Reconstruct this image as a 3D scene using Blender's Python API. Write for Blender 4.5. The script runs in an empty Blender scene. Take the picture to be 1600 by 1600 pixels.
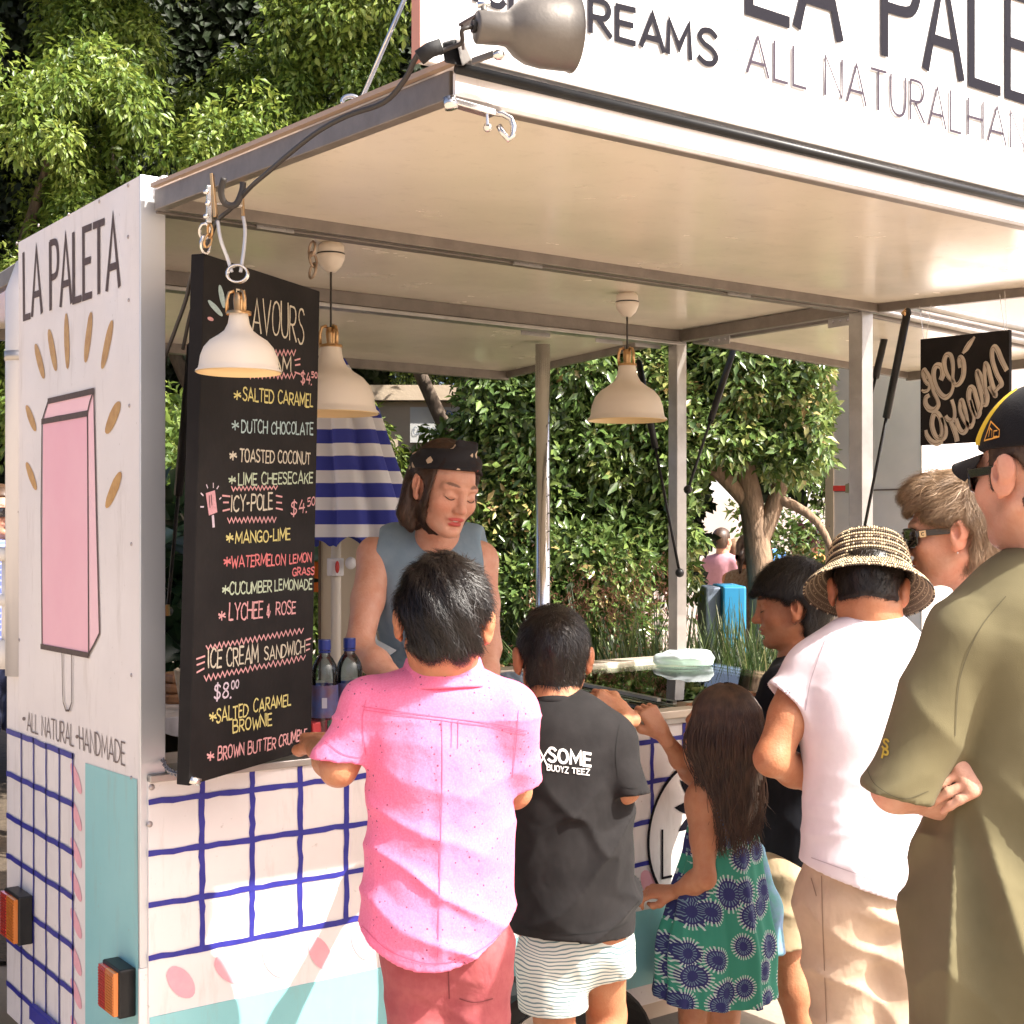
import bpy, bmesh, math, random
import numpy as np
from mathutils import Vector
from mathutils.bvhtree import BVHTree
random.seed(7); RNG = np.random.default_rng(7)
scn = bpy.context.scene
COL = scn.collection

# ---------------------------------------------------------------- camera, sky, sun, exposure
FPX = 2160.0; HOR = 828.0                    # focal length and horizon row for a 1600 px wide picture
CAM = np.array([-1.09, -2.80, 1.58])
FW = np.array([.592, .806, 0.]); FW /= np.linalg.norm(FW)
RT = np.array([FW[1], -FW[0], 0.])
UP = np.array([0., 0., 1.])
cd = bpy.data.cameras.new('camera'); cam = bpy.data.objects.new('camera', cd); COL.objects.link(cam)
cam.location = CAM
cam.rotation_euler = (math.radians(90), 0, math.atan2(-FW[0], FW[1]))
cd.sensor_width = 36; cd.lens = 36 * FPX / 1600; cd.shift_y = (HOR - 800) / 1600
cd.clip_start = .05; cd.clip_end = 400
scn.camera = cam

SUNV = np.array([-.43, .82, -1.0]); SUNV /= np.linalg.norm(SUNV)     # direction the light travels
el = math.asin(-SUNV[2])
wd = bpy.data.worlds.new('World'); scn.world = wd; wd.use_nodes = True
nt = wd.node_tree; nt.nodes.clear()
sky = nt.nodes.new('ShaderNodeTexSky'); sky.sky_type = 'NISHITA'; sky.sun_disc = False
sky.sun_elevation = el
sky.sun_rotation = math.atan2(-SUNV[0], -SUNV[1])
sky.air_density = .45; sky.dust_density = 6.0; sky.ozone_density = .3
bg = nt.nodes.new('ShaderNodeBackground'); bg.inputs['Strength'].default_value = .15
wo = nt.nodes.new('ShaderNodeOutputWorld')
nt.links.new(sky.outputs[0], bg.inputs[0]); nt.links.new(bg.outputs[0], wo.inputs[0])
sd = bpy.data.lights.new('sun', 'SUN'); sd.energy = 4.6; sd.angle = math.radians(.5); sd.color = (1, .95, .86)
so = bpy.data.objects.new('sun', sd); COL.objects.link(so); so.location = (3, -6, 8)
so.rotation_euler = Vector(-SUNV).to_track_quat('Z', 'Y').to_euler()
vs = scn.view_settings; vs.view_transform = 'Standard'; vs.look = 'None'; vs.gamma = 1; vs.exposure = 1.36
vs.use_curve_mapping = False
scn.render.engine = 'CYCLES'

# ---------------------------------------------------------------- places measured on the photograph
def AW(px): return nrm(FW + (px - 800)/FPX*RT)
def SD(px): d = AW(px); return np.array([d[1], -d[0], 0.])
def ray(px, py): return FW + (px - 800) / FPX * RT + (HOR - py) / FPX * UP
def W(px, py, F): return CAM + F * ray(px, py)
def on(px, py, n, c):
    n = np.array(n, float); d = ray(px, py)
    return CAM + d * ((c - n @ CAM) / (n @ d))
def onx(px, py, x=0.): return on(px, py, (1, 0, 0), x)
def ony(px, py, y=0.): return on(px, py, (0, 1, 0), y)
def onz(px, py, z=0.): return on(px, py, (0, 0, 1), z)
def V(*a): return np.array(a, float)
def nrm(v): v = np.asarray(v, float); return v / (np.linalg.norm(v) + 1e-12)

# ---------------------------------------------------------------- objects
ORG = {}
def thing(name, label, cat, loc=(0, 0, 0), group=None):
    o = bpy.data.objects.new(name, None); COL.objects.link(o); o.location = loc; o.empty_display_size = .1
    o['label'] = label; o['category'] = cat
    if group: o['group'] = group
    ORG[o.name] = np.array(loc, float)
    return o
def tag(o, label, cat, group=None):
    o['label'] = label; o['category'] = cat
    if group: o['group'] = group
    return o
def mesh_obj(name, v, f, mat, parent=None, smooth=False, loc=None, bevel=0, uv=None):
    v = np.asarray(v, float)
    org = ORG[parent.name] if parent is not None else (np.array(loc, float) if loc is not None else np.zeros(3))
    me = bpy.data.meshes.new(name)
    vv = v - org
    if isinstance(f, np.ndarray):
        nf, k = f.shape
        me.vertices.add(len(vv)); me.vertices.foreach_set('co', vv.astype(np.float32).ravel())
        me.loops.add(nf * k); me.loops.foreach_set('vertex_index', f.astype(np.int32).ravel())
        me.polygons.add(nf); me.polygons.foreach_set('loop_start', np.arange(0, nf * k, k, dtype=np.int32))
        me.update(calc_edges=True)
    else:
        me.from_pydata(vv.tolist(), [], [list(map(int, q)) for q in f])
    for m in (mat if isinstance(mat, (list, tuple)) else [mat]): me.materials.append(m)
    if smooth: me.polygons.foreach_set('use_smooth', np.ones(len(me.polygons), bool))
    me.update()
    o = bpy.data.objects.new(name, me); COL.objects.link(o)
    if parent is not None: o.parent = parent
    elif loc is not None: o.location = loc
    ORG[o.name] = org
    if bevel:
        b = o.modifiers.new('b', 'BEVEL'); b.width = bevel; b.segments = 2; b.limit_method = 'ANGLE'
    return o
def copy_tree(o, parent=None):
    c = o.copy(); COL.objects.link(c); c.parent = parent
    for ch in list(o.children): copy_tree(ch, c)
    return c
def struct(o): o['kind'] = 'structure'; return o
def stuff(o): o['kind'] = 'stuff'; return o

class MB:
    def __init__(s): s.v = []; s.f = []
    def add(s, v, f):
        n = len(s.v); s.v += [tuple(x) for x in v]; s.f += [tuple(i + n for i in q) for q in f]; return s
    def box(s, lo, hi):
        x0, y0, z0 = lo; x1, y1, z1 = hi
        return s.add([(x0,y0,z0),(x1,y0,z0),(x1,y1,z0),(x0,y1,z0),(x0,y0,z1),(x1,y0,z1),(x1,y1,z1),(x0,y1,z1)],
            [(0,3,2,1),(4,5,6,7),(0,1,5,4),(1,2,6,5),(2,3,7,6),(3,0,4,7)])
    def hexa(s, p):
        return s.add(p, [(0,3,2,1),(4,5,6,7),(0,1,5,4),(1,2,6,5),(2,3,7,6),(3,0,4,7)])
    def bar(s, a, b, w, h, up=(0, 0, 1)):
        a = np.array(a, float); b = np.array(b, float); d = nrm(b - a); sd_ = nrm(np.cross(d, up)); u = np.cross(sd_, d)
        q = [a - sd_*w/2 - u*h/2, a + sd_*w/2 - u*h/2, a + sd_*w/2 + u*h/2, a - sd_*w/2 + u*h/2]
        p = q + [x + (b - a) for x in q]
        return s.add(p, [(0,1,2,3),(7,6,5,4),(0,4,5,1),(1,5,6,2),(2,6,7,3),(3,7,4,0)])
    def tube(s, pts, r, n=10, caps=True):
        pts = [np.array(p, float) for p in pts]; m = len(pts)
        r = [r] * m if np.isscalar(r) else r
        d0 = nrm(pts[1] - pts[0]); u = nrm(np.cross(d0, (0.31, .17, 1) if abs(d0[2]) < .9 else (1, .1, 0)))
        base = len(s.v)
        for i, p in enumerate(pts):
            d = nrm((pts[min(i+1, m-1)] - pts[max(i-1, 0)]))
            u = nrm(u - d * (u @ d)); w = np.cross(d, u)
            for k in range(n):
                a = 2 * math.pi * k / n
                s.v.append(tuple(p + r[i] * (math.cos(a) * u + math.sin(a) * w)))
        for i in range(m - 1):
            for k in range(n):
                a = base + i*n + k; b = base + i*n + (k+1) % n
                s.f.append((a, b, b + n, a + n))
        if caps:
            s.f.append(tuple(base + k for k in range(n))[::-1]); s.f.append(tuple(base + (m-1)*n + k for k in range(n)))
        return s
    def lathe(s, prof, c, ax=(0, 0, 1), n=32, closed=False):
        ax = nrm(ax); u = nrm(np.cross(ax, (0.2, 1, .1) if abs(ax[2]) > .8 else (0, 0, 1))); w = np.cross(ax, u); c = np.array(c, float)
        base = len(s.v)
        for (r, h) in prof:
            for k in range(n):
                a = 2 * math.pi * k / n
                s.v.append(tuple(c + ax * h + r * (math.cos(a) * u + math.sin(a) * w)))
        for i in range(len(prof) - 1):
            for k in range(n):
                a = base + i*n + k; b = base + i*n + (k+1) % n
                s.f.append((a, b, b + n, a + n))
        return s
    def ball(s, c, r, n=12, m=8, sc=(1, 1, 1)):
        prof = [(math.sin(math.pi*i/m), -math.cos(math.pi*i/m)) for i in range(m+1)]
        base = len(s.v); c = np.array(c, float)
        for (rr, h) in prof:
            for k in range(n):
                a = 2*math.pi*k/n
                s.v.append((c[0]+r*sc[0]*rr*math.cos(a), c[1]+r*sc[1]*rr*math.sin(a), c[2]+r*sc[2]*h))
        for i in range(m):
            for k in range(n):
                a = base+i*n+k; b = base+i*n+(k+1) % n
                s.f.append((a, b, b+n, a+n))
        return s
    def build(s, name, mat, parent=None, **k): return mesh_obj(name, s.v, s.f, mat, parent, **k)

# ---------------------------------------------------------------- materials
def lin(c): 
    return tuple(x for x in c) + (1,)
def mat(name, col, rough=.6, metal=0, col2=None, nscale=8, bump=0, bscale=60, spec=.5, sheen=0, sss=0, coat=0, detail=4, stretch=None, rvar=0, trans=0, grime=0):
    m = bpy.data.materials.new(name); m.use_nodes = True; n = m.node_tree.nodes; l = m.node_tree.links
    p = n['Principled BSDF']
    p.inputs['Base Color'].default_value = lin(col); p.inputs['Roughness'].default_value = rough
    p.inputs['Metallic'].default_value = metal; p.inputs['Specular IOR Level'].default_value = spec
    if sheen: p.inputs['Sheen Weight'].default_value = sheen; p.inputs['Sheen Roughness'].default_value = .5
    if sss:
        p.inputs['Subsurface Weight'].default_value = sss; p.inputs['Subsurface Radius'].default_value = (.01, .0035, .0018); p.inputs['Subsurface Scale'].default_value = 1.0
    if coat: p.inputs['Coat Weight'].default_value = coat; p.inputs['Coat Roughness'].default_value = .15
    if trans: p.inputs['Transmission Weight'].default_value = trans
    tc = n.new('ShaderNodeTexCoord'); mp = n.new('ShaderNodeMapping'); l.new(tc.outputs['Object'], mp.inputs[0])
    if stretch: mp.inputs['Scale'].default_value = stretch
    if col2 is not None:
        t = n.new('ShaderNodeTexNoise'); t.inputs['Scale'].default_value = nscale; t.inputs['Detail'].default_value = detail; t.inputs['Roughness'].default_value = .6
        l.new(mp.outputs[0], t.inputs['Vector'])
        r = n.new('ShaderNodeValToRGB'); r.color_ramp.elements[0].position = .35; r.color_ramp.elements[1].position = .68
        r.color_ramp.elements[0].color = lin(col); r.color_ramp.elements[1].color = lin(col2)
        l.new(t.outputs['Fac'], r.inputs[0]); l.new(r.outputs[0], p.inputs['Base Color'])
    if grime:
        src = p.inputs['Base Color'].links[0].from_socket
        m2 = n.new('ShaderNodeMapping'); m2.inputs['Scale'].default_value = (9, 9, 1.6); l.new(tc.outputs['Object'], m2.inputs[0])
        g1 = n.new('ShaderNodeTexNoise'); g1.inputs['Scale'].default_value = 2.2; g1.inputs['Detail'].default_value = 8; g1.inputs['Roughness'].default_value = .7; l.new(m2.outputs[0], g1.inputs['Vector'])
        g2 = n.new('ShaderNodeTexNoise'); g2.inputs['Scale'].default_value = 70; g2.inputs['Detail'].default_value = 3; l.new(tc.outputs['Object'], g2.inputs['Vector'])
        r1 = n.new('ShaderNodeMapRange'); r1.inputs['From Min'].default_value = .55; r1.inputs['From Max'].default_value = .78; l.new(g1.outputs['Fac'], r1.inputs[0])
        r2 = n.new('ShaderNodeMapRange'); r2.inputs['From Min'].default_value = .69; r2.inputs['From Max'].default_value = .76; l.new(g2.outputs['Fac'], r2.inputs[0])
        ad = n.new('ShaderNodeMath'); ad.operation = 'MAXIMUM'; l.new(r1.outputs[0], ad.inputs[0]); l.new(r2.outputs[0], ad.inputs[1])
        ml = n.new('ShaderNodeMath'); ml.operation = 'MULTIPLY'; ml.inputs[1].default_value = grime; l.new(ad.outputs[0], ml.inputs[0])
        gx = n.new('ShaderNodeMix'); gx.data_type = 'RGBA'; l.new(ml.outputs[0], gx.inputs['Factor']); l.new(src, gx.inputs['A']); gx.inputs['B'].default_value = (.30, .24, .19, 1); l.new(gx.outputs['Result'], p.inputs['Base Color'])
    if rvar:
        t3 = n.new('ShaderNodeTexNoise'); t3.inputs['Scale'].default_value = 5; t3.inputs['Detail'].default_value = 6
        l.new(mp.outputs[0], t3.inputs['Vector'])
        mr = n.new('ShaderNodeMapRange'); mr.inputs['To Min'].default_value = max(0, rough - rvar); mr.inputs['To Max'].default_value = rough + rvar
        mr.inputs['From Min'].default_value = .3; mr.inputs['From Max'].default_value = .7
        l.new(t3.outputs['Fac'], mr.inputs[0]); l.new(mr.outputs[0], p.inputs['Roughness'])
    if bump:
        t2 = n.new('ShaderNodeTexNoise'); t2.inputs['Scale'].default_value = bscale; t2.inputs['Detail'].default_value = 5
        l.new(mp.outputs[0], t2.inputs['Vector'])
        b = n.new('ShaderNodeBump'); b.inputs['Strength'].default_value = bump; b.inputs['Distance'].default_value = .01
        l.new(t2.outputs['Fac'], b.inputs['Height']); l.new(b.outputs[0], p.inputs['Normal'])
    return m
def fabric(name, col, col2=None, weave=600, wstr=.25, wr=.35, wrs=14, rough=.9, sheen=.04, nscale=20):
    """cloth: fine weave plus soft crumple"""
    m = mat(name, col, rough, col2=col2 or tuple(min(1, c*1.12+.003) for c in col), nscale=nscale, sheen=sheen, spec=.2)
    n = m.node_tree.nodes; l = m.node_tree.links; p = n['Principled BSDF']
    tc = n.new('ShaderNodeTexCoord')
    a = n.new('ShaderNodeTexNoise'); a.inputs['Scale'].default_value = weave; a.inputs['Detail'].default_value = 2
    c = n.new('ShaderNodeTexNoise'); c.inputs['Scale'].default_value = wrs; c.inputs['Detail'].default_value = 3; c.inputs['Roughness'].default_value = .5; c.inputs['Distortion'].default_value = .25
    mpn = n.new('ShaderNodeMapping'); mpn.inputs['Scale'].default_value = (1, 1, .8)
    l.new(tc.outputs['Object'], a.inputs['Vector']); l.new(tc.outputs['Object'], mpn.inputs[0]); l.new(mpn.outputs[0], c.inputs['Vector'])
    b1 = n.new('ShaderNodeBump'); b1.inputs['Strength'].default_value = wstr; b1.inputs['Distance'].default_value = .001
    b2 = n.new('ShaderNodeBump'); b2.inputs['Strength'].default_value = wr; b2.inputs['Distance'].default_value = .012
    l.new(a.outputs['Fac'], b1.inputs['Height']); l.new(c.outputs['Fac'], b2.inputs['Height'])
    l.new(b2.outputs[0], b1.inputs['Normal']); l.new(b1.outputs[0], p.inputs['Normal'])
    return m

WHITE = mat('white_paint', (.76, .715, .70), .42, col2=(.70, .655, .64), nscale=4, detail=9, bump=.05, bscale=30, rvar=.1, grime=.38)
CREAM = mat('cream_ceiling', (.78, .70, .585), .22, col2=(.76, .68, .56), nscale=1.5, rvar=.06, spec=.6, grime=.22)
ALU = mat('aluminium', (.44, .42, .40), .38, .8, col2=(.36, .34, .32), nscale=14, bump=.05, bscale=120, rvar=.1)
ALUD = mat('dull_aluminium', (.22, .19, .165), .45, .45, col2=(.17, .145, .125), nscale=18, bump=.06, bscale=90)
STEEL = mat('bright_steel', (.72, .70, .68), .18, 1, rvar=.1)
BLUE = mat('blue_paint', (.018, .018, .22), .5, col2=(.026, .026, .27), nscale=40)
TEAL = mat('teal_paint', (.22, .50, .52), .42, col2=(.25, .53, .55), nscale=4, bump=.02, bscale=40, grime=.35)
PINKP = mat('pink_paint', (.72, .34, .40), .5, col2=(.76, .39, .44), nscale=30)
PINKPOP = mat('popsicle_pink_paint', (.80, .42, .50), .5, col2=(.82, .46, .53), nscale=6)
PINKLT = mat('light_pink_paint', (.84, .52, .58), .5, col2=(.85, .56, .60), nscale=6)
BROWN = mat('dark_brown_paint', (.055, .032, .028), .6, col2=(.085, .05, .042), nscale=60)
GREYP = mat('grey_brown_paint', (.16, .12, .11), .6)
INK = mat('sign_ink', (.006, .005, .010), .6, spec=.1)
INKG = mat('fine_grey_ink', (.045, .035, .05), .6, spec=.1)
GOLD = mat('gold_leaf_paint', (.60, .34, .10), .38, .35, col2=(.48, .24, .06), nscale=40, bump=.1, bscale=80)
BLACK = mat('black_plastic', (.008, .008, .009), .4, spec=.3, col2=(.014, .014, .014), nscale=20)
RUBBER = mat('black_rubber', (.010, .010, .011), .75, bump=.15, bscale=80)
CABLE = mat('black_cable', (.03, .025, .022), .55)
SALMON = mat('salmon_edge', (.55, .26, .20), .6)
BEIGE = mat('beige_skirt', (.52, .42, .33), .6, col2=(.47, .38, .30), nscale=6)
OLIVEB = mat('olive_board', (.14, .12, .07), .7, col2=(.18, .15, .09), nscale=10)
BRASS = mat('brass', (.62, .40, .20), .28, 1, col2=(.5, .3, .14), nscale=25)
RIVET = mat('rivet', (.40, .36, .36), .4, .8)

# ---------------------------------------------------------------- hand-made stroke lettering
def cat(pts, n=6):
    p = [np.array(q, float) for q in pts]; out = []
    for i in range(len(p) - 1):
        p0 = p[max(i-1, 0)]; p1 = p[i]; p2 = p[i+1]; p3 = p[min(i+2, len(p)-1)]
        for k in range(n):
            t = k / n
            out.append(.5 * ((2*p1) + (-p0+p2)*t + (2*p0-5*p1+4*p2-p3)*t*t + (-p0+3*p1-3*p2+p3)*t**3))
    out.append(p[-1]); return out
C_ = lambda *p: ('c', p)
L_ = lambda *p: ('l', p)
GL = {
'A': (.62, [L_((0,0),(.31,1),(.62,0)), L_((.1,.3),(.52,.3))]),
'B': (.5, [L_((0,0),(0,1)), C_((0,1),(.35,.98),(.43,.76),(.33,.55),(0,.52)), C_((0,.52),(.4,.5),(.5,.26),(.38,.03),(0,0))]),
'C': (.52, [C_((.5,.85),(.38,.98),(.2,.98),(.03,.72),(0,.45),(.06,.15),(.22,.01),(.4,.02),(.52,.16))]),
'D': (.55, [L_((0,0),(0,1)), C_((0,1),(.3,.95),(.52,.68),(.53,.38),(.33,.06),(0,0))]),
'E': (.42, [L_((.42,1),(0,1),(0,0),(.42,0)), L_((0,.52),(.36,.52))]),
'F': (.4, [L_((.4,1),(0,1),(0,0)), L_((0,.52),(.34,.52))]),
'G': (.55, [C_((.5,.85),(.36,.99),(.16,.95),(.01,.6),(.05,.2),(.25,0),(.46,.08),(.53,.3)), L_((.53,.42),(.53,.0)), L_((.53,.42),(.3,.42))]),
'H': (.5, [L_((0,0),(0,1)), L_((.5,0),(.5,1)), L_((0,.5),(.5,.5))]),
'I': (.04, [L_((0,0),(0,1))]),
'K': (.48, [L_((0,0),(0,1)), L_((.46,1),(0,.42)), L_((.14,.58),(.48,0))]),
'L': (.4, [L_((0,1),(0,0),(.4,0))]),
'M': (.66, [L_((0,0),(.04,1),(.33,.25),(.62,1),(.66,0))]),
'N': (.54, [L_((0,0),(0,1),(.54,0),(.54,1))]),
'O': (.55, [C_((.27,1),(.08,.88),(0,.5),(.08,.12),(.27,0),(.46,.12),(.55,.5),(.46,.88),(.27,1))]),
'P': (.46, [L_((0,0),(0,1)), C_((0,1),(.36,.97),(.46,.74),(.36,.5),(0,.47))]),
'R': (.5, [L_((0,0),(0,1)), C_((0,1),(.36,.97),(.46,.74),(.34,.5),(0,.47)), L_((.16,.47),(.5,0))]),
'S': (.46, [C_((.44,.86),(.3,1),(.1,.96),(.03,.76),(.14,.58),(.33,.46),(.45,.26),(.36,.05),(.17,0),(0,.13))]),
'T': (.52, [L_((0,1),(.52,1)), L_((.26,1),(.26,0))]),
'U': (.52, [C_((0,1),(.0,.4),(.07,.1),(.26,0),(.45,.1),(.52,.4),(.52,1))]),
'V': (.56, [L_((0,1),(.28,0),(.56,1))]),
'W': (.74, [L_((0,1),(.18,0),(.37,.7),(.56,0),(.74,1))]),
'X': (.5, [L_((0,0),(.5,1)), L_((0,1),(.5,0))]),
'Y': (.52, [L_((0,1),(.26,.5),(.52,1)), L_((.26,.5),(.26,0))]),
'Z': (.48, [L_((0,1),(.48,1),(0,0),(.48,0))]),
'$': (.46, [C_((.44,.8),(.3,.92),(.08,.86),(.06,.66),(.24,.52),(.42,.34),(.36,.12),(.16,.08),(0,.2)), L_((.24,1.08),(.2,-.08))]),
'4': (.46, [L_((.2,.95),(.02,.38),(.46,.38)), L_((.34,.7),(.32,0))]),
'5': (.42, [L_((.4,1),(.06,1),(.04,.58)), C_((.04,.58),(.3,.62),(.42,.34),(.28,.04),(0,.06))]),
'8': (.44, [C_((.22,.53),(.05,.7),(.1,.95),(.26,1),(.4,.84),(.3,.6),(.08,.36),(.02,.14),(.2,0),(.4,.12),(.38,.36),(.22,.53))]),
'0': (.46, [C_((.23,1),(.04,.8),(0,.4),(.14,.02),(.34,.04),(.46,.5),(.36,.92),(.23,1))]),
'.': (.04, [L_((0,0),(.05,.04))]),
'-': (.3, [L_((.02,.45),(.28,.48))]),
'&': (.5, [L_((.28,.8),(.12,.75),(.1,.5),(.3,.46)), L_((.1,.5),(.04,.15),(.3,.05),(.42,.4)), L_((.24,.95),(.2,-.1))]),
'*': (.42, [L_((.2,.85),(.2,.15)), L_((0,.62),(.42,.4)), L_((.02,.32),(.38,.68))]),
' ': (.28, []),
}
def ribbon(mb, pts, w, nrm_):
    """flat painted stroke of width w along pts, lying in the surface with normal nrm_"""
    p = [np.array(q, float) for q in pts]; n = len(p); L = []; R = []
    for i in range(n):
        a = nrm(p[i] - p[i-1]) if i else None; b = nrm(p[i+1] - p[i]) if i < n-1 else None
        d = nrm(a + b) if (a is not None and b is not None and np.linalg.norm(a+b) > .3) else (a if a is not None else b)
        s = np.cross(nrm_, d); k = 1.0
        if a is not None and b is not None:
            k = 1 / max(.45, abs(float(s @ np.cross(nrm_, b))))
        ww = (w[i] if not np.isscalar(w) else w) / 2 * k
        e = d * (ww * .5 if i in (0, n-1) else 0); e = -e if i == 0 else e
        L.append(p[i] + s*ww + e); R.append(p[i] - s*ww + e)
    mb.add(L + R, [(i, i+1, n+i+1, n+i) for i in range(n-1)])
def text_on(mb, txt, proj, quad, w, nrm_, lift=.0012, gap=.16, jit=0, wj=0, seed=0, slant=0):
    """write txt inside the picture quad (BL,BR,TR,TL) carried to a surface by proj(px,py)"""
    rr = random.Random(seed + len(txt)); adv = []; x = 0
    for ch in txt:
        g = GL[ch]; adv.append(x); x += g[0] + gap
    tot = x - gap
    BL, BR, TR, TL = [proj(*q) + nrm_ * lift for q in quad]
    H = np.linalg.norm(TL - BL)
    for ch, x0 in zip(txt, adv):
        jy = rr.uniform(-jit, jit); js = 1 + rr.uniform(-jit, jit) * 1.3; jr = rr.uniform(-jit, jit) * .8
        for kind, pp in GL[ch][1]:
            pts = cat(pp, 5) if kind == 'c' else [np.array(q, float) for q in pp]
            if jit and kind == 'l':
                q2 = []
                for i in range(len(pts)-1):
                    for k in range(3): q2.append(pts[i] + (pts[i+1]-pts[i]) * k/3 + (np.array([rr.uniform(-1, 1), rr.uniform(-1, 1)]) * .014))
                pts = q2 + [pts[-1]]
            out = []
            for (a, b) in pts:
                b2 = b * js + jy; a2 = a + jr * b + slant * b
                u = (x0 + a2) / tot; v = b2
                out.append((BL*(1-u) + BR*u)*(1-v) + (TL*(1-u) + TR*u)*v)
            ws = [w * (1 + rr.uniform(-wj, wj)) for _ in out]; kk = getattr(mb, 'k', 0); mb.k = (kk + 1) % 4
            ribbon(mb, [q + nrm_*.00022*kk for q in out], ws, nrm_)
def zigzag(mb, proj, a, b, amp, n, w, nrm_, lift=.0012, seed=1):
    rr = random.Random(seed); pts = []
    for i in range(n*2+1):
        t = i / (n*2); px = a[0] + (b[0]-a[0])*t; py = a[1] + (b[1]-a[1])*t + (amp if i % 2 else -amp) * rr.uniform(.7, 1.15)
        pts.append(proj(px, py) + nrm_*lift)
    ribbon(mb, pts, w, nrm_)
def blob(mb, proj, a, b, wid, nrm_, lift=.0012, n=18, seed=0, sharp=1.0):
    """painted leaf / oval between picture points a and b"""
    rr = random.Random(seed); a = np.array(a, float); b = np.array(b, float); c = (a+b)/2; d = (b-a)/2; s = np.array([-d[1], d[0]]) / np.linalg.norm(d) * wid/2
    pts = []
    for k in range(n):
        t = 2*math.pi*k/n; q = c + d*math.cos(t) + s*math.copysign(abs(math.sin(t))**sharp, math.sin(t)) * (1+rr.uniform(-.05, .05))
        pts.append(proj(*q) + nrm_*lift)
    mb.add(pts, [tuple(range(n))])
def poly(mb, proj, pts, nrm_, lift=.0012):
    mb.add([proj(*p) + nrm_*lift for p in pts], [tuple(range(len(pts)))])
# ================================================================ THE TRAILER
HZ = 2.29                                     # ceiling height
LEN = 2.32; DEP = .82
T = thing('food_trailer', 'white ice cream trailer with blue painted grid and pink popsicle, awning flaps raised', 'food trailer', (1.1, .4, 0))
NX = V(-1, 0, 0); NY = V(0, -1, 0)
# end panel, upper and lower
pe = MB().box((0, .0, .30), (.03, .845, 2.325)).build('end_panel', WHITE, T)
x0 = lambda px, py: onx(px, py, 0.0)
xl = lambda px, py: onx(px, py, -.000)
MB().box((-.0, .846, .30), (.03, .945, 1.199)).build('lower_end_panel', WHITE, T)
# rounded rear corner post, corner strips
mb = MB()
mb.tube([(.01, .875, 1.2), (.01, .875, 2.20), (.03, .872, 2.26), (.09, .87, 2.30), (.4, .87, 2.305)], .034, 14)
mb.build('rounded_corner_post', mat('silver_paint', (.62, .60, .60), .35, .3), T, smooth=True)
MB().tube([(.01, .875, 2.02), (.01, .875, 2.045)], .0365, 14).build('corner_clamp', ALU, T, smooth=True)
MB().box((-.004, -.006, .66), (.052, .0, 2.325)).build('corner_strip', mat('corner_strip_metal', (.60, .61, .63), .38, .55, rvar=.08), T, bevel=.002)
MB().box((-.006, -.007, .30), (.012, .0, .66)).build('corner_strip', WHITE, T)
# painted decoration of the end panel
def pz(m, *a, **k): blob(m, x0, *a, nrm_=NX, **k)
mb = MB()
text_on(mb, 'LA PALETA', x0, ((38,497),(187,446),(187,337),(37,397)), .0165, NX, gap=.14)
mb.build('panel_lettering', BROWN, T)
mb = MB()
text_on(mb, 'ALL NATURAL', x0, ((43,1141),(116,1166),(116,1133),(43,1113)), .0042, NX, gap=.15)
text_on(mb, 'HANDMADE', x0, ((125,1170),(196,1196),(196,1161),(124,1135)), .0042, NX, gap=.15)
blob(mb, x0, (38,1120), (38,1126), 5, NX); blob(mb, x0, (121,1148), (121,1154), 5, NX)
mb.build('small_lettering', GREYP, T)
rays = [((56,537),(69,592),9), ((77,514),(88,580),9), ((104,489),(106,577),8), ((143,487),(134,567),9), ((176,500),(160,577),10),
        ((42,633),(56,674),9), ((187,627),(167,678),14), ((42,722),(57,766),9), ((189,737),(167,794),13)]
for i, (a, b, w) in enumerate(rays):
    m = MB(); blob(m, x0, a, b, w, NX, seed=i, sharp=.85); m.build('gold_ray', GOLD, T)
m = MB(); poly(m, x0, [(68,659),(138,647),(139,1023),(66,1008)], NX); pop = m.build('popsicle_painting', PINKPOP, T)
m = MB(); poly(m, x0, [(68,659),(77,628),(147,612),(138,647)], NX, .0013); poly(m, x0, [(138,647),(147,612),(157,989),(139,1023)], NX, .0013)
m.build('popsicle_side', PINKLT, pop)
m = MB()
LC = [0]
def lp(pts, w, md=m): LC[0] += 1; ribbon(md, [x0(*p) + NX*(.0022 + .0002*LC[0]) for p in pts], w, NX)
lp([(67,1009),(65.5,800),(67,658),(90,652),(138,645),(139,820),(140,1022),(100,1016),(66,1008)], .007)
lp([(67,659),(71,645),(77,627),(110,619),(148,611)], .008); lp([(138,646),(142,628),(148,611),(152,800),(157,990),(148,1008),(139,1024)], .006)
lp([(67,659),(100,653),(138,646)], .014); lp([(77,627),(148,611)], .014); lp([(66,1010),(140,1024)], .013)
lp([(99,1017),(100,1080),(101,1097),(105,1110),(110,1110),(114,1098),(114,1020)], .005)
m.build('popsicle_outline', BROWN, pop)
# teal field, grid and pink dashes of the lower end panel
m = MB(); poly(m, xl, [(134,1192),(215,1218),(218,1620),(222,1700),(134,1660)], NX)
pts = [(0 , 0)]
m.build('teal_field', TEAL, T)
m = MB()
def yz(y, z, x=-.0025): return V(x, y, z)
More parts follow.
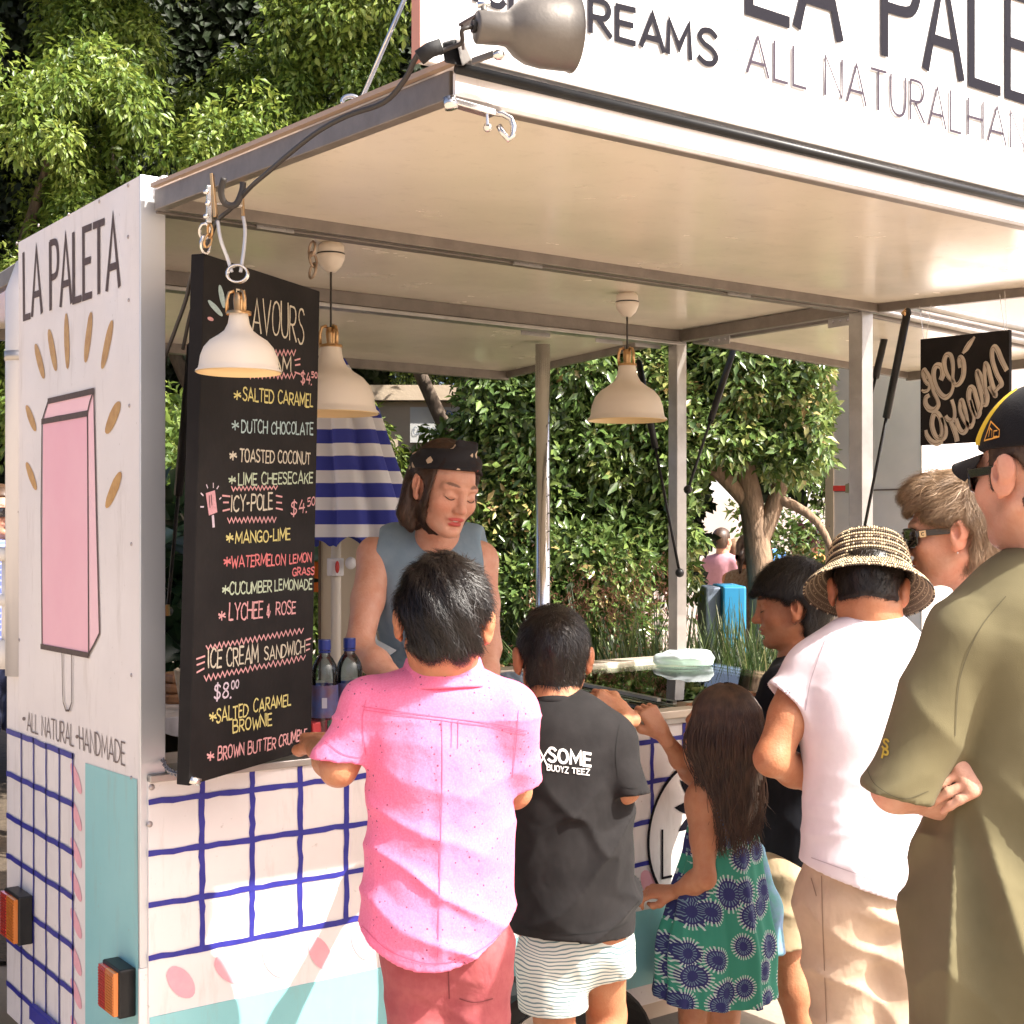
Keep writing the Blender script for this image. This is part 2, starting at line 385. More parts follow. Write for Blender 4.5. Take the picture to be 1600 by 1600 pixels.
# vertical and horizontal blue lines laid out on the panel in metres
ys = [onx(px, 1400, -.012)[1] for px in (107, 86, 65.5, 46, 27)]
rr = random.Random(3)
zr = [1.58 - (p - 828) / FPX * (2.9 + .806 * ys[0]) for p in (1182, 1257, 1332, 1402, 1480, 1550, 1628, 1700)]
for i, y in enumerate(ys):
    ztop = zr[0] + .006
    pts = [yz(y + rr.uniform(-.0015, .0015), z) for z in np.linspace(.3, min(ztop, 1.2), 24)]
    ribbon(m, pts, .0085, NX)
for z in zr:
    x = 0 if z > 1.2 else -.0135
    for k in range(1):
        pts = [yz(y, z + rr.uniform(-.0015, .0015), -.0015 if z > 1.2 else -.0025) for y in np.linspace(ys[0] - .004, .94 if z < 1.2 else .84, 16)]
        if z > .3: ribbon(m, pts, .014, NX)
m.build('blue_grid_painting', BLUE, T)
for i, (px, py) in enumerate([]):
    c = onx(px, py, -.001); m = MB()
    pts = [c + V(-.0015, .052*math.cos(t)*.55, .045*math.sin(t) + .03*math.cos(t)) for t in np.linspace(0, 2*math.pi, 16, endpoint=False)]
    m.add(pts, [tuple(range(16))]); m.build('pink_dash', PINKP, T)
for i in range(8):
    y = 1192 + 56*i + 2*(i % 3); m = MB(); blob(m, x0, (112, y), (127, y + 49), 10, NX, seed=i); m.build('pink_dash', PINKP, T)
# rivets
for px, py in [(200,290),(155,315),(107,335),(60,352),(26,380),(200,370),(201,469),(202,634),(205,850),(205,1055),(205,1215),(28,560),(28,800),(30,1000)]:
    m = MB(); m.ball(onx(px, py, -.001), .0045, 8, 4, (.5, 1, 1)); m.build('rivet', RIVET, T, smooth=True)

# serving-side panel
MB().box((.012, -.012, .30), (LEN, .012, 1.062)).build('serving_panel', WHITE, T, bevel=.002)
yf = lambda px, py: ony(px, py, -.012)
FY = -.0135
m = MB(); rr = random.Random(5)
for k in range(20):
    x = .013 + .1178 * k
    if k == 0 or x > LEN: continue
    ribbon(m, [V(x + rr.uniform(-.0016, .0016), FY, z) for z in np.linspace(.68, 1.06, 22)], [.0125 * rr.uniform(.85, 1.15) for _ in range(22)], NY)
for z in (1.009, .900, .792, .6815):
    ribbon(m, [V(x, FY - .0006, z + rr.uniform(-.0016, .0016)) for x in np.linspace(.014, LEN, 90)], [.0125 * rr.uniform(.85, 1.15) for _ in range(90)], NY)
m.build('blue_grid_painting', BLUE, T)
for k in range(20):
    c = V(.083 + .111 * k, FY, .62 + rr.uniform(-.006, .006)); tl = .55 + rr.uniform(-.15, .15)
    if c[0] > LEN - .05: break
    pts = []
    for t in np.linspace(0, 2*math.pi, 20, endpoint=False):
        a = .044 * math.cos(t) * (1 + rr.uniform(-.03, .03)); b = .021 * math.sin(t) * 1.1
        pts.append(c + V(a*math.cos(-tl-.35) - b*math.sin(-tl-.35), 0, a*math.sin(-tl-.35) + b*math.cos(-tl-.35)))
    m = MB().add(pts, [tuple(range(20))]); m.build('pink_oval', PINKP, T)
MB().box((.014, -.0145, .355), (LEN, -.012, .557)).build('teal_band', TEAL, T)
MB().box((.03, -.004, .255), (LEN, .02, .355)).build('skirt', BEIGE, T)
MB().box((.012, -.022, 1.05), (LEN, .10, 1.066)).build('counter_edge', ALU, T, bevel=.002)
m = MB()
for px, py in [(237,1230),(234,1288)]:
    m.ball(yf(px, py), .007, 10, 5, (1, .5, 1))
m.build('screw', RIVET, T, smooth=True)
# round logo
c = V(1.625, FY, .735); R = .215
m = MB(); ribbon(m, [c + R * V(math.cos(t), 0, math.sin(t)) + NY * .003 for t in np.linspace(0, 2*math.pi, 64)], .009, NY); 
mm = MB(); mm.add([c + R * V(math.cos(t), 0, math.sin(t)) + NY*.0015 for t in np.linspace(0, 2*math.pi, 48, endpoint=False)], [tuple(range(48))])
lg = mm.build('logo_disc', WHITE, T)
for a, ln in ((175, .1), (140, .11), (208, .10), (95, .11), (40, .11), (5, .1), (-28, .1)):
    t = math.radians(a); d = V(math.cos(t), 0, math.sin(t)); o = c + V(.0, 0, .075); s = V(-d[2], 0, d[0])
    pts = [o + d*(.02 + ln*u) + s*(.018*math.sin(math.pi*u)) for u in np.linspace(0, 1, 7)] + [o + d*(.02 + ln*u) - s*(.014*math.sin(math.pi*u)) for u in np.linspace(1, 0, 7)[1:-1]]
    m.add([p + NY*.003 for p in pts], [tuple(range(len(pts)))])
text_on(m, 'LA', lambda a, b: c + V(a, -.003, b), ((-.165,-.10),(-.03,-.10),(-.03,.03),(-.165,.03)), .007, NY, gap=.5)
m.build('logo_lettering', INK, lg)

# lamps on the lower end panel
TL1 = mat('tail_lamp_red', (.42, .03, .02), .15, coat=.6); TL2 = mat('tail_lamp_amber', (.55, .16, .02), .15, coat=.6)
def tail(y0, z0, y1, z1):
    o = MB().box((-.038, y0, z0), (-.001, y1, z1)).build('tail_lamp', BLACK, T, bevel=.004)
    w = (y1 - y0); ym = y0 + w * .55
    for (a, b, mt) in ((y0 + .006, ym - .002, TL2), (ym, y1 - .006, TL1)):
        m = MB(); m.box((-.048, a, z0 + .006), (-.038, b, z1 - .006))
        for k in range(14):
            z = z0 + .01 + (z1 - z0 - .02) * k / 14; m.box((-.050, a + .002, z), (-.048, b - .002, z + .004))
        m.build('lens', mt, o)
def ymid(px): return onx(px, 1500, -.03)[1]
tail(ymid(192), 1.58-(1578-828)/FPX*2.96, ymid(165), 1.58-(1503-828)/FPX*2.96)
tail(ymid(34), 1.58-(1462-828)/FPX*3.55, ymid(11), 1.58-(1388-828)/FPX*3.55)
m = MB().box((-.018, .505, .22), (-.002, .70, .395)); pl = m.build('number_plate', BLUE, T, bevel=.003)
MB().box((-.020, .515, .23), (-.018, .69, .36)).build('plate_face', WHITE, pl)
# pvc pipe stub and latch on the rear
m = MB(); m.tube([(.0, .93, 1.24), (.0, .93, 1.50)], .018, 14); m.tube([(.0, .93, 1.38), (.0, .93, 1.41)], .023, 14)
m.tube([(.0, .93, 1.50), (.0, .93, 1.53)], .026, 14); m.tube([(.0, .93, 1.215), (.0, .93, 1.29)], .030, 14); m.tube([(.0, .93, 1.515), (.0, 1.06, 1.515)], .02, 12); m.tube([(.0, .93, 1.25), (.0, 1.06, 1.25)], .024, 12)
m.build('waste_pipe', mat('pvc', (.72, .68, .62), .4), T, smooth=True)

# rear panel (low) and right end panel, floor
MB().box((.03, DEP, .30), (LEN, DEP+.02, .98)).build('rear_panel', WHITE, T)
MB().box((LEN, 0, .30), (LEN+.02, DEP+.02, 1.05)).build('right_panel', WHITE, T)
MB().box((.03, .012, .30), (LEN, DEP, .36)).build('floor_plate', OLIVEB, T)
# roof: ceiling, skin
MB().box((.03, .0, HZ), (LEN, DEP + .03, HZ + .012)).build('ceiling_panel', CREAM, T)
MB().box((.034, -.03, HZ + .013), (LEN + .02, DEP + .05, HZ + .035)).build('roof_skin', WHITE, T, bevel=.004)
# frame rails
def rail(name, a, b, w, h, mt=ALUD, par=None): return MB().bar(a, b, w, h).build(name, mt, par or T, bevel=.0018)
rail('frame_rail', (.03, .004, 2.268), (LEN, .004, 2.268), .034, .042)
rail('frame_rail', (.03, DEP, 2.270), (LEN, DEP, 2.270), .035, .040)
rail('frame_rail', (LEN-.012, .02, 2.268), (LEN-.012, DEP, 2.268), .03, .04)
rail('frame_rail', (.046, .02, 2.268), (.046, DEP, 2.268), .03, .04)
rail('sill_rail', (.03, DEP, 2.242), (LEN, DEP, 2.242), .05, .012, ALU)
m = MB(); px = LEN - .02
def post(x, y, w=.04, top=2.25, name='post', bot=1.0):
    MB().box((x - w/2, y - w/2, bot), (x + w/2, y + w/2, top)).build(name, ALU, T, bevel=.002)
post(LEN - .018, .0, .052); post(LEN - .02, DEP, .046); post(.05, DEP, .04)
MB().box((.03, .02, .36), (.05, DEP, 1.2)).build('inner_lining', OLIVEB, T)
# hinge plates
def hinge(c, u, l, drop=.036, off=V(0, -.004, 0)):
    c = np.array(c, float); u = nrm(u); n = nrm(np.cross(u, V(0, 0, 1)))
    a = c - u*l/2; b = c + u*l/2; m = MB()
    m.bar(a + V(0, 0, -drop/2), b + V(0, 0, -drop/2), .004, drop)
    h = m.build('hinge_plate', ALU, T)
    m = MB()
    for k in (-.3, 0, .3): m.ball(c + u*l*k + V(0, 0, -drop*.55) + n*.003, .004, 8, 4)
    for k in (-.3, 0, .3): m.ball(c + u*l*k + V(0, 0, -drop*.55) - n*.003, .004, 8, 4)
    m.build('rivet', RIVET, h, smooth=True)
for x in (.75, 1.70, 2.02, 2.20): hinge((x, DEP + .045, 2.262), (1, 0, 0), .12)
for y in (.12, .66): hinge((LEN + .03, y, 2.262), (0, 1, 0), .10)
for x in (.30, 1.0, 1.75): hinge((x, -.022, 2.262), (1, 0, 0), .09, .02)

# -------- flaps
def flap(o, u, v, lu, lv, name='awning_flap', channel=.042, lip=True):
    """panel hinged at o, u along the hinge, v outward"""
    o = np.array(o, float); u = np.array(u, float); v = nrm(v); w = nrm(np.cross(u, v)); w = w if w[2] > 0 else -w
    P = lambda a, b, c: o + u*a + v*b + w*c
    m = MB(); m.hexa([P(0,0,.012), P(lu,0,.012), P(lu,lv,.012), P(0,lv,.012), P(0,0,.02), P(lu,0,.02), P(lu,lv,.02), P(0,lv,.02)])
    fl = m.build(name, CREAM, T)
    m = MB(); m.hexa([P(-.004,-.004,.021), P(lu+.004,-.004,.021), P(lu+.004,lv+.004,.021), P(-.004,lv+.004,.021), P(-.004,-.004,.034), P(lu+.004,-.004,.034), P(lu+.004,lv+.004,.034), P(-.004,lv+.004,.034)])
    m.build('outer_skin', WHITE, fl)
    c = channel
    def rl(a, b, ww=.03, hh=c, mt=ALUD, nm='edge_rail'):
        MB().bar(a, b, ww, hh, up=w).build(nm, mt, fl, bevel=.0018)
    zc = .020 - c/2 + .008
    rl(P(.0,-.0,zc), P(.0,lv,zc), .022); rl(P(lu,0,zc), P(lu,lv,zc), .022)
    rl(P(.012,.012,zc), P(lu-.012,.012,zc), .024)
    return fl, P
FA_D = nrm(V(0, -1.14, -.048))
fa, PA = flap((.028, -.03, 2.262), (1, 0, 0), FA_D, 2.30, 1.11)
# layered front edge: lip, lit white face, dark tube, upper trim
MB().bar(PA(-.01,1.115,-.016), PA(2.31,1.115,-.016), .022, .010).build('front_lip', ALUD, fa, bevel=.002)
MB().bar(PA(-.01,1.122,.004), PA(2.31,1.122,.004), .006, .032).build('front_face', WHITE, fa)
m = MB(); m.tube([PA(-.01,1.128,.027), PA(2.31,1.128,.027)], .0085, 10); m.build('front_seal', BLACK, fa, smooth=True)
MB().bar(PA(-.01,1.118,.042), PA(2.31,1.118,.042), .03, .006).build('front_trim', ALU, fa, bevel=.002)
MB().bar(PA(-.014,0,.036), PA(-.014,1.13,.036), .012, .008).build('side_trim', mat('tan_trim', (.42, .30, .22), .5, .3), fa)
fr, PR = flap((.03, DEP + .06, 2.262), (1, 0, 0), nrm(V(0, 1, -.04)), LEN - .06, .96)
MB().bar(PR(0, .96, .0), PR(LEN-.06, .96, .0), .03, .045).build('edge_rail', ALUD, fr, bevel=.002)
fs, PS = flap((LEN + .045, .03, 2.262), (0, 1, 0), nrm(V(1, 0, -.042)), DEP - .05, 1.20)
MB().bar(PS(0, 1.2, .0), PS(DEP-.05, 1.2, .0), .03, .045).build('edge_rail', ALUD, fs, bevel=.002)
m = MB(); m.tube([PS(-.02, 0, .05), PS(-.02, 1.2, .05)], .013, 10); m.build('side_tube', ALU, fs, smooth=True)
m = MB(); m.tube([PS(-.02, 0, .004), PS(-.02, 1.2, .004)], .010, 10); m.build('side_tube', ALU, fs, smooth=True)

# latch hook under the front left corner
m = MB(); a = W(700, 158, 1.98); b = W(770, 178, 2.03)
m.bar(a, b, .018, .010); hk = m.build('hook_bar', STEEL, T, bevel=.002)
m = MB(); m.tube([W(*q) for q in [(768,176,2.03),(785,178,2.03),(798,185,2.03),(803,197,2.03),(801,212,2.03),(795,218,2.03),(786,208,2.03),(779,196,2.03)]], .0045, 10); m.build('hook', STEEL, hk, smooth=True)
m = MB(); m.bar(W(761,172,2.02), W(762,203,2.02), .012, .004); m.ball(W(762,199,2.02), .007, 10, 6); m.build('latch_tab', STEEL, hk, bevel=.001)
m = MB(); m.tube([W(702,152,1.98), W(706,170,1.98)], .010, 10); m.build('latch_barrel', STEEL, hk, smooth=True)

# gas struts
def strut(a, b, f=.55, r=.011, name='gas_strut'):
    a = np.array(a, float); b = np.array(b, float); c = a + (b - a) * f
    m = MB(); m.tube([a, c], r, 12); o = m.build(name, BLACK, T, smooth=True)
    m = MB(); m.tube([c, b], r*.42, 8); m.build('piston_rod', BLACK, o, smooth=True)
    m = MB(); m.ball(b, r*1.3, 10, 6); m.ball(a, r*.9, 10, 6); m.build('ball_joint', BLACK, o, smooth=True)
    return o
strut(W(1418,486,4.0), W(1348,838,4.22), .46, .0115)
strut(W(1386,512,4.9), W(1328,762,4.75), .32, .0125)
strut(W(1145,549,5.1), W(1075,765,4.72), .52, .012)
strut(W(998,566,4.95), W(1062,895,4.72), .42, .012)
strut(W(300,540,3.0), W(262,955,3.5), .52, .011)
m = MB(); m.tube([W(1411,492,4.0), W(1418,484,4.0)], .008, 10); m.build('brass_end', BRASS, T, smooth=True)
# bracket bar with red end on the post
m = MB(); m.bar(W(1345,763,4.5), W(1322,763,4.6), .006, .03); br = m.build('strut_bracket', ALU, T)
MB().bar(W(1322,763,4.6), W(1303,763,4.66), .007, .018).build('red_tape', mat('red_tape', (.6, .03, .03), .5), br)

# ---- roof sign along the awning's front edge
SY = PA(0, 1.075, .05)[1]
sx = lambda px, py: ony(px, py, SY)
z0 = PA(0, 1.075, .046)[2]
MB().box((-.002, SY, z0), (LEN + .9, SY + .02, 2.78)).build('roof_sign', mat('sign_white', (.70, .69, .68), .5, col2=(.62, .61, .60), nscale=3), T)
MB().box((-.012, SY - .001, z0), (-.003, SY + .022, 2.78)).build('sign_edge', SALMON, T)
ss = lambda px, py: ony(px, py, SY)
m = MB()
base = lambda px: 15 + (px - 1167) * .3256
for ch, a, b in (('L',1169,1229),('A',1244,1310),('P',1380,1432),('A',1445,1500),('L',1516,1559),('E',1573,1624),('T',1634,1690),('A',1694,1752)):
    h = 158
    text_on(m, ch, ss, ((a,base(a)),(b,base(b)),(b,base(b)-h),(a,base(a)-h)), .0215, NY, lift=.003)
m.build('sign_title', INK, T)
m = MB()
bl = lambda px: 50 + (px - 921) * .2727
for ch, a, b in (('I',742,746),('C',756,786),('E',797,822),('C',866,898),('R',921,952),('E',963,990),('A',1000,1035),('M',1042,1077),('S',1090,1118)):
    text_on(m, ch, ss, ((a,bl(a)),(b,bl(b)),(b,bl(b)-52),(a,bl(a)-51)), .0098, NY, lift=.003)
m.build('sign_subtitle', INK, T)
m = MB()
text_on(m, 'ALL NATURAL', ss, ((1166,113),(1499,209),(1499,147),(1166,53)), .0056, NY, lift=.003, gap=.17)
m.build('sign_fine_lettering', INKG, T); m = MB()
text_on(m, 'HANDMADE', ss, ((1511,210),(1746,283),(1746,222),(1511,154)), .0056, NY, lift=.003, gap=.17)
m.build('sign_fine_lettering', INKG, T)
for px, py in ((1155,74),(1498,176)):
    m = MB(); blob(m, ss, (px, py-6), (px, py+6), 9, NY); m.build('sign_dot', TEAL, T)
# stay rod, eyelet
m = MB(); m.tube([W(563,160,2.35), W(640,-20,2.25)], .004, 8); m.build('stay_rod', STEEL, T, smooth=True)
m = MB(); m.tube([W(548+13*math.cos(t), 158+8*math.sin(t), 2.3) for t in np.linspace(0, 6.0, 20)], .004, 8); m.build('ring_bolt', STEEL, T, smooth=True)
# wheel and mudguard
m = MB(); m.tube([(1.02, -.05, .235), (1.02, .14, .235)], .235, 40); w_ = m.build('wheel', RUBBER, T, bevel=.01)
m = MB(); m.tube([(1.02, -.056, .235), (1.02, -.05, .235)], .14, 30); m.build('rim', ALU, w_)
m = MB()
A = np.linspace(-.15, math.pi+.15, 24)
for r0, r1 in ((.285, .292),):
    v = []
    for a in A:
        for (r, y) in ((r0, -.12), (r1, -.12), (r1, -.016), (r0, -.016)): v.append((1.02 + r*math.cos(a)*1.1, y, .225 + r*math.sin(a)*.83))
    f = []
    for i in range(len(A)-1):
        for k in range(4): f.append((i*4+k, i*4+(k+1) % 4, i*4+4+(k+1) % 4, i*4+4+k))
    m.add(v, f)
m.build('mudguard', RUBBER, T, smooth=False)
m = MB().box((.15, .05, .26), (LEN-.1, .75, .31)); m.build('chassis', BLACK, T)
# electrical cable along the awning edge
CB = thing('power_cable', 'black power cable draped along the awning edge down to the menu board', 'cable', W(500, 230, 2.4))
m = MB(); m.tube(cat([W(*q) for q in [(690,82,1.93),(668,75,1.95),(650,90,1.98),(632,125,2.02),(600,160,2.06),(545,180,2.12),(498,205,2.2),(455,238,2.28),(420,268,2.36),(392,292,2.45),(362,325,2.52),(340,345,2.6),(328,372,2.66),(318,398,2.70),(300,430,2.80),(290,470,2.85),(272,520,2.9),(255,570,2.95),(244,640,3.0)]], 5), .0042, 7)
m.build('cable_run', CABLE, CB, smooth=True)
m = MB(); m.tube(cat([W(*q) for q in [(318,398,2.72),(308,450,2.85),(295,500,2.9),(286,545,2.95)]], 5), .004, 7); m.build('cable_loop', CABLE, CB, smooth=True)
m = MB(); m.tube(cat([W(*q) for q in [(350,278,2.46),(345,300,2.47),(352,318,2.48),(368,320,2.48),(378,300,2.48),(380,285,2.48)]], 5), .006, 7); m.build('cable_coil', CABLE, CB, smooth=True)
# ================================================================ BACKGROUND
def leafmat(name, cols, rough=.45, trans=.35, spec=.5):
    m = bpy.data.materials.new(name); m.use_nodes = True; n = m.node_tree.nodes; l = m.node_tree.links
    p = n['Principled BSDF']; p.inputs['Roughness'].default_value = rough; p.inputs['Specular IOR Level'].default_value = spec
    at = n.new('ShaderNodeAttribute'); at.attribute_name = 'lv'
    r = n.new('ShaderNodeValToRGB'); e = r.color_ramp.elements
    while len(e) < len(cols): e.new(.5)
    for i, (pos, c) in enumerate(cols): e[i].position = pos; e[i].color = lin(c)
    l.new(at.outputs['Fac'], r.inputs[0]); l.new(r.outputs[0], p.inputs['Base Color'])
    t = n.new('ShaderNodeBsdfTranslucent'); hs = n.new('ShaderNodeHueSaturation'); hs.inputs['Value'].default_value = 1.5; hs.inputs['Hue'].default_value = .48
    l.new(r.outputs[0], hs.inputs['Color']); l.new(hs.outputs[0], t.inputs[0])
    mx = n.new('ShaderNodeMixShader'); mx.inputs[0].default_value = trans
    l.new(p.outputs[0], mx.inputs[1]); l.new(t.outputs[0], mx.inputs[2]); l.new(mx.outputs[0], n['Material Output'].inputs[0])
    return m
def leaves(name, P, D, N, L, Wd, m, parent=None, val=None, fold=.25, **k):
    n = len(P); D = D / np.linalg.norm(D, axis=1, keepdims=True); S = np.cross(D, N); S /= np.linalg.norm(S, axis=1, keepdims=True) + 1e-9
    N2 = np.cross(S, D); L = np.broadcast_to(L, n)[:, None]; Wd = np.broadcast_to(Wd, n)[:, None]
    a = P; b = P + D*L*.45 + S*Wd/2 + N2*Wd*fold; c = P + D*L; d = P + D*L*.45 - S*Wd/2 + N2*Wd*fold
    e = P + D*L*.5
    v = np.stack([a, b, c, d], 1).reshape(-1, 3); f = np.arange(4*n).reshape(-1, 4)
    f = np.concatenate([f[:, [0, 1, 2]], f[:, [0, 2, 3]]])
    o = mesh_obj(name, v, f, m, parent, **k)
    val = RNG.random(n) if val is None else val
    at = o.data.attributes.new('lv', 'FLOAT', 'POINT'); at.data.foreach_set('value', np.repeat(val, 4).astype(np.float32))
    return o
def clump_leaves(C, Rr, per, droop=.7, squash=(1, 1, 1.25), L=.06, Lv=.3, val_c=None, face=None):
    """leaves on the outside of many small clumps; C centres, Rr radii"""
    nC = len(C); idx = np.repeat(np.arange(nC), per); n = len(idx)
    d = RNG.normal(size=(n, 3)); d /= np.linalg.norm(d, axis=1, keepdims=True)
    if face is not None:
        s = np.sign((d * face).sum(1)); k = RNG.random(n) < .55; d[k] *= np.where(s[k] == 0, 1, s[k])[:, None]
    rad = Rr[idx] * (RNG.random(n) ** .35)
    P = C[idx] + d * rad[:, None] * np.array(squash)
    D = d * .6 + RNG.normal(size=(n, 3)) * .45 + np.array([0, 0, -droop])
    N = d + RNG.normal(size=(n, 3)) * .45 + np.array([0, 0, .35])
    Ls = L * (1 + Lv * RNG.normal(size=n)).clip(.4, 1.8)
    v = RNG.random(n) * .6 + (val_c[idx] if val_c is not None else RNG.random(nC)[idx]) * .4
    return P, D, N, Ls, v
def RF(R, F, z): return CAM * V(1, 1, 0) + R * RT + F * FW + V(0, 0, z)
BARK = mat('bark', (.16, .12, .085), .9, col2=(.09, .065, .05), nscale=30, bump=.9, bscale=50, stretch=(1, 1, .3))
BARKW = mat('warm_bark', (.30, .20, .13), .9, col2=(.18, .12, .08), nscale=22, bump=.9, bscale=60, stretch=(1, 1, .35))
FIG = leafmat('fig_leaves', [(0, (.022, .045, .010)), (.3, (.08, .14, .022)), (.7, (.19, .26, .045)), (1, (.32, .37, .09))], .42, .30)
FIGD = leafmat('shaded_deep_leaves', [(0, (.008, .017, .005)), (1, (.022, .04, .010))], .6, .15)  # near-black greens stand in for the shade inside the crowns
GLS = leafmat('glossy_leaves', [(0, (.035, .065, .018)), (.4, (.09, .155, .038)), (.74, (.18, .24, .065)), (.88, (.33, .30, .11)), (1, (.38, .22, .10))], .27, .18, .6)

def masses(R0, R1, F0, F1, z0, z1, rad=.34, n=30, sub_=16, seed=0):
    r = np.random.default_rng(seed); C = []; M_ = []; tries = 0
    while len(M_) < n and tries < 4000:
        tries += 1; q = (R0 + (R1-R0)*r.random(), F0 + (F1-F0)*r.random(), z0 + (z1-z0)*r.random())
        if all(((q[0]-m[0])/1.0)**2 + ((q[2]-m[2])/1.25)**2 > (rad*1.42)**2 for m in M_): M_.append(q)
    for q in M_:
        k = rad*(.75 + .5*r.random())
        for i in range(sub_):
            d = r.normal(size=3); d /= np.linalg.norm(d); d[2] = abs(d[2])*.9 - .35
            C.append(RF(q[0], q[1], q[2]) + d*V(k, k, k*1.45))
    return np.array(C)
def big_tree(name, label, R0, R1, F0, F1, z0, z1, nclump, per, trunk, m, L=.075, cr=(.22, .42), group=None, loc=None, hole=None, seed=0, droop=.75, back=True, squash=(1,1,1.35), shape=True, mass=None):
    t = thing(name, label, 'tree', RF((R0+R1)/2, (F0+F1)/2, 0), group)
    n = nclump; Rn = RNG.random(n); Zn = RNG.random(n)
    R = R0 + (R1-R0)*Rn; z = z0 + (z1-z0)*Zn
    F = F0 + (F1-F0) * RNG.random(n) ** 1.6
    if shape:
        e = ((R - (R0+R1)/2) / ((R1-R0)/2))**2 * .5 + ((z - (z0+z1)/2) / ((z1-z0)/2))**2 * .5
        F = F + e * .7
    C = np.stack([CAM[0] + R*RT[0] + F*FW[0], CAM[1] + R*RT[1] + F*FW[1], z], 1)
    if mass: C = masses(R0, R1, F0, F1, z0, z1, *mass)
    Rr = cr[0] + (cr[1]-cr[0]) * RNG.random(len(C))
    if hole is not None:
        keep = np.array([not hole(800 + FPX*r/f, HOR - FPX*(zz-1.58)/f, rr_*FPX/f) for r, f, zz, rr_ in zip(R, F, z, Rr)]); C = C[keep]; Rr = Rr[keep]
    P, D, N, Ls, v = clump_leaves(C, Rr, per, droop, squash, L, face=-FW + V(0, 0, .5))
    if hole is not None:
        r_ = (P - CAM) @ RT; f_ = (P - CAM) @ FW; px = 800 + FPX*r_/f_; py = HOR - FPX*(P[:, 2]-1.58)/f_
        k = ~np.array([hole(a, b, 0) for a, b in zip(px, py)]); P, D, N, Ls, v = P[k], D[k], N[k], Ls[k], v[k]
    leaves('crown', P, D, N, Ls, Ls*.42, m, t, val=v)
    if back:   # inner foliage deep in the crown, its shade put into darker leaf colour
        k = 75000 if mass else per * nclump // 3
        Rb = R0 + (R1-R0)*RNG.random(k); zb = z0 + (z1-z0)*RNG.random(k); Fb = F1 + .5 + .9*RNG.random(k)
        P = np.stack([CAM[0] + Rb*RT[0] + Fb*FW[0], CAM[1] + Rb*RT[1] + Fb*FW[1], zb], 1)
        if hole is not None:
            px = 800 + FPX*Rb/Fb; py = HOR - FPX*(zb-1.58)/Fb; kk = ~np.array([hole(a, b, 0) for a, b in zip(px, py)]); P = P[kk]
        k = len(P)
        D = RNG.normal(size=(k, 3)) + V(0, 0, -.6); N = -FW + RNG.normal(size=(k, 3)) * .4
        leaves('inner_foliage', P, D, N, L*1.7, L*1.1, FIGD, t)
    for (pts, r) in trunk:
        MB().tube(cat([RF(*p) for p in pts], 4), list(np.linspace(r[0], r[1], (len(pts)-1)*4+1)), 12).build('trunk' if r[0] > .06 else 'limb', BARK if m is FIG else BARKW, t, smooth=True)
    return t
FG = 'tall fig trees behind the trailer'
def trk(R, F, h, r=.16): return [([(R, F, -.05), (R+.05, F, h*.35), (R-.08, F+.1, h*.7), (R+.05, F+.1, h)], (r, r*.45)),
    ([(R, F, h*.45), (R+.5, F-.2, h*.7), (R+.9, F-.3, h*.95)], (.055, .02)), ([(R, F, h*.4), (R-.5, F-.2, h*.65), (R-.8, F-.3, h*.9)], (.055, .02))]
big_tree('fig_tree', 'tall dense fig tree at the left edge above the end panel', -5.2, -2.3, 7.3, 8.5, .8, 6.2, 190, 200, trk(-3.4, 8.3, 4.5), FIG, mass=(.34, 60, 22, 1), cr=(.09, .18), L=.046, group=FG)
big_tree('fig_tree', 'dense green tree right behind the rounded trailer corner and awning hinge', -2.7, -.9, 7.6, 8.9, .9, 6.0, 150, 200, trk(-1.7, 8.9, 4.4), FIG, mass=(.31, 48, 22, 2), cr=(.09, .18), L=.046, group=FG)
big_tree('fig_tree', 'sunlit leafy tree beside the roof sign and behind the steel stay rod', -1.25, .9, 7.4, 8.7, 3.0, 5.8, 125, 210, trk(-.2, 8.9, 4.4), FIG, mass=(.32, 36, 24, 3), cr=(.09, .19), L=.046, group=FG)
big_tree('fig_tree', 'dark background tree above the beige carpark wall', -1.2, 1.0, 10.4, 11.2, 2.2, 4.2, 60, 420, trk(0, 11.5, 3.6), FIG, L=.046, group=FG)
# glossy tree through the serving opening
def ghole(px, py, rad=0):
    wob = 13*math.sin(py/11.) + 9*math.sin(py/4.3 + px/7.); wv = 16*math.sin(px/9.) + 10*math.sin(px/3.7 + py/6.)
    if px > 1296 + .5*wob + .3*rad: return True
    if 1088 + wob < px - rad*.3 and px < 1300 + rad and py + rad*.55 > 748 - 25*math.sin((px-1085)/35.) + wv: return True
    return False
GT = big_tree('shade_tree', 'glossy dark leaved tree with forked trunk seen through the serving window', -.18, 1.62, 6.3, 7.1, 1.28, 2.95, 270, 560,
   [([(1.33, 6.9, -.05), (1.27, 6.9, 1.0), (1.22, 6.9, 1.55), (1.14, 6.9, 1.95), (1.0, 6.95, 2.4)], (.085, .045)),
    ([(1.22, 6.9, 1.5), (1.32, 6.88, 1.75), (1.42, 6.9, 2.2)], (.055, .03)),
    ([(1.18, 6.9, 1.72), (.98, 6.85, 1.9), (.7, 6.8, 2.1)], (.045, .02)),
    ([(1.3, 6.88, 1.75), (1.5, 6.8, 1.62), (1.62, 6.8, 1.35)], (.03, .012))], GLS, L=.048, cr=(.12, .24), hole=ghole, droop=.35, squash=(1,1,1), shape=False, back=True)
big_tree('shade_tree', 'leafy lower branches of hedge behind the steel umbrella pole', .0, .55, 6.1, 6.6, .45, 1.45, 60, 420, [([(.4, 6.6, -.02), (.42, 6.6, .9)], (.05, .03))], GLS, L=.045, cr=(.12, .22), droop=.3, squash=(1,1,1), shape=False)
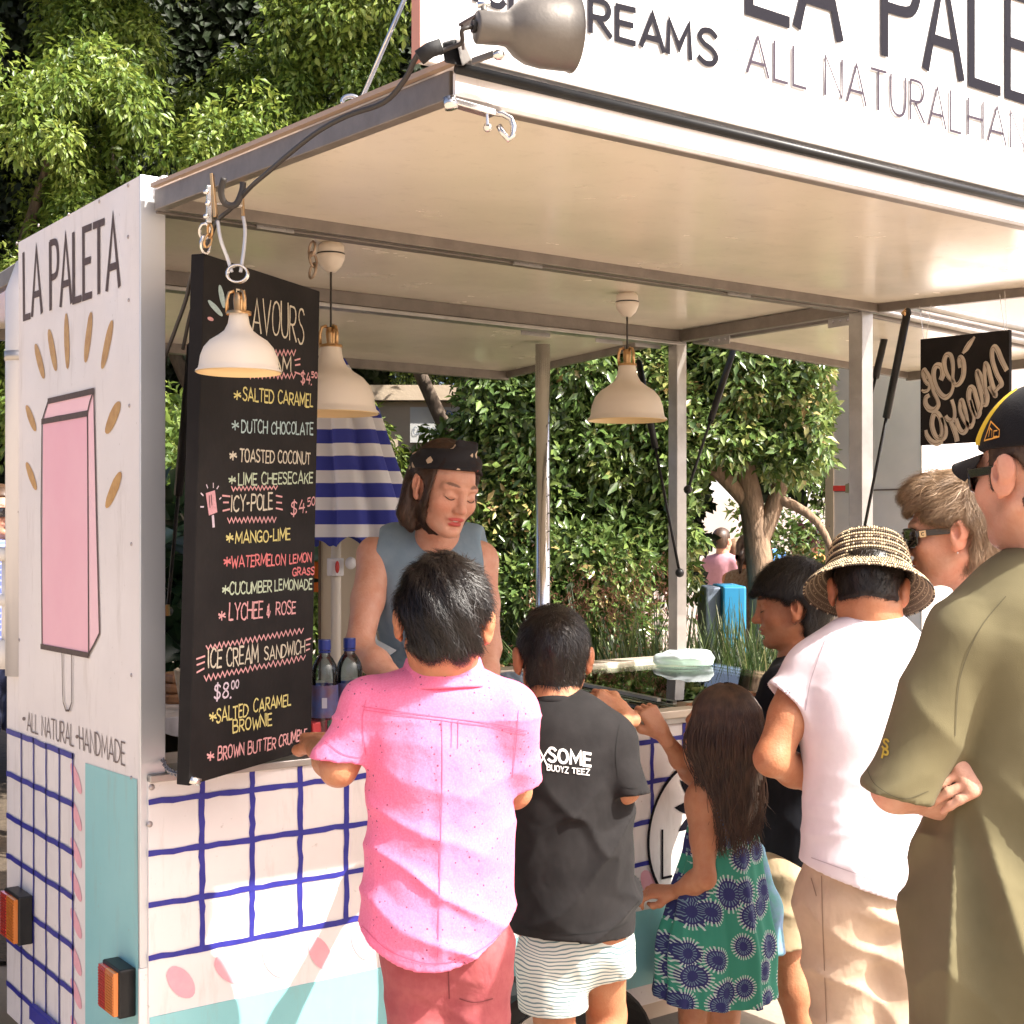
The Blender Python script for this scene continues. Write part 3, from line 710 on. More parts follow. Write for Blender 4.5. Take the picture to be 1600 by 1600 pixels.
# bright shrubs
def shrub(name, label, R0, R1, F0, F1, z0, z1, n, per, m, L=.05, cr=(.1, .2), group=None, cat_='shrub'):
    t = thing(name, label, cat_, RF((R0+R1)/2, (F0+F1)/2, 0), group)
    R = R0 + (R1-R0)*RNG.random(n); F = F0 + (F1-F0)*RNG.random(n); z = z0 + (z1-z0)*RNG.random(n)
    C = np.stack([CAM[0] + R*RT[0] + F*FW[0], CAM[1] + R*RT[1] + F*FW[1], z], 1)
    P, D, N, Ls, v = clump_leaves(C, cr[0] + (cr[1]-cr[0])*RNG.random(n), per, .2, (1, 1, 1), L)
    leaves('foliage', P, D, N, Ls, Ls*.45, m, t, val=v)
    for k in range(4):
        R = R0 + (R1-R0)*RNG.random()
        MB().tube([RF((R0+R1)/2, (F0+F1)/2, 0), RF(R, (F0+F1)/2, z1*.8)], [.018, .006], 6).build('stem', BARK, t, smooth=True)
    return t
LIME = leafmat('lime_leaves', [(0, (.05, .10, .02)), (.6, (.12, .19, .035)), (1, (.22, .28, .06))], .5, .4)
shrub('garden_shrub', 'bright lime green shrub seen left of the menu board', -1.75, -1.2, 6.0, 6.4, 1.35, 2.15, 22, 160, LIME)
shrub('garden_shrub', 'trailing green plant along the lower edge of the carpark sign', -.95, -.2, 7.9, 8.2, 1.95, 2.15, 20, 70, LIME, L=.06, cr=(.06, .12))
shrub('garden_shrub', 'dry orange-leaved shrub low behind the black-haired boy', .0, .55, 5.6, 5.9, .35, 1.05, 18, 130, leafmat('dry_leaves', [(0, (.08, .06, .02)), (.5, (.2, .13, .05)), (1, (.32, .20, .10))], .6, .3), L=.04)
shrub('potted_plant', 'broad dark leaves of a plant beside the wooden board stack', -1.4, -1.0, 4.9, 5.2, 1.1, 1.62, 12, 34, leafmat('broad_leaves', [(0, (.012, .03, .015)), (1, (.03, .07, .03))], .3, .15), L=.2, cr=(.1, .22), cat_='plant')
shrub('garden_shrub', 'dark shady shrub far behind the striped umbrella', -1.4, -.1, 8.2, 8.8, .2, 1.9, 26, 170, GLS, L=.07, cr=(.2, .35))
shrub('garden_shrub', 'shady green shrub between trunk and neighbouring white truck', 1.62, 2.2, 9.3, 9.8, .1, 1.75, 20, 160, GLS, L=.06, cr=(.15, .3))
# strappy grasses
BLADE = leafmat('grass_blades', [(0, (.02, .045, .012)), (.6, (.055, .10, .03)), (.9, (.16, .2, .07)), (1, (.3, .28, .14))], .42, .25)
PLUME = leafmat('dry_plumes', [(0, (.20, .09, .05)), (1, (.38, .20, .12))], .8, .3)
def grass_clump(R, F, n, h, spread, label, plumes=0):
    t = thing('grass_clump', label, 'grass', RF(R, F, 0), 'strappy grass clumps behind the freezer')
    v = []; f = []; lv = []
    for i in range(n):
        a = RNG.random()*2*math.pi; b = h*(.65+.5*RNG.random()); s = spread*(.3+.9*RNG.random()); w = .006+.006*RNG.random(); d = V(math.cos(a), math.sin(a), 0)
        base = RF(R, F, 0) + d*.06*RNG.random() + V(0, 0, 0); sd_ = V(-d[1], d[0], 0); q = RNG.random(); k0 = len(v)
        for k in range(7):
            u = k/6; p = base + d*s*u**1.7 + V(0, 0, b*(u - .17*u**3*(s/spread)))
            ww = w*(1-u**2)+.0006; v += [p - sd_*ww, p + sd_*ww]; lv += [q, q]
        f += [(k0+2*k, k0+2*k+1, k0+2*k+3, k0+2*k+2) for k in range(6)]
    o = mesh_obj('blades', v, f, BLADE, t); at = o.data.attributes.new('lv', 'FLOAT', 'POINT'); at.data.foreach_set('value', np.array(lv, np.float32))
    if plumes:
        P = []; D = []
        for i in range(plumes):
            a = RNG.random()*2*math.pi; p = RF(R, F, h*(.93+.17*RNG.random())) + V(math.cos(a), math.sin(a), 0)*spread*RNG.random()*.8
            for k in range(60): P.append(p + RNG.normal(size=3)*V(.02, .02, .06)); D.append(RNG.normal(size=3) + V(0, 0, .8))
        P = np.array(P); leaves('seed_plumes', P, np.array(D), RNG.normal(size=P.shape), .02, .005, PLUME, t)
gl = ['reddish plumed grass clump left of the freezer glass', 'tall arching grass clump behind the middle of the freezer', 'dense grass clump left of the steel corner post',
      'grass clump right behind the folded cloth', 'pale tipped grass clump next to the dark-haired boy in profile', 'short grass clump in front of the blue crate', 'grass clump under the dry orange shrub', 'grass clump directly in front of the grey bin', 'grass clump directly in front of the cyan bin']
for (R, F, n, h, s, pl), lb in zip([(.36,5.5,560,1.30,.42,16), (.58,5.3,560,1.27,.44,5), (.80,5.4,560,1.25,.44,0), (1.0,5.2,520,1.22,.46,0), (1.22,5.5,560,1.20,.46,0), (1.42,5.8,360,1.1,.4,0), (.15,5.6,300,1.05,.38,8), (1.02,6.15,420,1.22,.35,0), (1.14,6.2,420,1.2,.35,0)], gl):
    grass_clump(R, F, n, h, s, lb, pl)
struct(MB().add([RF(-3, 5.0, .02), RF(1.8, 5.0, .02), RF(1.8, 7.6, .02), RF(.6, 8.4, .02), RF(.4, 12.5, .02), RF(-5, 12.5, .02)], [(0,1,2,3,4,5)]).build('garden_bed', mat('mulch', (.07, .05, .035), .95, col2=(.12, .09, .06), nscale=25, bump=.8, bscale=50)))
# ---- carpark entry wall
CW = thing('carpark_wall', 'beige rendered carpark entry beam with a parking sign, behind the server', 'wall', RF(-.9, 9.0, 0))
BW = mat('cream_render', (.62, .50, .38), .85, col2=(.58, .46, .34), nscale=5, bump=.2, bscale=60)
def rfbox(m, R0, R1, F0, F1, z0, z1):
    return m.hexa([RF(R0,F0,z0), RF(R1,F0,z0), RF(R1,F1,z0), RF(R0,F1,z0), RF(R0,F0,z1), RF(R1,F0,z1), RF(R1,F1,z1), RF(R0,F1,z1)])
def zy(py, F): return 1.58 + (HOR - py)/FPX*F
def rx(px, F): return (px-800)/FPX*F
rfbox(MB(), rx(530, 9), rx(1010, 9), 9.0, 9.4, zy(704, 9), zy(628, 9)).build('beam', BW, CW)
rfbox(MB(), rx(530, 9), rx(1010, 9), 8.9, 9.4, zy(628, 9)+.003, zy(604, 9)).build('coping', BW, CW)
rfbox(MB(), rx(530, 9), rx(560, 9), 9.05, 9.4, 0, zy(704, 9)).build('pier', BW, CW)
rfbox(MB(), rx(960, 9), rx(1010, 9), 9.05, 9.4, 0, zy(704, 9)).build('pier', BW, CW)
sg = rfbox(MB(), rx(641, 8.97), rx(748, 8.97), 8.96, 8.995, zy(692, 9), zy(637, 9)).build('sign_panel', mat('pale_sign', (.62, .62, .60), .5), CW)
pw = lambda px, py: W(px, py, 8.955); NF = -FW
m = MB(); poly(m, pw, [(680,642),(697,641),(697,655),(682,656),(677,649)], NF); m.build('yellow_patch', mat('sign_yellow', (.75, .60, .05), .5), sg)
m = MB(); poly(m, pw, [(697.5,641),(704,642),(708,648),(704,655),(697.5,656)], NF); m.build('blue_patch', mat('sign_blue', (.04, .18, .5), .5), sg)
m = MB(); text_on(m, 'P', pw, ((700,653),(704,653),(704,644),(700,644)), .006, NF, lift=.004); m.build('parking_letter', WHITE, sg)
m = MB(); text_on(m, 'CARPARK', pw, ((646,679),(692,679),(692,668),(646,667)), .006, NF); text_on(m, 'ENTRY', pw, ((700,679),(736,680),(736,669),(700,668)), .006, NF)
m.build('sign_lettering', mat('sign_grey_letters', (.25, .28, .33), .6), sg)
# dim carpark interior behind the beam
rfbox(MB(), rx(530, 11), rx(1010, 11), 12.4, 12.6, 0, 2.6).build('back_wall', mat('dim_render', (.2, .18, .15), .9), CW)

# ---- neighbouring white truck
NT = thing('white_truck', 'neighbouring pale panelled food truck standing right of the shade tree', 'food truck', (5.2, 2, 0))
XN = 4.6; YN = 1.52
MB().box((XN, YN, .25), (7.6, 2.09, 3.3)).build('body', mat('truck_panel', (.88, .80, .77), .5, col2=(.72, .67, .66), nscale=2), NT, bevel=.01)
MB().box((XN-.006, 2.075, .25), (XN+.05, 2.13, 3.3)).build('corner_trim', mat('cream_trim', (.66, .54, .40), .6), NT)
MB().box((XN-.004, YN-.006, .25), (XN+.03, YN, 3.3)).build('corner_trim', mat('thin_trim', (.60, .55, .50), .5), NT)
MB().box((XN-.004, YN+.02, 1.78), (XN, 2.07, 1.788)).build('panel_seam', GREYP, NT)
MB().box((XN-.0, YN-.62, 3.05), (7.6, YN-.006, 3.09)).build('awning', WHITE, NT)
MB().box((XN+.1, YN+.05, .0), (XN+.4, 2.0, .25)).build('jack_block', BLACK, NT)
m = MB()
for k in range(9): m = MB().ball((XN-.004, 2.10, .7+.3*k), .006, 8, 4); m.build('rivet', RIVET, NT)
# ---- striped umbrella, closed
UB = thing('striped_umbrella', 'closed blue and white striped sun umbrella hanging behind the server', 'umbrella', W(540, 900, 4.9) * V(1, 1, 0))
umb = bpy.data.materials.new('blue_white_stripes'); umb.use_nodes = True
n = umb.node_tree.nodes; l = umb.node_tree.links; p = n['Principled BSDF']; p.inputs['Roughness'].default_value = .85
tc = n.new('ShaderNodeTexCoord'); sp = n.new('ShaderNodeSeparateXYZ'); l.new(tc.outputs['Object'], sp.inputs[0])
mt = n.new('ShaderNodeMath'); mt.operation = 'MULTIPLY'; mt.inputs[1].default_value = 1/.0915; l.new(sp.outputs['Z'], mt.inputs[0])
fr_ = n.new('ShaderNodeMath'); fr_.operation = 'FRACT'; l.new(mt.outputs[0], fr_.inputs[0])
gt = n.new('ShaderNodeMath'); gt.operation = 'GREATER_THAN'; gt.inputs[1].default_value = .47; l.new(fr_.outputs[0], gt.inputs[0])
mc = n.new('ShaderNodeMix'); mc.data_type = 'RGBA'; mc.inputs['A'].default_value = (.70, .68, .70, 1); mc.inputs['B'].default_value = (.035, .045, .30, 1)
l.new(gt.outputs[0], mc.inputs['Factor']); l.new(mc.outputs['Result'], p.inputs['Base Color'])
Fu = 4.75
# drape: rows from apex down; half-widths measured at the photo's edges
rows = [(560, 522, 14), (600, 530, 28), (640, 538, 46), (700, 546, 56), (760, 555, 66), (800, 561, 73), (830, 563, 76), (846, 562, 76)]
v = []; f = []; n_ = 96
for i, (py, cx, hw) in enumerate(rows):
    for k in range(n_):
        a = 2*math.pi*k/n_; fold = 1 + .16*math.sin(a*7 + .5) + .07*math.sin(a*13+1+i*.12)
        r = hw/FPX*Fu*fold
        dz = .018*math.sin(a*7+.5)*(i/7)**2
        v.append(W(cx, py, Fu) + RT*r*math.cos(a) + FW*r*.75*math.sin(a) + V(0, 0, dz))
for i in range(len(rows)-1):
    for k in range(n_): f.append((i*n_+k, i*n_+(k+1) % n_, (i+1)*n_+(k+1) % n_, (i+1)*n_+k))
mesh_obj('canopy', v, f, umb, UB, smooth=True)
MB().tube([RF(rx(525, 4.9), 4.9, 0), RF(rx(525, 4.9), 4.9, 2.2)], .018, 12).build('pole', mat('cream_pole', (.66, .58, .48), .4), UB, smooth=True)
MB().ball(W(548, 880, 4.85), .022, 12, 8, (1, .6, 1)).build('crank', WHITE, UB, smooth=True)
MB().tube([W(524, 872, 4.88), W(524, 900, 4.88)], .03, 12).build('crank_housing', WHITE, UB, bevel=.004)
MB().ball(W(527, 886, 4.84), .014, 8, 6, (.6, .5, 1.6)).build('red_button', mat('red_plastic', (.6, .04, .03), .4), UB, smooth=True)
SB = thing('screen_board', 'plain cream board standing behind the umbrella pole', 'board', RF(rx(535, 5.0), 5.0, 0))
rfbox(MB(), rx(501, 5.0), rx(566, 5.0), 4.98, 5.02, .3, zy(838, 5)).build('face', mat('cream_board', (.55, .46, .34), .7, col2=(.50, .41, .30), nscale=3, stretch=(1, 1, .2)), SB)
rfbox(MB(), rx(499, 5.0), rx(503, 5.0), 4.97, 5.03, .0, zy(838, 5)).build('edge', mat('dark_wood', (.12, .08, .05), .7), SB)
o = tag(rfbox(MB(), rx(484, 5.3), rx(500, 5.3), 5.3, 5.32, zy(925, 5.3), zy(878, 5.3)).build('orange_placard', mat('orange_paint', (.75, .16, .02), .6)), 'orange placard behind the right edge of the black menu board', 'placard')
shrub('garden_shrub', 'sunny yellow-green shrub under the orange placard', -.85, -.66, 5.5, 5.7, .8, 1.3, 8, 90, LIME, L=.035, cr=(.05, .1))
# ---- steel pole
SPL = thing('steel_pole', 'shiny steel umbrella pole standing behind the short-haired boy in black', 'pole', RF(rx(848, 5.0), 5.0, 0))
MB().tube([RF(rx(848, 5.0), 5.0, 0), RF(rx(848, 5.0), 5.0, 2.25)], .027, 24).build('tube', STEEL, SPL, smooth=True)
MB().tube([RF(rx(848, 5.0), 5.0, 0), RF(rx(848, 5.0), 5.0, .03)], .12, 24).build('base_plate', ALU, SPL, bevel=.004)
m = MB()
for k in range(22):
    z = .6 + k*.065; m.ball(RF(rx(857, 5.0), 4.977, z), .003, 6, 4)
stuff(m.build('adjustment_holes', BLACK, SPL))
# ---- crates
BX = tag(rfbox(MB(), rx(1098, 6.6), rx(1122, 6.6), 6.5, 6.8, .021, zy(916, 6.6)).build('grey_bin', mat('grey_plastic', (.20, .25, .32), .6, col2=(.17, .2, .27), nscale=8), bevel=.01), 'dark grey-blue bin in the garden, left of the cyan bin', 'bin')
tag(rfbox(MB(), rx(1122, 6.6), rx(1158, 6.6), 6.45, 6.8, .021, zy(914, 6.6)).build('cyan_bin', mat('cyan_plastic', (.02, .22, .42), .5), bevel=.01), 'bright cyan bin behind the grasses beside the grey bin', 'bin')
# ---- far market
struct(rfbox(MB(), 1.5, 6, 12.2, 17.5, 0.0, .03).build('lawn', mat('lawn_grass', (.12, .24, .04), .9, col2=(.18, .32, .06), nscale=30, bump=.4, bscale=200)))
struct(rfbox(MB(), 1.7, 8, 19, 19.4, 0, 3.2).build('far_wall', mat('far_wall_pink', (.52, .42, .40), .8, col2=(.44, .40, .36), nscale=1.5)))
MQ = thing('market_tent', 'white market tent far behind the tree trunk', 'tent', RF(2.6, 15, 0))
m = MB(); c = RF(2.75, 15.4, 2.9); q = [RF(1.75, 14.5, 2.15), RF(3.4, 14.5, 2.15), RF(3.4, 16.3, 2.15), RF(1.75, 16.3, 2.15)]
m.add(q + [c], [(0,1,4), (1,2,4), (2,3,4), (3,0,4)]); m.add([q[0], q[1], q[1]-V(0,0,.25), q[0]-V(0,0,.25)], [(0,1,2,3)]); TW = mat('tent_cloth', (.78, .78, .82), .8); m.build('roof', TW, MQ)
for R, F in ((1.75, 14.5), (3.4, 14.5), (1.75, 16.3), (3.4, 16.3)): MB().tube([RF(R, F, 0), RF(R, F, 2.15)], .025, 8).build('leg', ALU, MQ)
rd = mat('red_furniture', (.45, .05, .05), .5); wd_ = mat('orange_wood', (.45, .22, .10), .6)
for i, (R, mt_, lb) in enumerate([(2.05, rd, 'small red market table far behind the corner post'), (2.5, WHITE, 'white trestle table with cloth under the far tent'), (2.95, wd_, 'orange wooden bench table nearest the tree trunk')]):
    t = thing('market_table', lb, 'table', RF(R, 13.6, 0)); rfbox(MB(), R-.2, R+.2, 13.4, 13.9, .68, .72).build('tabletop', mt_, t)
    for a in (-.18, .18):
        for b in (13.45, 13.85): MB().tube([RF(R+a, b, 0), RF(R+a, b, .68)], .015, 6).build('leg', mt_, t)
tag(rfbox(MB(), 2.2, 2.75, 13.9, 14.0, .03, .30).build('cyan_banner', mat('cyan_banner', (.05, .50, .65), .6)), 'low cyan banner on the lawn below the market tables', 'banner')
for i in range(5):
    R = 2.3 + .2*i; tag(rfbox(MB(), R, R+.13, 14.4, 14.41, 1.55+.03*(i % 2), 1.8).build('hanging_print', mat('print_paper', (.66, .52, .54), .7)), ['first','second','third','fourth','fifth'][i] + ' pale print hanging from the far tent, counted from the left', 'print', 'prints hanging from the far tent')
for i, (px, py, F) in enumerate([(1130, 880, 6.6)]): pass
for i, (R, h) in enumerate([(2.08, 1.9), (2.2, 2.1)]): pass
for R, F, h in ((2.0, 8.5, 1.9), (2.12, 8.7, 1.95)):
    t = thing('young_tree', 'slim bare trunk standing ' + ('left' if R < 2.1 else 'right') + ' of its pair beside the white truck', 'tree', RF(R, F, 0))
    MB().tube([RF(R, F, 0), RF(R+.02, F, h*.6), RF(R, F, h)], [.045, .04, .03], 10).build('trunk', mat('pale_bark', (.42, .30, .16), .8, col2=(.3, .2, .1), nscale=20), t, smooth=True)
    C = np.array([RF(R + .1*RNG.normal(), F + .2*RNG.normal(), h + .15*RNG.normal() + .15) for _ in range(14)])
    P, D, N, Ls, v_ = clump_leaves(C, np.full(14, .16), 110, .4, (1, 1, 1), .06); leaves('crown', P, D, N, Ls, Ls*.4, GLS, t, val=v_)
# black road case at the far left
t = thing('equipment_case', 'black equipment case on the ground at the far left of the trailer', 'case', (-.25, 1.6, 0))
MB().box((-.5, 1.25, .02), (.02, 2.0, .86)).build('case_body', BLACK, t, bevel=.01)
MB().box((-.505, 1.24, .62), (.025, 2.01, .65)).build('lid_edge', ALUD, t)
# ================================================================ PROPS
# ---- freezer with sliding glass lids
FZ = thing('ice_cream_freezer', 'chest freezer with sliding glass lids built into the right half of the trailer', 'freezer', (1.55, .36, .4))
fw = mat('freezer_white', (.72, .70, .66), .4); rim = mat('freezer_rim', (.62, .53, .43), .4, .2, col2=(.58, .50, .40), nscale=9)
m = MB(); X0, X1, Y0, Y1 = .72, 2.27, .04, .72
m.box((X0, Y0, .40), (X1, Y1, .72)); m.build('cabinet', fw, FZ)
for lo, hi in (((X0, Y0, .72), (X1, Y0+.05, 1.072)), ((X0, Y1-.05, .72), (X1, Y1, 1.10)), ((X0, Y0+.05, .72), (X0+.05, Y1-.05, 1.08)), ((X1-.05, Y0+.05, .72), (X1, Y1-.05, 1.08))):
    MB().box(lo, hi).build('side_wall', fw, FZ)
MB().bar((X0, Y0-.045, 1.078), (X1, Y0-.045, 1.078), .06, .022).build('front_rim', rim, FZ, bevel=.003)
MB().bar((X0, Y1+.01, 1.122), (X1, Y1+.01, 1.122), .09, .042).build('back_rim', rim, FZ, bevel=.004)
for x in (X0+.012, X1-.012): MB().bar((x, Y0-.01, 1.085), (x, Y1-.03, 1.115), .03, .014).build('side_rim', ALU, FZ, bevel=.002)
gl_ = bpy.data.materials.new('lid_glass'); gl_.use_nodes = True; n = gl_.node_tree.nodes; l = gl_.node_tree.links
tr = n.new('ShaderNodeBsdfTransparent'); tr.inputs[0].default_value = (.90, .97, .94, 1); gs = n.new('ShaderNodeBsdfGlossy'); gs.inputs['Roughness'].default_value = .015
fr2 = n.new('ShaderNodeFresnel'); fr2.inputs[0].default_value = 1.17; mx = n.new('ShaderNodeMixShader')
l.new(fr2.outputs[0], mx.inputs[0]); l.new(tr.outputs[0], mx.inputs[1]); l.new(gs.outputs[0], mx.inputs[2]); l.new(mx.outputs[0], n['Material Output'].inputs[0])
for k, (a, b, dz) in enumerate(((X0+.04, 1.56, 0), (1.50, X1-.03, .012))):
    o = MB().hexa([(a, Y0-.012, 1.089+dz), (b, Y0-.012, 1.089+dz), (b, Y1-.03, 1.116+dz), (a, Y1-.03, 1.116+dz), (a, Y0-.012, 1.094+dz), (b, Y0-.012, 1.094+dz), (b, Y1-.03, 1.121+dz), (a, Y1-.03, 1.121+dz)]).build('glass_lid', gl_, FZ)
    MB().bar((b if k == 0 else a, Y0, 1.098+dz), (b if k == 0 else a, Y1-.04, 1.124+dz), .014, .009).build('lid_frame', ALU, o)
tubc = [(.62,.42,.38), (.70,.62,.42), (.25,.14,.09), (.74,.70,.62), (.55,.65,.40), (.68,.35,.40), (.5,.36,.2), (.72,.68,.55)]
for i in range(8):
    x = X0+.09 + .175*(i % 4)*2*.98 + .0; y = Y0+.10 + (i//4)*.27
    t = MB(); t.box((x, y, .722), (x+.33, y+.26, 1.055)).build('ice_cream_tub', fw, FZ)
    MB().box((x+.02, y+.02, 1.0555), (x+.31, y+.24, 1.060)).build('ice_cream', mat('ice_cream_%s' % ['strawberry','mango','chocolate','vanilla','pistachio','berry','caramel','coconut'][i], tubc[i], .7, bump=.6, bscale=25), FZ)
# interior shelf behind the left half of the serving panel
SH = tag(MB().box((.06, .014, 1.036), (.70, .28, 1.060)).build('serving_shelf', WHITE, bevel=.002), 'white counter shelf behind the left end of the blue grid panel', 'shelf')
# left table with cloth and wooden boards
LT = thing('side_table', 'small cloth covered side table inside the left end of the trailer', 'table', (.3, .6, .36))
MB().box((.06, .36, 1.10), (.62, .80, 1.125)).build('tabletop', OLIVEB, LT)
clo = fabric('white_tablecloth', (.66, .64, .68), wr=.5)
m = MB(); m.box((.055, .352, 1.1255), (.625, .80, 1.131)); o = m.build('tablecloth', clo, LT)
nx = 40; v = []; f = []
for i in range(nx+1):
    x = .055 + .57*i/nx
    for k in range(4): v.append((x, .351 - .008*math.sin(i*1.7)*(k/3) - .002, 1.1305 - .014*k - (.006*math.sin(i*2.3) if k == 3 else 0)))
for i in range(nx):
    for k in range(3): f.append((i*4+k, (i+1)*4+k, (i+1)*4+k+1, i*4+k+1))
mesh_obj('lace_edge', v, f, clo, o, smooth=True)
for a in (.08, .60): MB().box((a-.015, .38, .36), (a+.015, .41, 1.10)).build('leg', OLIVEB, LT)
MB().box((.07, .60, .37), (.60, .62, 1.09)).build('back_board', OLIVEB, LT)
wb = mat('wooden_board', (.40, .22, .12), .55, col2=(.28, .15, .08), nscale=12, stretch=(1, 6, 1))
bc = W(288, 1084, 3.62); z = 1.132
for i in range(3):
    r = .075 - .004*i; pr = [(0, 0), (r*.93, 0), (r, .006), (r, .018), (r*.93, .024), (0, .024)]
    m = MB(); m.lathe(pr, (bc[0] + .006*i, bc[1] + .004*i, z + .0245*i), n=8)
    tag(m.build('wooden_board', wb), ['lowest','middle','topmost'][i] + ' octagonal wooden board of the stack on the white cloth', 'board', 'stacked wooden boards')
tag(MB().lathe([(.0, 0), (.028, 0), (.045, .10), (.042, .10), (.026, .004), (0, .004)], W(300, 1098, 3.45)*V(1, 1, 0)+V(0, 0, 1.132), n=20).build('paper_cup', mat('cup_paper', (.62, .56, .46), .7), smooth=True), 'pale paper cup at the left edge of the black menu board', 'cup')
# ---- bottles
bpl = bpy.data.materials.new('bottle_plastic'); bpl.use_nodes = True; n = bpl.node_tree.nodes; l = bpl.node_tree.links
tr = n.new('ShaderNodeBsdfTransparent'); tr.inputs[0].default_value = (.74, .87, .95, 1); gs = n.new('ShaderNodeBsdfGlossy'); gs.inputs['Roughness'].default_value = .05
lw = n.new('ShaderNodeLayerWeight'); lw.inputs[0].default_value = .35; mx = n.new('ShaderNodeMixShader')
l.new(lw.outputs['Fresnel'], mx.inputs[0]); l.new(tr.outputs[0], mx.inputs[1]); l.new(gs.outputs[0], mx.inputs[2]); l.new(mx.outputs[0], n['Material Output'].inputs[0])
capm = mat('blue_cap', (.01, .025, .18), .35); lblm = mat('bottle_label', (.10, .05, .07), .35, col2=(.04, .09, .26), nscale=18)
def bottle(px, F, lb):
    b = W(px, 1100, F)*V(1, 1, 0) + V(0, 0, 1.0605); t = thing('water_bottle', lb, 'bottle', b, 'water bottles on the counter')
    R = .0315; pr = [(0, .002), (R*.8, 0), (R, .008), (R*.95, .03), (R, .045), (R*.95, .06), (R, .075), (R, .178), (R*.97, .192), (R*.86, .206), (R*.62, .220), (R*.42, .228), (.0125, .234), (.0125, .245)]
    m = MB().lathe(pr, b, n=28); m.build('bottle_body', bpl, t, smooth=True)
    m = MB().lathe([(R+.0006, .085), (R+.0006, .160)], b, n=28); lb_ = m.build('label', lblm, t, smooth=True)
    p0 = b + V(0, 0, .12); d = nrm(CAM - b) * V(1, 1, 0); d = nrm(d); s = V(-d[1], d[0], 0)
    m = MB(); c = p0 + d*(R+.0018) + s*(.0); m.add([c - s*.006 - V(0,0,.012), c + s*.006 - V(0,0,.012), c + s*.006 + V(0,0,.012), c - s*.006 + V(0,0,.012)], [(0,1,2,3)]); m.build('label_print', mat('print_grey', (.3, .3, .36), .5), lb_)
    MB().lathe([(0, .264), (.0138, .264), (.0145, .262), (.0145, .242), (.0135, .240)][::-1], b, n=24).build('cap', capm, t, smooth=False)
    MB().lathe([(.0145, .2385), (.0145, .2345), (.013, .2335)], b, n=24).build('neck_ring', capm, t)
bottle(507, 3.22, 'blue-capped water bottle nearest the menu board on the counter')
bottle(546, 3.27, 'blue-capped water bottle closer to the server, right of its twin')
c = W(528, 1100, 3.12)*V(1, 1, 0); c[1] = .03
t = thing('red_carton', 'red printed carton standing in front of the two water bottles', 'box', c + V(0, 0, 1.0605))
RC = mat('red_carton', (.42, .03, .035), .5)
MB().hexa([c+V(-.02,0,1.061), c+V(.09,.01,1.061), c+V(.08,.05,1.061), c+V(-.03,.04,1.061), c+V(-.02,0,1.135), c+V(.09,.01,1.15), c+V(.08,.05,1.15), c+V(-.03,.04,1.135)]).build('carton_body', RC, t, bevel=.002)
MB().hexa([c+V(.02,.001,1.063), c+V(.035,.002,1.063), c+V(.035,.006,1.063), c+V(.02,.005,1.063), c+V(.02,.001,1.138), c+V(.035,.002,1.14), c+V(.035,.006,1.14), c+V(.02,.005,1.138)]).build('green_stripe', mat('carton_green', (.03, .10, .05), .5), t)
# ---- menu board
TLp, TRp, BRp, BLp = W(319, 396, 2.69), W(500, 455, 3.13), W(486, 1171, 3.13), W(296, 1228, 2.69)
BN = nrm(np.cross(TRp - TLp, BLp - TLp)); BN = BN if BN @ (CAM - TLp) > 0 else -BN
MBD = thing('menu_board', 'tall black chalk menu board listing flavours, hanging from the awning edge', 'menu board', (TLp+TRp)/2)
BBD = mat('blackboard', (.009, .0075, .0075), .7, col2=(.016, .0135, .013), nscale=7, bump=.04, bscale=90, spec=.2)
Q = [BLp, on(486, 1171, BN, BN @ TLp), TRp, TLp]; m = MB(); bk = [q - BN*.03 for q in Q]
m.add(Q + bk, [(0,1,2,3), (7,6,5,4), (0,4,5,1), (1,5,6,2), (2,6,7,3), (3,7,4,0)]); m.build('board_panel', BBD, MBD, bevel=.002)
pb = lambda px, py: on(px, py, BN, BN @ TLp)
chalk = {k: mat('chalk_' + k, c, .9, col2=tuple(x*.75 for x in c), nscale=300) for k, c in dict(cream=(.62,.56,.44), yellow=(.66,.58,.22), teal=(.40,.52,.52), green=(.50,.58,.42), pink=(.70,.36,.36), red=(.70,.20,.20), lilac=(.62,.52,.60)).items()}
def B3(x, y): return (200 + x/3.2, 380 + y/3.2)
def B4(x, y): return (200 + x/3.2, 800 + y/3.2)
def line(txt, col, g, xl, yl, xr, yr, h, w=.0036, nm='chalk_line', seed=0, slant=.03):
    a = g(xl, yl); b = g(xr, yr); h /= 3.2
    m = MB(); text_on(m, txt, pb, (a, b, (b[0], b[1]-h*.96), (a[0], a[1]-h)), w, BN, jit=.05, wj=.3, seed=seed, gap=.13, slant=slant); return m.build(nm, chalk[col], MBD)
line('FLAVOURS', 'cream', B3, 540, 415, 875, 500, 178, .0040, nm='chalk_heading')
line('ICE CREAM', 'cream', B3, 470, 610, 812, 642, 72, .0042)
line('$4.', 'pink', B3, 862, 700, 915, 708, 62); line('50', 'pink', B3, 915, 672, 943, 675, 26, .003)
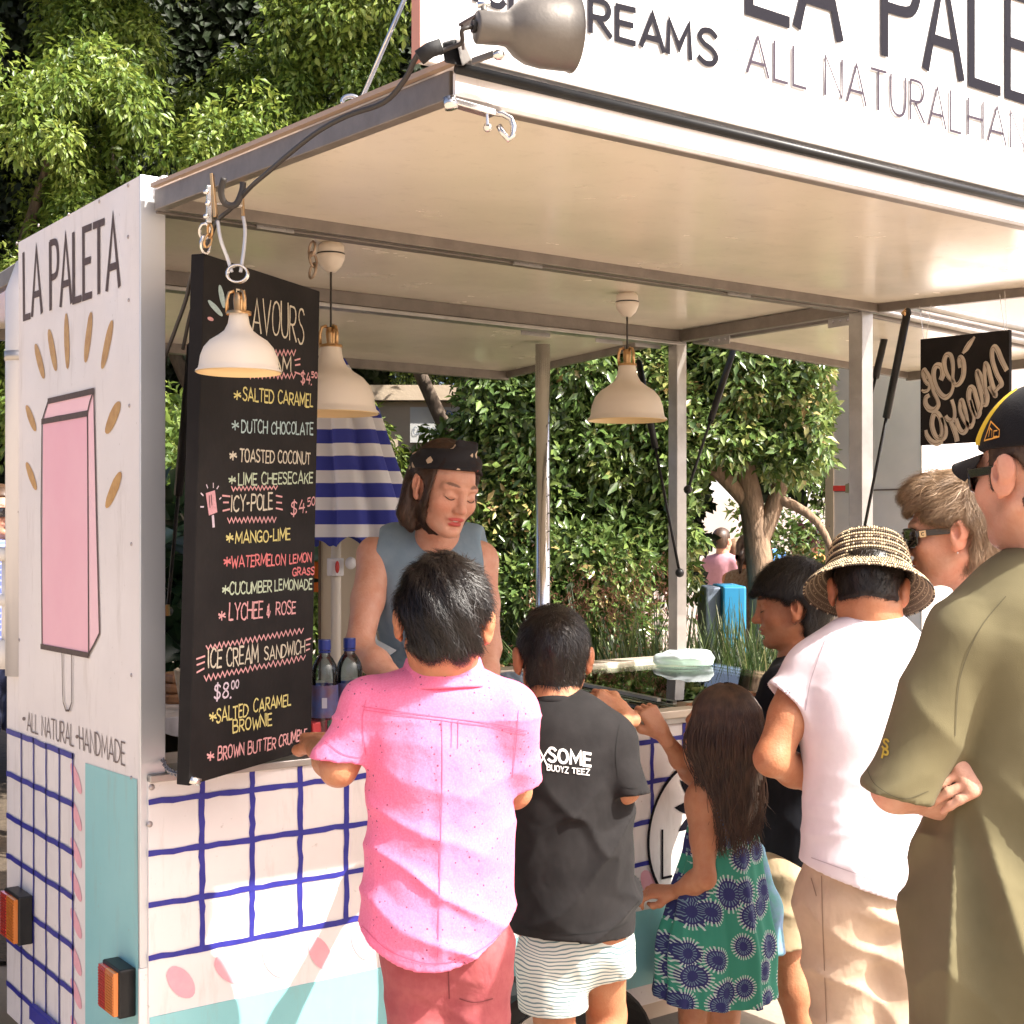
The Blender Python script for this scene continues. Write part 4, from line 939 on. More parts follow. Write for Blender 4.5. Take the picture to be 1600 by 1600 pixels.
for i, (t, c, g, a, b, d, e, h) in enumerate([
    ('SALTED CARAMEL', 'yellow', B3, 572, 782, 922, 818, 62), ('DUTCH CHOCOLATE', 'teal', B3, 565, 945, 922, 958, 60),
    ('TOASTED COCONUT', 'cream', B3, 555, 1092, 908, 1104, 60), ('LIME CHEESECAKE', 'green', B3, 550, 1208, 920, 1200, 56),
    ('ICY-POLE', 'cream', B3, 515, 1340, 720, 1330, 78), ('MANGO-LIME', 'yellow', B4, 535, 160, 808, 138, 58),
    ('WATERMELON', 'red', B4, 515, 275, 782, 262, 54), ('LEMON', 'red', B4, 805, 258, 913, 248, 44), ('GRASS', 'red', B4, 820, 318, 928, 312, 36),
    ('CUCUMBER', 'green', B4, 505, 412, 715, 398, 58), ('LEMONADE', 'green', B4, 732, 392, 917, 384, 50),
    ('LYCHEE', 'pink', B4, 503, 540, 670, 528, 80), ('& ROSE', 'pink', B4, 690, 520, 835, 508, 62),
    ('ICE CREAM', 'cream', B4, 400, 782, 648, 752, 90), ('SANDWICH', 'cream', B4, 680, 742, 880, 704, 66),
    ('SALTED', 'yellow', B4, 440, 1052, 597, 1020, 66), ('CARAMEL', 'yellow', B4, 625, 1002, 810, 965, 60), ('BROWNIE', 'yellow', B4, 522, 1105, 716, 1062, 60),
    ('BROWN', 'pink', B4, 447, 1243, 577, 1212, 62), ('BUTTER', 'pink', B4, 597, 1210, 735, 1180, 58), ('CRUMBLE', 'pink', B4, 752, 1175, 892, 1132, 54)]):
    line(t, c, g, a, b, d, e, h, .0036 if h < 70 else .004, seed=i)
line('$4.', 'pink', B3, 812, 1362, 890, 1345, 72, .0036); line('50', 'pink', B3, 895, 1318, 932, 1308, 38, .003)
line('$8.', 'lilac', B4, 428, 938, 510, 925, 78, .004); line('00', 'lilac', B4, 515, 888, 550, 878, 38, .003)
for i, (g, x, y, c) in enumerate([(B3,525,788,'yellow'), (B3,517,945,'teal'), (B3,505,1090,'cream'), (B3,500,1210,'green'), (B4,487,160,'yellow'), (B4,475,280,'red'), (B4,467,415,'green'), (B4,450,548,'pink'), (B4,405,1052,'yellow'), (B4,392,1250,'pink')]):
    line('*', c, g, x, y, x+34, y, 60, .004, nm='chalk_star', seed=i)
for i, (g, a, b, n_) in enumerate([(B3,(560,548),(836,548),14), (B3,(600,662),(835,664),12), (B3,(515,1228),(745,1222),12), (B3,(495,1385),(738,1382),12), (B4,(388,680),(875,592),22), (B4,(378,832),(885,726),22)]):
    m = MB(); zigzag(m, pb, g(*a), g(*b), 4.2 if i != 2 else 3.2, n_, .0032, BN, seed=i); m.build('chalk_zigzag', chalk['pink'], MBD)
for i, (g, pts) in enumerate([(B3, [((832,585),(858,578)), ((834,610),(858,606)), ((832,645),(860,655))]), (B3, [((470,1262),(508,1266)), ((474,1296),(500,1296)), ((472,1338),(506,1330))]),
    (B3, [((738,1262),(768,1268)), ((740,1296),(766,1298)), ((738,1325),(770,1332))]), (B4, [((340,735),(382,720)), ((342,765),(380,750)), ((342,802),(378,782))]), (B4, [((888,640),(912,632)), ((888,665),(908,660)), ((888,692),(906,684))])]):
    for a, b in pts:
        m = MB(); ribbon(m, [pb(*g(*a)) + BN*.0012, pb(*g(*b)) + BN*.0012], .0036, BN); m.build('chalk_dash', chalk['pink'], MBD)
for a, b, w in (((398,285),(470,365),8), ((455,208),(478,325),8), ((395,372),(425,385),6)):
    m = MB(); blob(m, pb, B3(*a), B3(*b), w, BN); m.build('chalk_leaf', chalk['teal'] if w > 6 else chalk['pink'], MBD)
m = MB(); poly(m, pb, [B3(*q) for q in [(386,1250),(432,1235),(444,1345),(402,1362)]], BN); pp = m.build('chalk_popsicle', mat('chalk_fill_pink', (.62, .33, .36), .9, col2=(.5, .25, .28), nscale=200), MBD)
m = MB(); poly(m, pb, [B3(*q) for q in [(416,1362),(427,1358),(432,1420),(420,1422)]], BN); m.build('chalk_stick', chalk['lilac'], pp)
for a, b in (((402,1262),(406,1322)), ((412,1258),(416,1310))):
    m = MB(); ribbon(m, [pb(*B3(*a)) + BN*.002, pb(*B3(*b)) + BN*.002], .002, BN); m.build('drawn_line', BBD, pp)
for a, b in (((390,1208),(396,1224)), ((424,1200),(424,1222)), ((450,1215),(442,1228)), ((362,1250),(374,1262)), ((360,1318),(376,1318)), ((455,1280),(463,1272))):
    m = MB(); ribbon(m, [pb(*B3(*a)) + BN*.0012, pb(*B3(*b)) + BN*.0012], .003, BN); m.build('chalk_dash', chalk['lilac'], MBD)
# chain and hook holding the board
def chain(pts, r, mt, par, n=None, nm='chain'):
    P = cat(pts, 8); L = sum(np.linalg.norm(P[i+1]-P[i]) for i in range(len(P)-1)); m = MB(); k = 0
    step = r*4.2; acc = 0; i = 0; cur = P[0]; cnt = 0
    while i < len(P)-1:
        d = np.linalg.norm(P[i+1]-cur)
        if d + acc < step: acc += d; cur = P[i+1]; i += 1; continue
        nxt = cur + (P[i+1]-cur)*((step-acc)/d); ax = nrm(P[i+1]-cur); c = nxt
        u = nrm(np.cross(ax, (.3, .2, 1) if abs(ax[2]) < .9 else (1, .2, 0))); w = np.cross(ax, u)
        if cnt % 2: u, w = w, -u
        m.tube([c + ax*math.cos(t)*r*2.9 + u*math.sin(t)*r*1.7 for t in np.linspace(0, 2*math.pi, 11)], r*.55, 5, caps=False)
        cur = nxt; acc = 0; cnt += 1
    return stuff(m.build(nm, mt, par, smooth=True))
chain([W(492,372,3.12), W(487,392,3.12), W(490,415,3.12), W(484,440,3.12)], .006, mat('rusty_chain', (.38, .28, .20), .4, .8), MBD)
chain([W(322,345,2.66), W(320,365,2.68), W(322,398,2.69)], .006, STEEL, MBD)
chain([W(257,1000,3.05), W(251,1010,3.04), W(250,1100,3.02), W(250,1160,2.98), W(258,1195,2.9), W(272,1208,2.8), W(298,1211,2.72)], .0032, mat('thin_chain', (.25, .24, .25), .4, .8), MBD, nm='thin_chain')
m = MB(); m.tube([W(250,1010,3.04), W(246,1030,3.04), W(251,1048,3.04)], .007, 8); m.build('chain_knot', CABLE, MBD, smooth=True)
m = MB(); m.bar(W(260,945,3.4), W(261,962,3.4), .016, .012); m.build('brass_clip', BRASS, T)
MB().tube([W(297,1218,2.69), W(312,1222,2.70)], .008, 10).build('corner_hook', STEEL, MBD, smooth=True)
# ---- lamps
LW = mat('lamp_enamel', (.70, .62, .52), .38, col2=(.68, .60, .50), nscale=4, spec=.4); LIN = mat('lamp_inside', (.82, .62, .34), .5)
SHADE = [(.026, 0), (.027, -.012), (.030, -.030), (.040, -.050), (.058, -.064), (.080, -.078), (.097, -.098), (.106, -.122), (.110, -.148), (.112, -.156), (.119, -.162), (.120, -.166)]
def shade(t, c, s, ax=(0, 0, 1)):
    m = MB().lathe([(r*s, h*s) for r, h in SHADE], c, ax, 48); a = m.build('lamp_shade', LW, t, smooth=True)
    m = MB().lathe([((r-.003)*s, (h-.002)*s) for r, h in SHADE], c, ax, 48); m.build('shade_lining', LIN, a, smooth=True)
    MB().tube([np.array(c) + np.array(ax)*(.002), np.array(c) + np.array(ax)*(-.004)], .026*s, 24).build('shade_cap', LW, a)
    m = MB().ball(np.array(c) - np.array(ax)*.09*s, .028*s, 16, 10); m.build('bulb', mat('bulb_glass', (.8, .75, .6), .2), a, smooth=True)
def cage(t, c, s):
    c = np.array(c, float); m = MB()
    o = MB().lathe([(0, .046*s), (.012*s, .046*s), (.013*s, .028*s), (.011*s, .006*s), (.011*s, 0)], c, n=16).build('lamp_socket', BLACK if s < .8 else BRASS, t, smooth=True)
    MB().lathe([(.029*s, -.004*s), (.029*s, .003*s), (.024*s, .004*s)], c, n=28).build('brass_collar', BRASS, t, smooth=True)
    for k in range(3):
        a = 2*math.pi*k/3 + .6; d = V(math.cos(a), math.sin(a), 0)
        MB().tube([c + d*.026*s, c + d*.027*s + V(0,0,.030*s), c + d*.022*s + V(0,0,.046*s), c + d*.010*s + V(0,0,.050*s)], .0042*s, 8).build('brass_arm', BRASS, t, smooth=True)
def pendant(px, F, ytop, ybot, lb):
    c = W(px, ytop, F); t = thing('pendant_lamp', lb, 'lamp', (c[0], c[1], HZ), 'cream pendant lamps inside the trailer')
    shade(t, c, 1.0); cage(t, c, 1.0)
    MB().tube([c + V(0,0,.04), V(c[0], c[1], HZ-.05)], .0028, 8).build('cord', CABLE, t, smooth=True)
    MB().lathe([(0, -.072), (.012, -.072), (.026, -.058), (.034, -.040), (.035, -.030), (.0345, -.0295), (.0335, -.027), (.034, -.0265), (.032, -.008), (.024, .0), (0, .0)], V(c[0], c[1], HZ), n=32).build('ceiling_cup', LW, t, smooth=True)
    MB().lathe([(.0348, -.031), (.0352, -.028), (.0345, -.026)], V(c[0], c[1], HZ), n=32).build('cup_seam', CABLE, t)
pendant(517, 3.42, 541, 650, 'cream pendant lamp half hidden by the menu board edge')
pendant(980, 4.14, 570, 661, 'cream pendant lamp hanging alone above the freezer')
c = W(373, 489, 2.57); t = thing('clip_lamp', 'white enamel clip lamp hanging in front of the menu board heading', 'lamp', W(355, 300, 2.57))
LWW = LW; shade(t, c, .665); cage(t, c, .80)
cc = W(371, 428, 2.57)
m = MB()
for k in range(3): m.tube([cc + V(0,0,.0) + (RT*.019*math.cos(a) + V(0,0,.016*math.sin(a))) + FW*(k-1)*.006 for a in np.linspace(0, 2*math.pi, 24)], .0022, 6, caps=False)
stuff(m.build('wire_coil', STEEL, t, smooth=True))
for pts in ([(340,345,2.56),(345,375,2.56),(356,405,2.57),(362,425,2.57)], [(380,338,2.58),(383,360,2.58),(381,390,2.58),(376,425,2.57)]):
    MB().tube(cat([W(*p) for p in pts], 5), .0035, 8).build('lamp_wire', mat('pale_wire', (.55, .57, .62), .3, .4), t, smooth=True)
MB().bar(W(331,272,2.55), W(337,340,2.55), .016, .006).build('clamp_arm', BRASS, t, bevel=.001)
MB().bar(W(378,285,2.6), W(380,338,2.6), .012, .005).build('clamp_arm', BRASS, t, bevel=.001)
MB().bar(W(330,318,2.56), W(378,322,2.59), .004, .004).build('clamp_rod', STEEL, t)
MB().bar(W(327,290,2.545), W(326,348,2.55), .010, .008).build('clamp_bracket', STEEL, t, bevel=.001)
for q in ((322,300,2.54), (325,318,2.54), (322,338,2.54)): MB().ball(W(*q), .0055, 12, 8, (1, 1, .9)).build('clamp_screw', STEEL, t, smooth=True)
chain([W(325,345,2.55), W(328,362,2.56), (W(322,385,2.56))], .0045, BRASS, t, nm='clamp_chain')
m = MB()
# ---- grey spotlight on the awning corner
SPT = thing('grey_spotlight', 'grey metal spotlight clamped on the awning corner in front of the roof sign', 'lamp', W(715, 110, 1.95))
GM = mat('grey_lamp_metal', (.15, .135, .12), .45, .4, col2=(.13, .118, .105), nscale=30, bump=.05, bscale=200)
ax = nrm(RT*.93 + FW*.30 + V(0,0,.04)); s0 = W(744, 42, 1.90)
pr = [(0, .0), (.0205, 0), (.0225, .002), (.0225, .036), (.0235, .039), (.0235, .043), (.027, .048), (.037, .058), (.0455, .074), (.0495, .094), (.0505, .118), (.0512, .138), (.0535, .141)]
MB().lathe(pr, s0, ax, 40).build('lamp_housing', GM, SPT, smooth=True)
MB().lathe([(.012, .05), (.034, .062), (.046, .09), (.049, .138)], s0, ax, 40).build('reflector', mat('reflector', (.8, .78, .75), .2, .6), SPT, smooth=True)
MB().tube([s0 - ax*.001, s0 - ax*.006], .0085, 16).build('cable_gland', BLACK, SPT)
MB().tube(cat([s0 - ax*.004, s0 - ax*.02 - V(0,0,.006), W(722,66,1.92), W(705,74,1.93), W(690,80,1.93)], 5), .0032, 8).build('lamp_cable', CABLE, SPT, smooth=True)
m = MB(); m.bar(W(722,40,1.93), W(757,20,1.90), .004, .016, up=FW); m.bar(W(722,40,1.93), W(724,78,1.94), .004, .016, up=FW); m.build('bracket', mat('dark_steel', (.12, .10, .10), .4, .6), SPT, bevel=.001)
MB().tube([W(756,25,1.90), W(756,8,1.90)], .0045, 10).build('thumb_screw', GM, SPT, smooth=True)
MB().tube([W(746,8,1.90), W(766,5,1.90)], .0045, 10).build('wing_nut', STEEL, SPT, smooth=True)
MB().hexa([W(694,98,1.93), W(722,104,1.95), W(730,96,1.99), W(703,90,1.97), W(690,66,1.93), W(711,60,1.95), W(722,62,1.99), W(700,64,1.97)]).build('clamp_jaw', BLACK, SPT, bevel=.002)
MB().hexa([W(722,104,1.94), W(736,94,1.97), W(738,92,2.0), W(724,100,2.0), W(712,62,1.94), W(722,60,1.97), W(724,60,2.0), W(714,62,2.0)]).build('clamp_jaw', GM, SPT, bevel=.002)
MB().tube([W(655,90,1.93), W(672,78,1.93), W(690,72,1.93)], .011, 12).build('cable_plug', RUBBER, SPT, smooth=True)
MB().bar(W(738,96,1.92), W(772,84,1.91), .005, .009).build('side_bolt', GM, SPT, bevel=.001)
MB().ball(W(779,86,1.905), .009, 12, 8, (1, 1, .8)).build('wing_nut', STEEL, SPT, smooth=True)
# ---- hanging script sign
SXP = 2.27; pi_ = lambda px, py: onx(px, py, SXP)
IS = thing('hanging_sign', 'square black sign with cream brush script hanging from the right awning edge', 'sign', pi_(1507, 520))
q = [pi_(1438,696), pi_(1577,688), pi_(1577,515), pi_(1438,530)]
m = MB(); m.add(q + [a + V(.012, 0, 0) for a in q], [(0,1,2,3), (7,6,5,4), (0,4,5,1), (1,5,6,2), (2,6,7,3), (3,7,4,0)]); m.build('sign_panel', BBD, IS, bevel=.001)
CR = mat('script_cream', (.60, .52, .40), .6, col2=(.42, .37, .31), nscale=18, detail=6)
LNE = mat('script_line', (.20, .14, .10), .7)
Z = lambda x, y: (1420 + x/7.617, 500 + y/7.617)
scr = [
 ([(225,690),(215,640),(190,600),(175,640),(185,700),(215,750),(250,780),(230,835),(185,850),(160,835)], [4,6,8,8,6,6,5,5,5,3]),
 ([(190,590),(235,660),(275,760),(300,860),(340,940),(355,1010),(315,1065),(250,1060),(205,1000),(205,930),(240,900)], [6,7,7,6,6,7,8,9,8,7,6]),
 ([(390,700),(410,640),(395,560),(340,540),(305,590),(300,690),(330,790),(380,880),(440,920),(500,880),(530,800),(530,740)], [8,9,9,8,8,8,7,8,8,6,5,4]),
 ([(530,740),(480,680),(440,600),(425,500),(450,420),(500,420),(525,500),(530,600),(530,700),(560,770),(610,750),(650,670),(660,570),(650,480),(620,440),(600,480),(610,560)], [4,6,7,8,7,7,7,6,5,6,7,8,8,7,6,6,5]),
 ([(650,390),(690,340),(730,280),(785,205)], [4,8,8,3]),
 ([(370,1390),(400,1350),(400,1250),(380,1160),(340,1110),(300,1130),(280,1230),(300,1330),(340,1400),(400,1420),(440,1370),(440,1280),(400,1170)], [5,7,8,8,8,8,8,8,7,7,8,7,5]),
 ([(210,1320),(220,1370),(270,1440),(340,1470),(400,1450)], [5,7,8,8,6]),
 ([(450,1150),(470,1180),(520,1200),(550,1150),(545,1050),(520,960)], [6,7,7,6,6,6]),
 ([(500,1210),(540,1290),(570,1380),(580,1430)], [6,8,8,8]),
 ([(570,1190),(610,1300),(660,1340),(700,1290),(700,1180),(670,1050),(640,960),(615,1000),(620,1090),(670,1200),(740,1270),(780,1210)], [7,8,7,6,6,7,7,6,6,6,7,5]),
 ([(780,1210),(780,1130),(740,1010),(720,900),(740,810),(780,820),(810,920),(840,1030),(850,1110),(820,1150),(780,1080),(750,960)], [5,6,7,8,8,7,7,7,7,6,5,4]),
 ([(850,1100),(880,1000),(870,900),(840,760),(820,650),(830,610),(870,680),(910,820),(940,920),(930,1000),(900,1010)], [5,5,6,7,7,6,7,8,8,7,5]),
 ([(930,900),(920,760),(910,620),(920,520),(950,560),(980,680),(1010,800),(1040,890),(1020,890),(960,800)], [4,5,6,6,7,7,8,8,5,4]),
 ([(1040,850),(1080,800),(1110,770),(1100,720),(1060,650),(1010,500),(1000,380),(1030,320),(1070,370),(1110,470),(1170,590)], [5,6,8,7,7,7,7,7,8,8,7]),
]
for i, (pts, ws) in enumerate(scr):
    P2 = cat([pi_(*Z(*p)) + NX*(.001 + .0002*i) for p in pts], 6); W2 = np.interp(np.linspace(0, 1, len(P2)), np.linspace(0, 1, len(ws)), ws)
    m = MB(); ribbon(m, P2, list(W2*.00205), NX); m.build('script_stroke', CR, IS)
    m = MB(); P3 = cat([pi_(*Z(p[0]-10, p[1]+3)) + NX*(.0044 + .0002*i) for p in pts], 6); ribbon(m, P3, .0016, NX); m.build('script_shadow_line', LNE, IS)
for a, b in (((1443,530),(1437,478)), ((1447,530),(1455,476)), ((1570,517),(1562,460)), ((1573,517),(1570,455))):
    MB().tube([pi_(*a), W(b[0], b[1], (pi_(*a)-CAM) @ FW)], .0009, 5).build('hanging_wire', STEEL, IS)
# ---- cloths on the freezer
def cloth_blob(name, lb, pts, mt, seed=0):
    pass
# ================================================================ BODY MODELLING (smooth distance fields -> one continuous mesh)
class SDF:
    def __init__(s, lo, hi, h):
        s.lo = np.array(lo, np.float32); s.h = h; s.n = (np.ceil((np.array(hi) - s.lo)/h).astype(int) + 1)
        s.ax = [s.lo[i] + h*np.arange(s.n[i], dtype=np.float32) for i in range(3)]
        s.g = np.full(tuple(s.n), .5, np.float32)
    def sub(s, lo, hi):
        a = [int(max(0, math.floor((lo[i]-s.lo[i])/s.h))) for i in range(3)]; b = [int(min(s.n[i], math.ceil((hi[i]-s.lo[i])/s.h)+1)) for i in range(3)]
        if any(a[i] >= b[i] for i in range(3)): return None
        sl = tuple(slice(a[i], b[i]) for i in range(3))
        X = s.ax[0][a[0]:b[0]][:, None, None]; Y = s.ax[1][a[1]:b[1]][None, :, None]; Z = s.ax[2][a[2]:b[2]][None, None, :]
        return sl, X, Y, Z
    def comb(s, sl, d, k, op):
        g = s.g[sl]
        if op == 'add':
            if k > 0: h = np.maximum(k - np.abs(g - d), 0)/k; r = np.minimum(g, d) - h*h*k*.25
            else: r = np.minimum(g, d)
        elif op == 'sub':
            d = -d
            if k > 0: h = np.maximum(k - np.abs(g - d), 0)/k; r = np.maximum(g, d) + h*h*k*.25
            else: r = np.maximum(g, d)
        s.g[sl] = r
    def cap(s, a, b, ra, rb, k=.02, flat=None, op='add'):
        """tapered limb from a to b; flat=(dir, factor) thins it along dir"""
        a = np.array(a, float); b = np.array(b, float); m = max(ra, rb) + k + s.h*3
        R = s.sub(np.minimum(a, b) - m, np.maximum(a, b) + m)
        if R is None: return s
        sl, X, Y, Z = R; ab = b - a; L = max(float(ab @ ab), 1e-9)
        px, py, pz = X - a[0], Y - a[1], Z - a[2]
        t = np.clip((px*ab[0] + py*ab[1] + pz*ab[2])/L, 0, 1)
        qx, qy, qz = px - t*ab[0], py - t*ab[1], pz - t*ab[2]
        d2 = qx*qx + qy*qy + qz*qz
        if flat is not None:
            n, f = nrm(flat[0]), flat[1]; w = qx*n[0] + qy*n[1] + qz*n[2]; d2 = d2 + w*w*(1/(f*f) - 1)
            r = ra + (rb - ra)*t; d = (np.sqrt(d2) - r) * (.5 + .5*f)
        else: d = np.sqrt(d2) - (ra + (rb - ra)*t)
        s.comb(sl, d, k, op); return s
    def chain(s, pts, rs, k=.02, flat=None, op='add'):
        for i in range(len(pts)-1): s.cap(pts[i], pts[i+1], rs[i], rs[i+1], k, flat, op)
        return s
    def ell(s, c, r, M=None, k=.02, op='add'):
        """ellipsoid, radii r along the columns of M"""
        c = np.array(c, float); r = np.array(r, float); M = np.eye(3) if M is None else np.array(M, float)
        ext = np.sqrt(((M*r)**2).sum(1)) + k + s.h*3
        R = s.sub(c - ext, c + ext)
        if R is None: return s
        sl, X, Y, Z = R; X = X - c[0]; Y = Y - c[1]; Z = Z - c[2]
        u = [(X*M[0, i] + Y*M[1, i] + Z*M[2, i]) for i in range(3)]
        k0 = np.sqrt((u[0]/r[0])**2 + (u[1]/r[1])**2 + (u[2]/r[2])**2); k1 = np.sqrt((u[0]/r[0]**2)**2 + (u[1]/r[1]**2)**2 + (u[2]/r[2]**2)**2) + 1e-9
        s.comb(sl, k0*(k0-1)/k1, k, op); return s
    def grid(s):
        return s.ax[0][:, None, None], s.ax[1][None, :, None], s.ax[2][None, None, :]
    def plane(s, p, n, k=0):
        """cut away the side of the plane that n points to"""
        X, Y, Z = s.grid(); n = nrm(n); d = (X-p[0])*n[0] + (Y-p[1])*n[1] + (Z-p[2])*n[2]
        s.g = np.maximum(s.g, d.astype(np.float32)); return s
    def displace(s, fn, band=.05):
        m = np.abs(s.g) < band; I = np.nonzero(m)
        P = np.stack([s.ax[i][I[i]] for i in range(3)], 1); s.g[m] += fn(P).astype(np.float32); return s
    def hollow(s, p, n, depth, th=.006):
        """recess the open end of a garment so that its hem has a rim; n points out of the opening"""
        X, Y, Z = s.grid(); n = nrm(n); d = (X-p[0])*n[0] + (Y-p[1])*n[1] + (Z-p[2])*n[2]
        inner = np.maximum(s.g + th, -(d + depth)); s.g = np.maximum(s.g, -inner).astype(np.float32); return s
    def mesh(s):
        g = s.g; n = s.n; ins = g < 0
        # cells with a sign change
        c = [ins[dx:n[0]-1+dx, dy:n[1]-1+dy, dz:n[2]-1+dz] for dx in (0, 1) for dy in (0, 1) for dz in (0, 1)]
        anyc = c[0].copy(); allc = c[0].copy()
        for q in c[1:]: anyc |= q; allc &= q
        act = anyc & ~allc; I = np.stack(np.nonzero(act), 1); N = len(I)
        if N == 0: return np.zeros((0, 3)), np.zeros((0, 4), int)
        idx = np.full(act.shape, -1, np.int64); idx[act] = np.arange(N)
        cor = {(dx, dy, dz): g[I[:, 0]+dx, I[:, 1]+dy, I[:, 2]+dz] for dx in (0, 1) for dy in (0, 1) for dz in (0, 1)}
        acc = np.zeros((N, 3)); cnt = np.zeros(N)
        E = []
        for a in cor:
            for axx in range(3):
                if a[axx] == 0:
                    b = list(a); b[axx] = 1; E.append((a, tuple(b), axx))
        for a, b, axx in E:
            ga, gb = cor[a], cor[b]; k = (ga < 0) != (gb < 0); t = np.where(k, ga/(ga-gb+1e-20), 0)
            p = np.array(a, float)[None, :].repeat(N, 0); p[:, axx] += t
            acc[k] += p[k]; cnt[k] += 1
        v = s.lo + (I + acc/cnt[:, None])*s.h
        F = []
        for axx in range(3):
            o = [i for i in range(3) if i != axx]
            A = ins; sl0 = [slice(1, n[i]-1) for i in range(3)]; sl1 = list(sl0); sl0[axx] = slice(0, n[axx]-1); sl1[axx] = slice(1, n[axx])
            a_, b_ = A[tuple(sl0)], A[tuple(sl1)]; ch = a_ != b_
            J = np.stack(np.nonzero(ch), 1); flip = a_[ch]
            base = J.copy()
            for i in o: base[:, i] += 1
            def ci(du, dv):
                q = base.copy(); q[:, o[0]] -= du; q[:, o[1]] -= dv; return idx[q[:, 0], q[:, 1], q[:, 2]]
            q = np.stack([ci(0, 0), ci(1, 0), ci(1, 1), ci(0, 1)], 1)
            if axx == 1: q = q[:, ::-1]
            q = np.where(flip[:, None], q, q[:, ::-1]); F.append(q)
        F = np.concatenate(F); F = F[(F >= 0).all(1)]
        return v, F
    def build(s, name, mt, parent=None, smooth_it=1, extra=None, **k):
        v, f = s.mesh()
        if extra is not None:
            v2, f2 = extra; f = np.concatenate([f, f2 + len(v)]); v = np.concatenate([v, v2])
        v = relax(v, f, smooth_it)
        return mesh_obj(name, v, f, mt, parent, smooth=True, **k)
def relax(v, f, it):
    for _ in range(it):
        acc = np.zeros_like(v); cnt = np.zeros(len(v))
        for a, b in ((0, 1), (1, 2), (2, 3), (3, 0)):
            for x, y in ((a, b), (b, a)):
                for j in range(3): acc[:, j] += np.bincount(f[:, x], v[f[:, y], j], len(v))
                cnt += np.bincount(f[:, x], minlength=len(v))
        v = v*.5 + acc/np.maximum(cnt, 1)[:, None]*.5
    return v
def folds(P, dirs, amp, seed=0):
    """sum of warped ridges: dirs = list of (direction, wavelength, weight)"""
    r = np.random.default_rng(seed); out = np.zeros(len(P)); 
    wv = sum(np.sin(P @ (r.normal(size=3)*14) + r.random()*6)*w for w in (.7, .5, .4))
    w2 = sum(np.sin(P @ (r.normal(size=3)*26) + r.random()*6)*w for w in (.4, .3))
    for d, wl, wt in dirs:
        ph = P @ nrm(d)*2*math.pi/wl + wv*1.1 + w2*.6 + r.random()*6
        out += wt*(1 - np.abs(np.sin(ph/2))**.8*1.0 - .4) * (.6 + .4*np.sin(P @ (r.normal(size=3)*9) + 1))
    return amp*out
SKINS = {}
def skin(name, col, lip=(.42, .10, .08), rough=.5):
    m = mat(name, col, rough, col2=tuple(c*f for c, f in zip(col, (.90, .76, .70))), nscale=30, sss=.10, bump=.16, bscale=190, spec=.45, rvar=.09, detail=8)
    n = m.node_tree.nodes; l = m.node_tree.links; p = n['Principled BSDF']
    src = p.inputs['Base Color'].links[0].from_socket
    at = n.new('ShaderNodeAttribute'); at.attribute_name = 'lip'; mx = n.new('ShaderNodeMix'); mx.data_type = 'RGBA'
    l.new(at.outputs['Fac'], mx.inputs['Factor']); l.new(src, mx.inputs['A']); mx.inputs['B'].default_value = lin(lip)
    a2 = n.new('ShaderNodeAttribute'); a2.attribute_name = 'brow'; m2 = n.new('ShaderNodeMix'); m2.data_type = 'RGBA'
    l.new(a2.outputs['Fac'], m2.inputs['Factor']); l.new(mx.outputs['Result'], m2.inputs['A']); m2.inputs['B'].default_value = (.05, .03, .02, 1)
    a3 = n.new('ShaderNodeAttribute'); a3.attribute_name = 'blush'; m3 = n.new('ShaderNodeMix'); m3.data_type = 'RGBA'
    l.new(a3.outputs['Fac'], m3.inputs['Factor']); l.new(m2.outputs['Result'], m3.inputs['A']); m3.inputs['B'].default_value = lin((col[0]*1.02, col[1]*.62, col[2]*.55))
    l.new(m3.outputs['Result'], p.inputs['Base Color']); return m

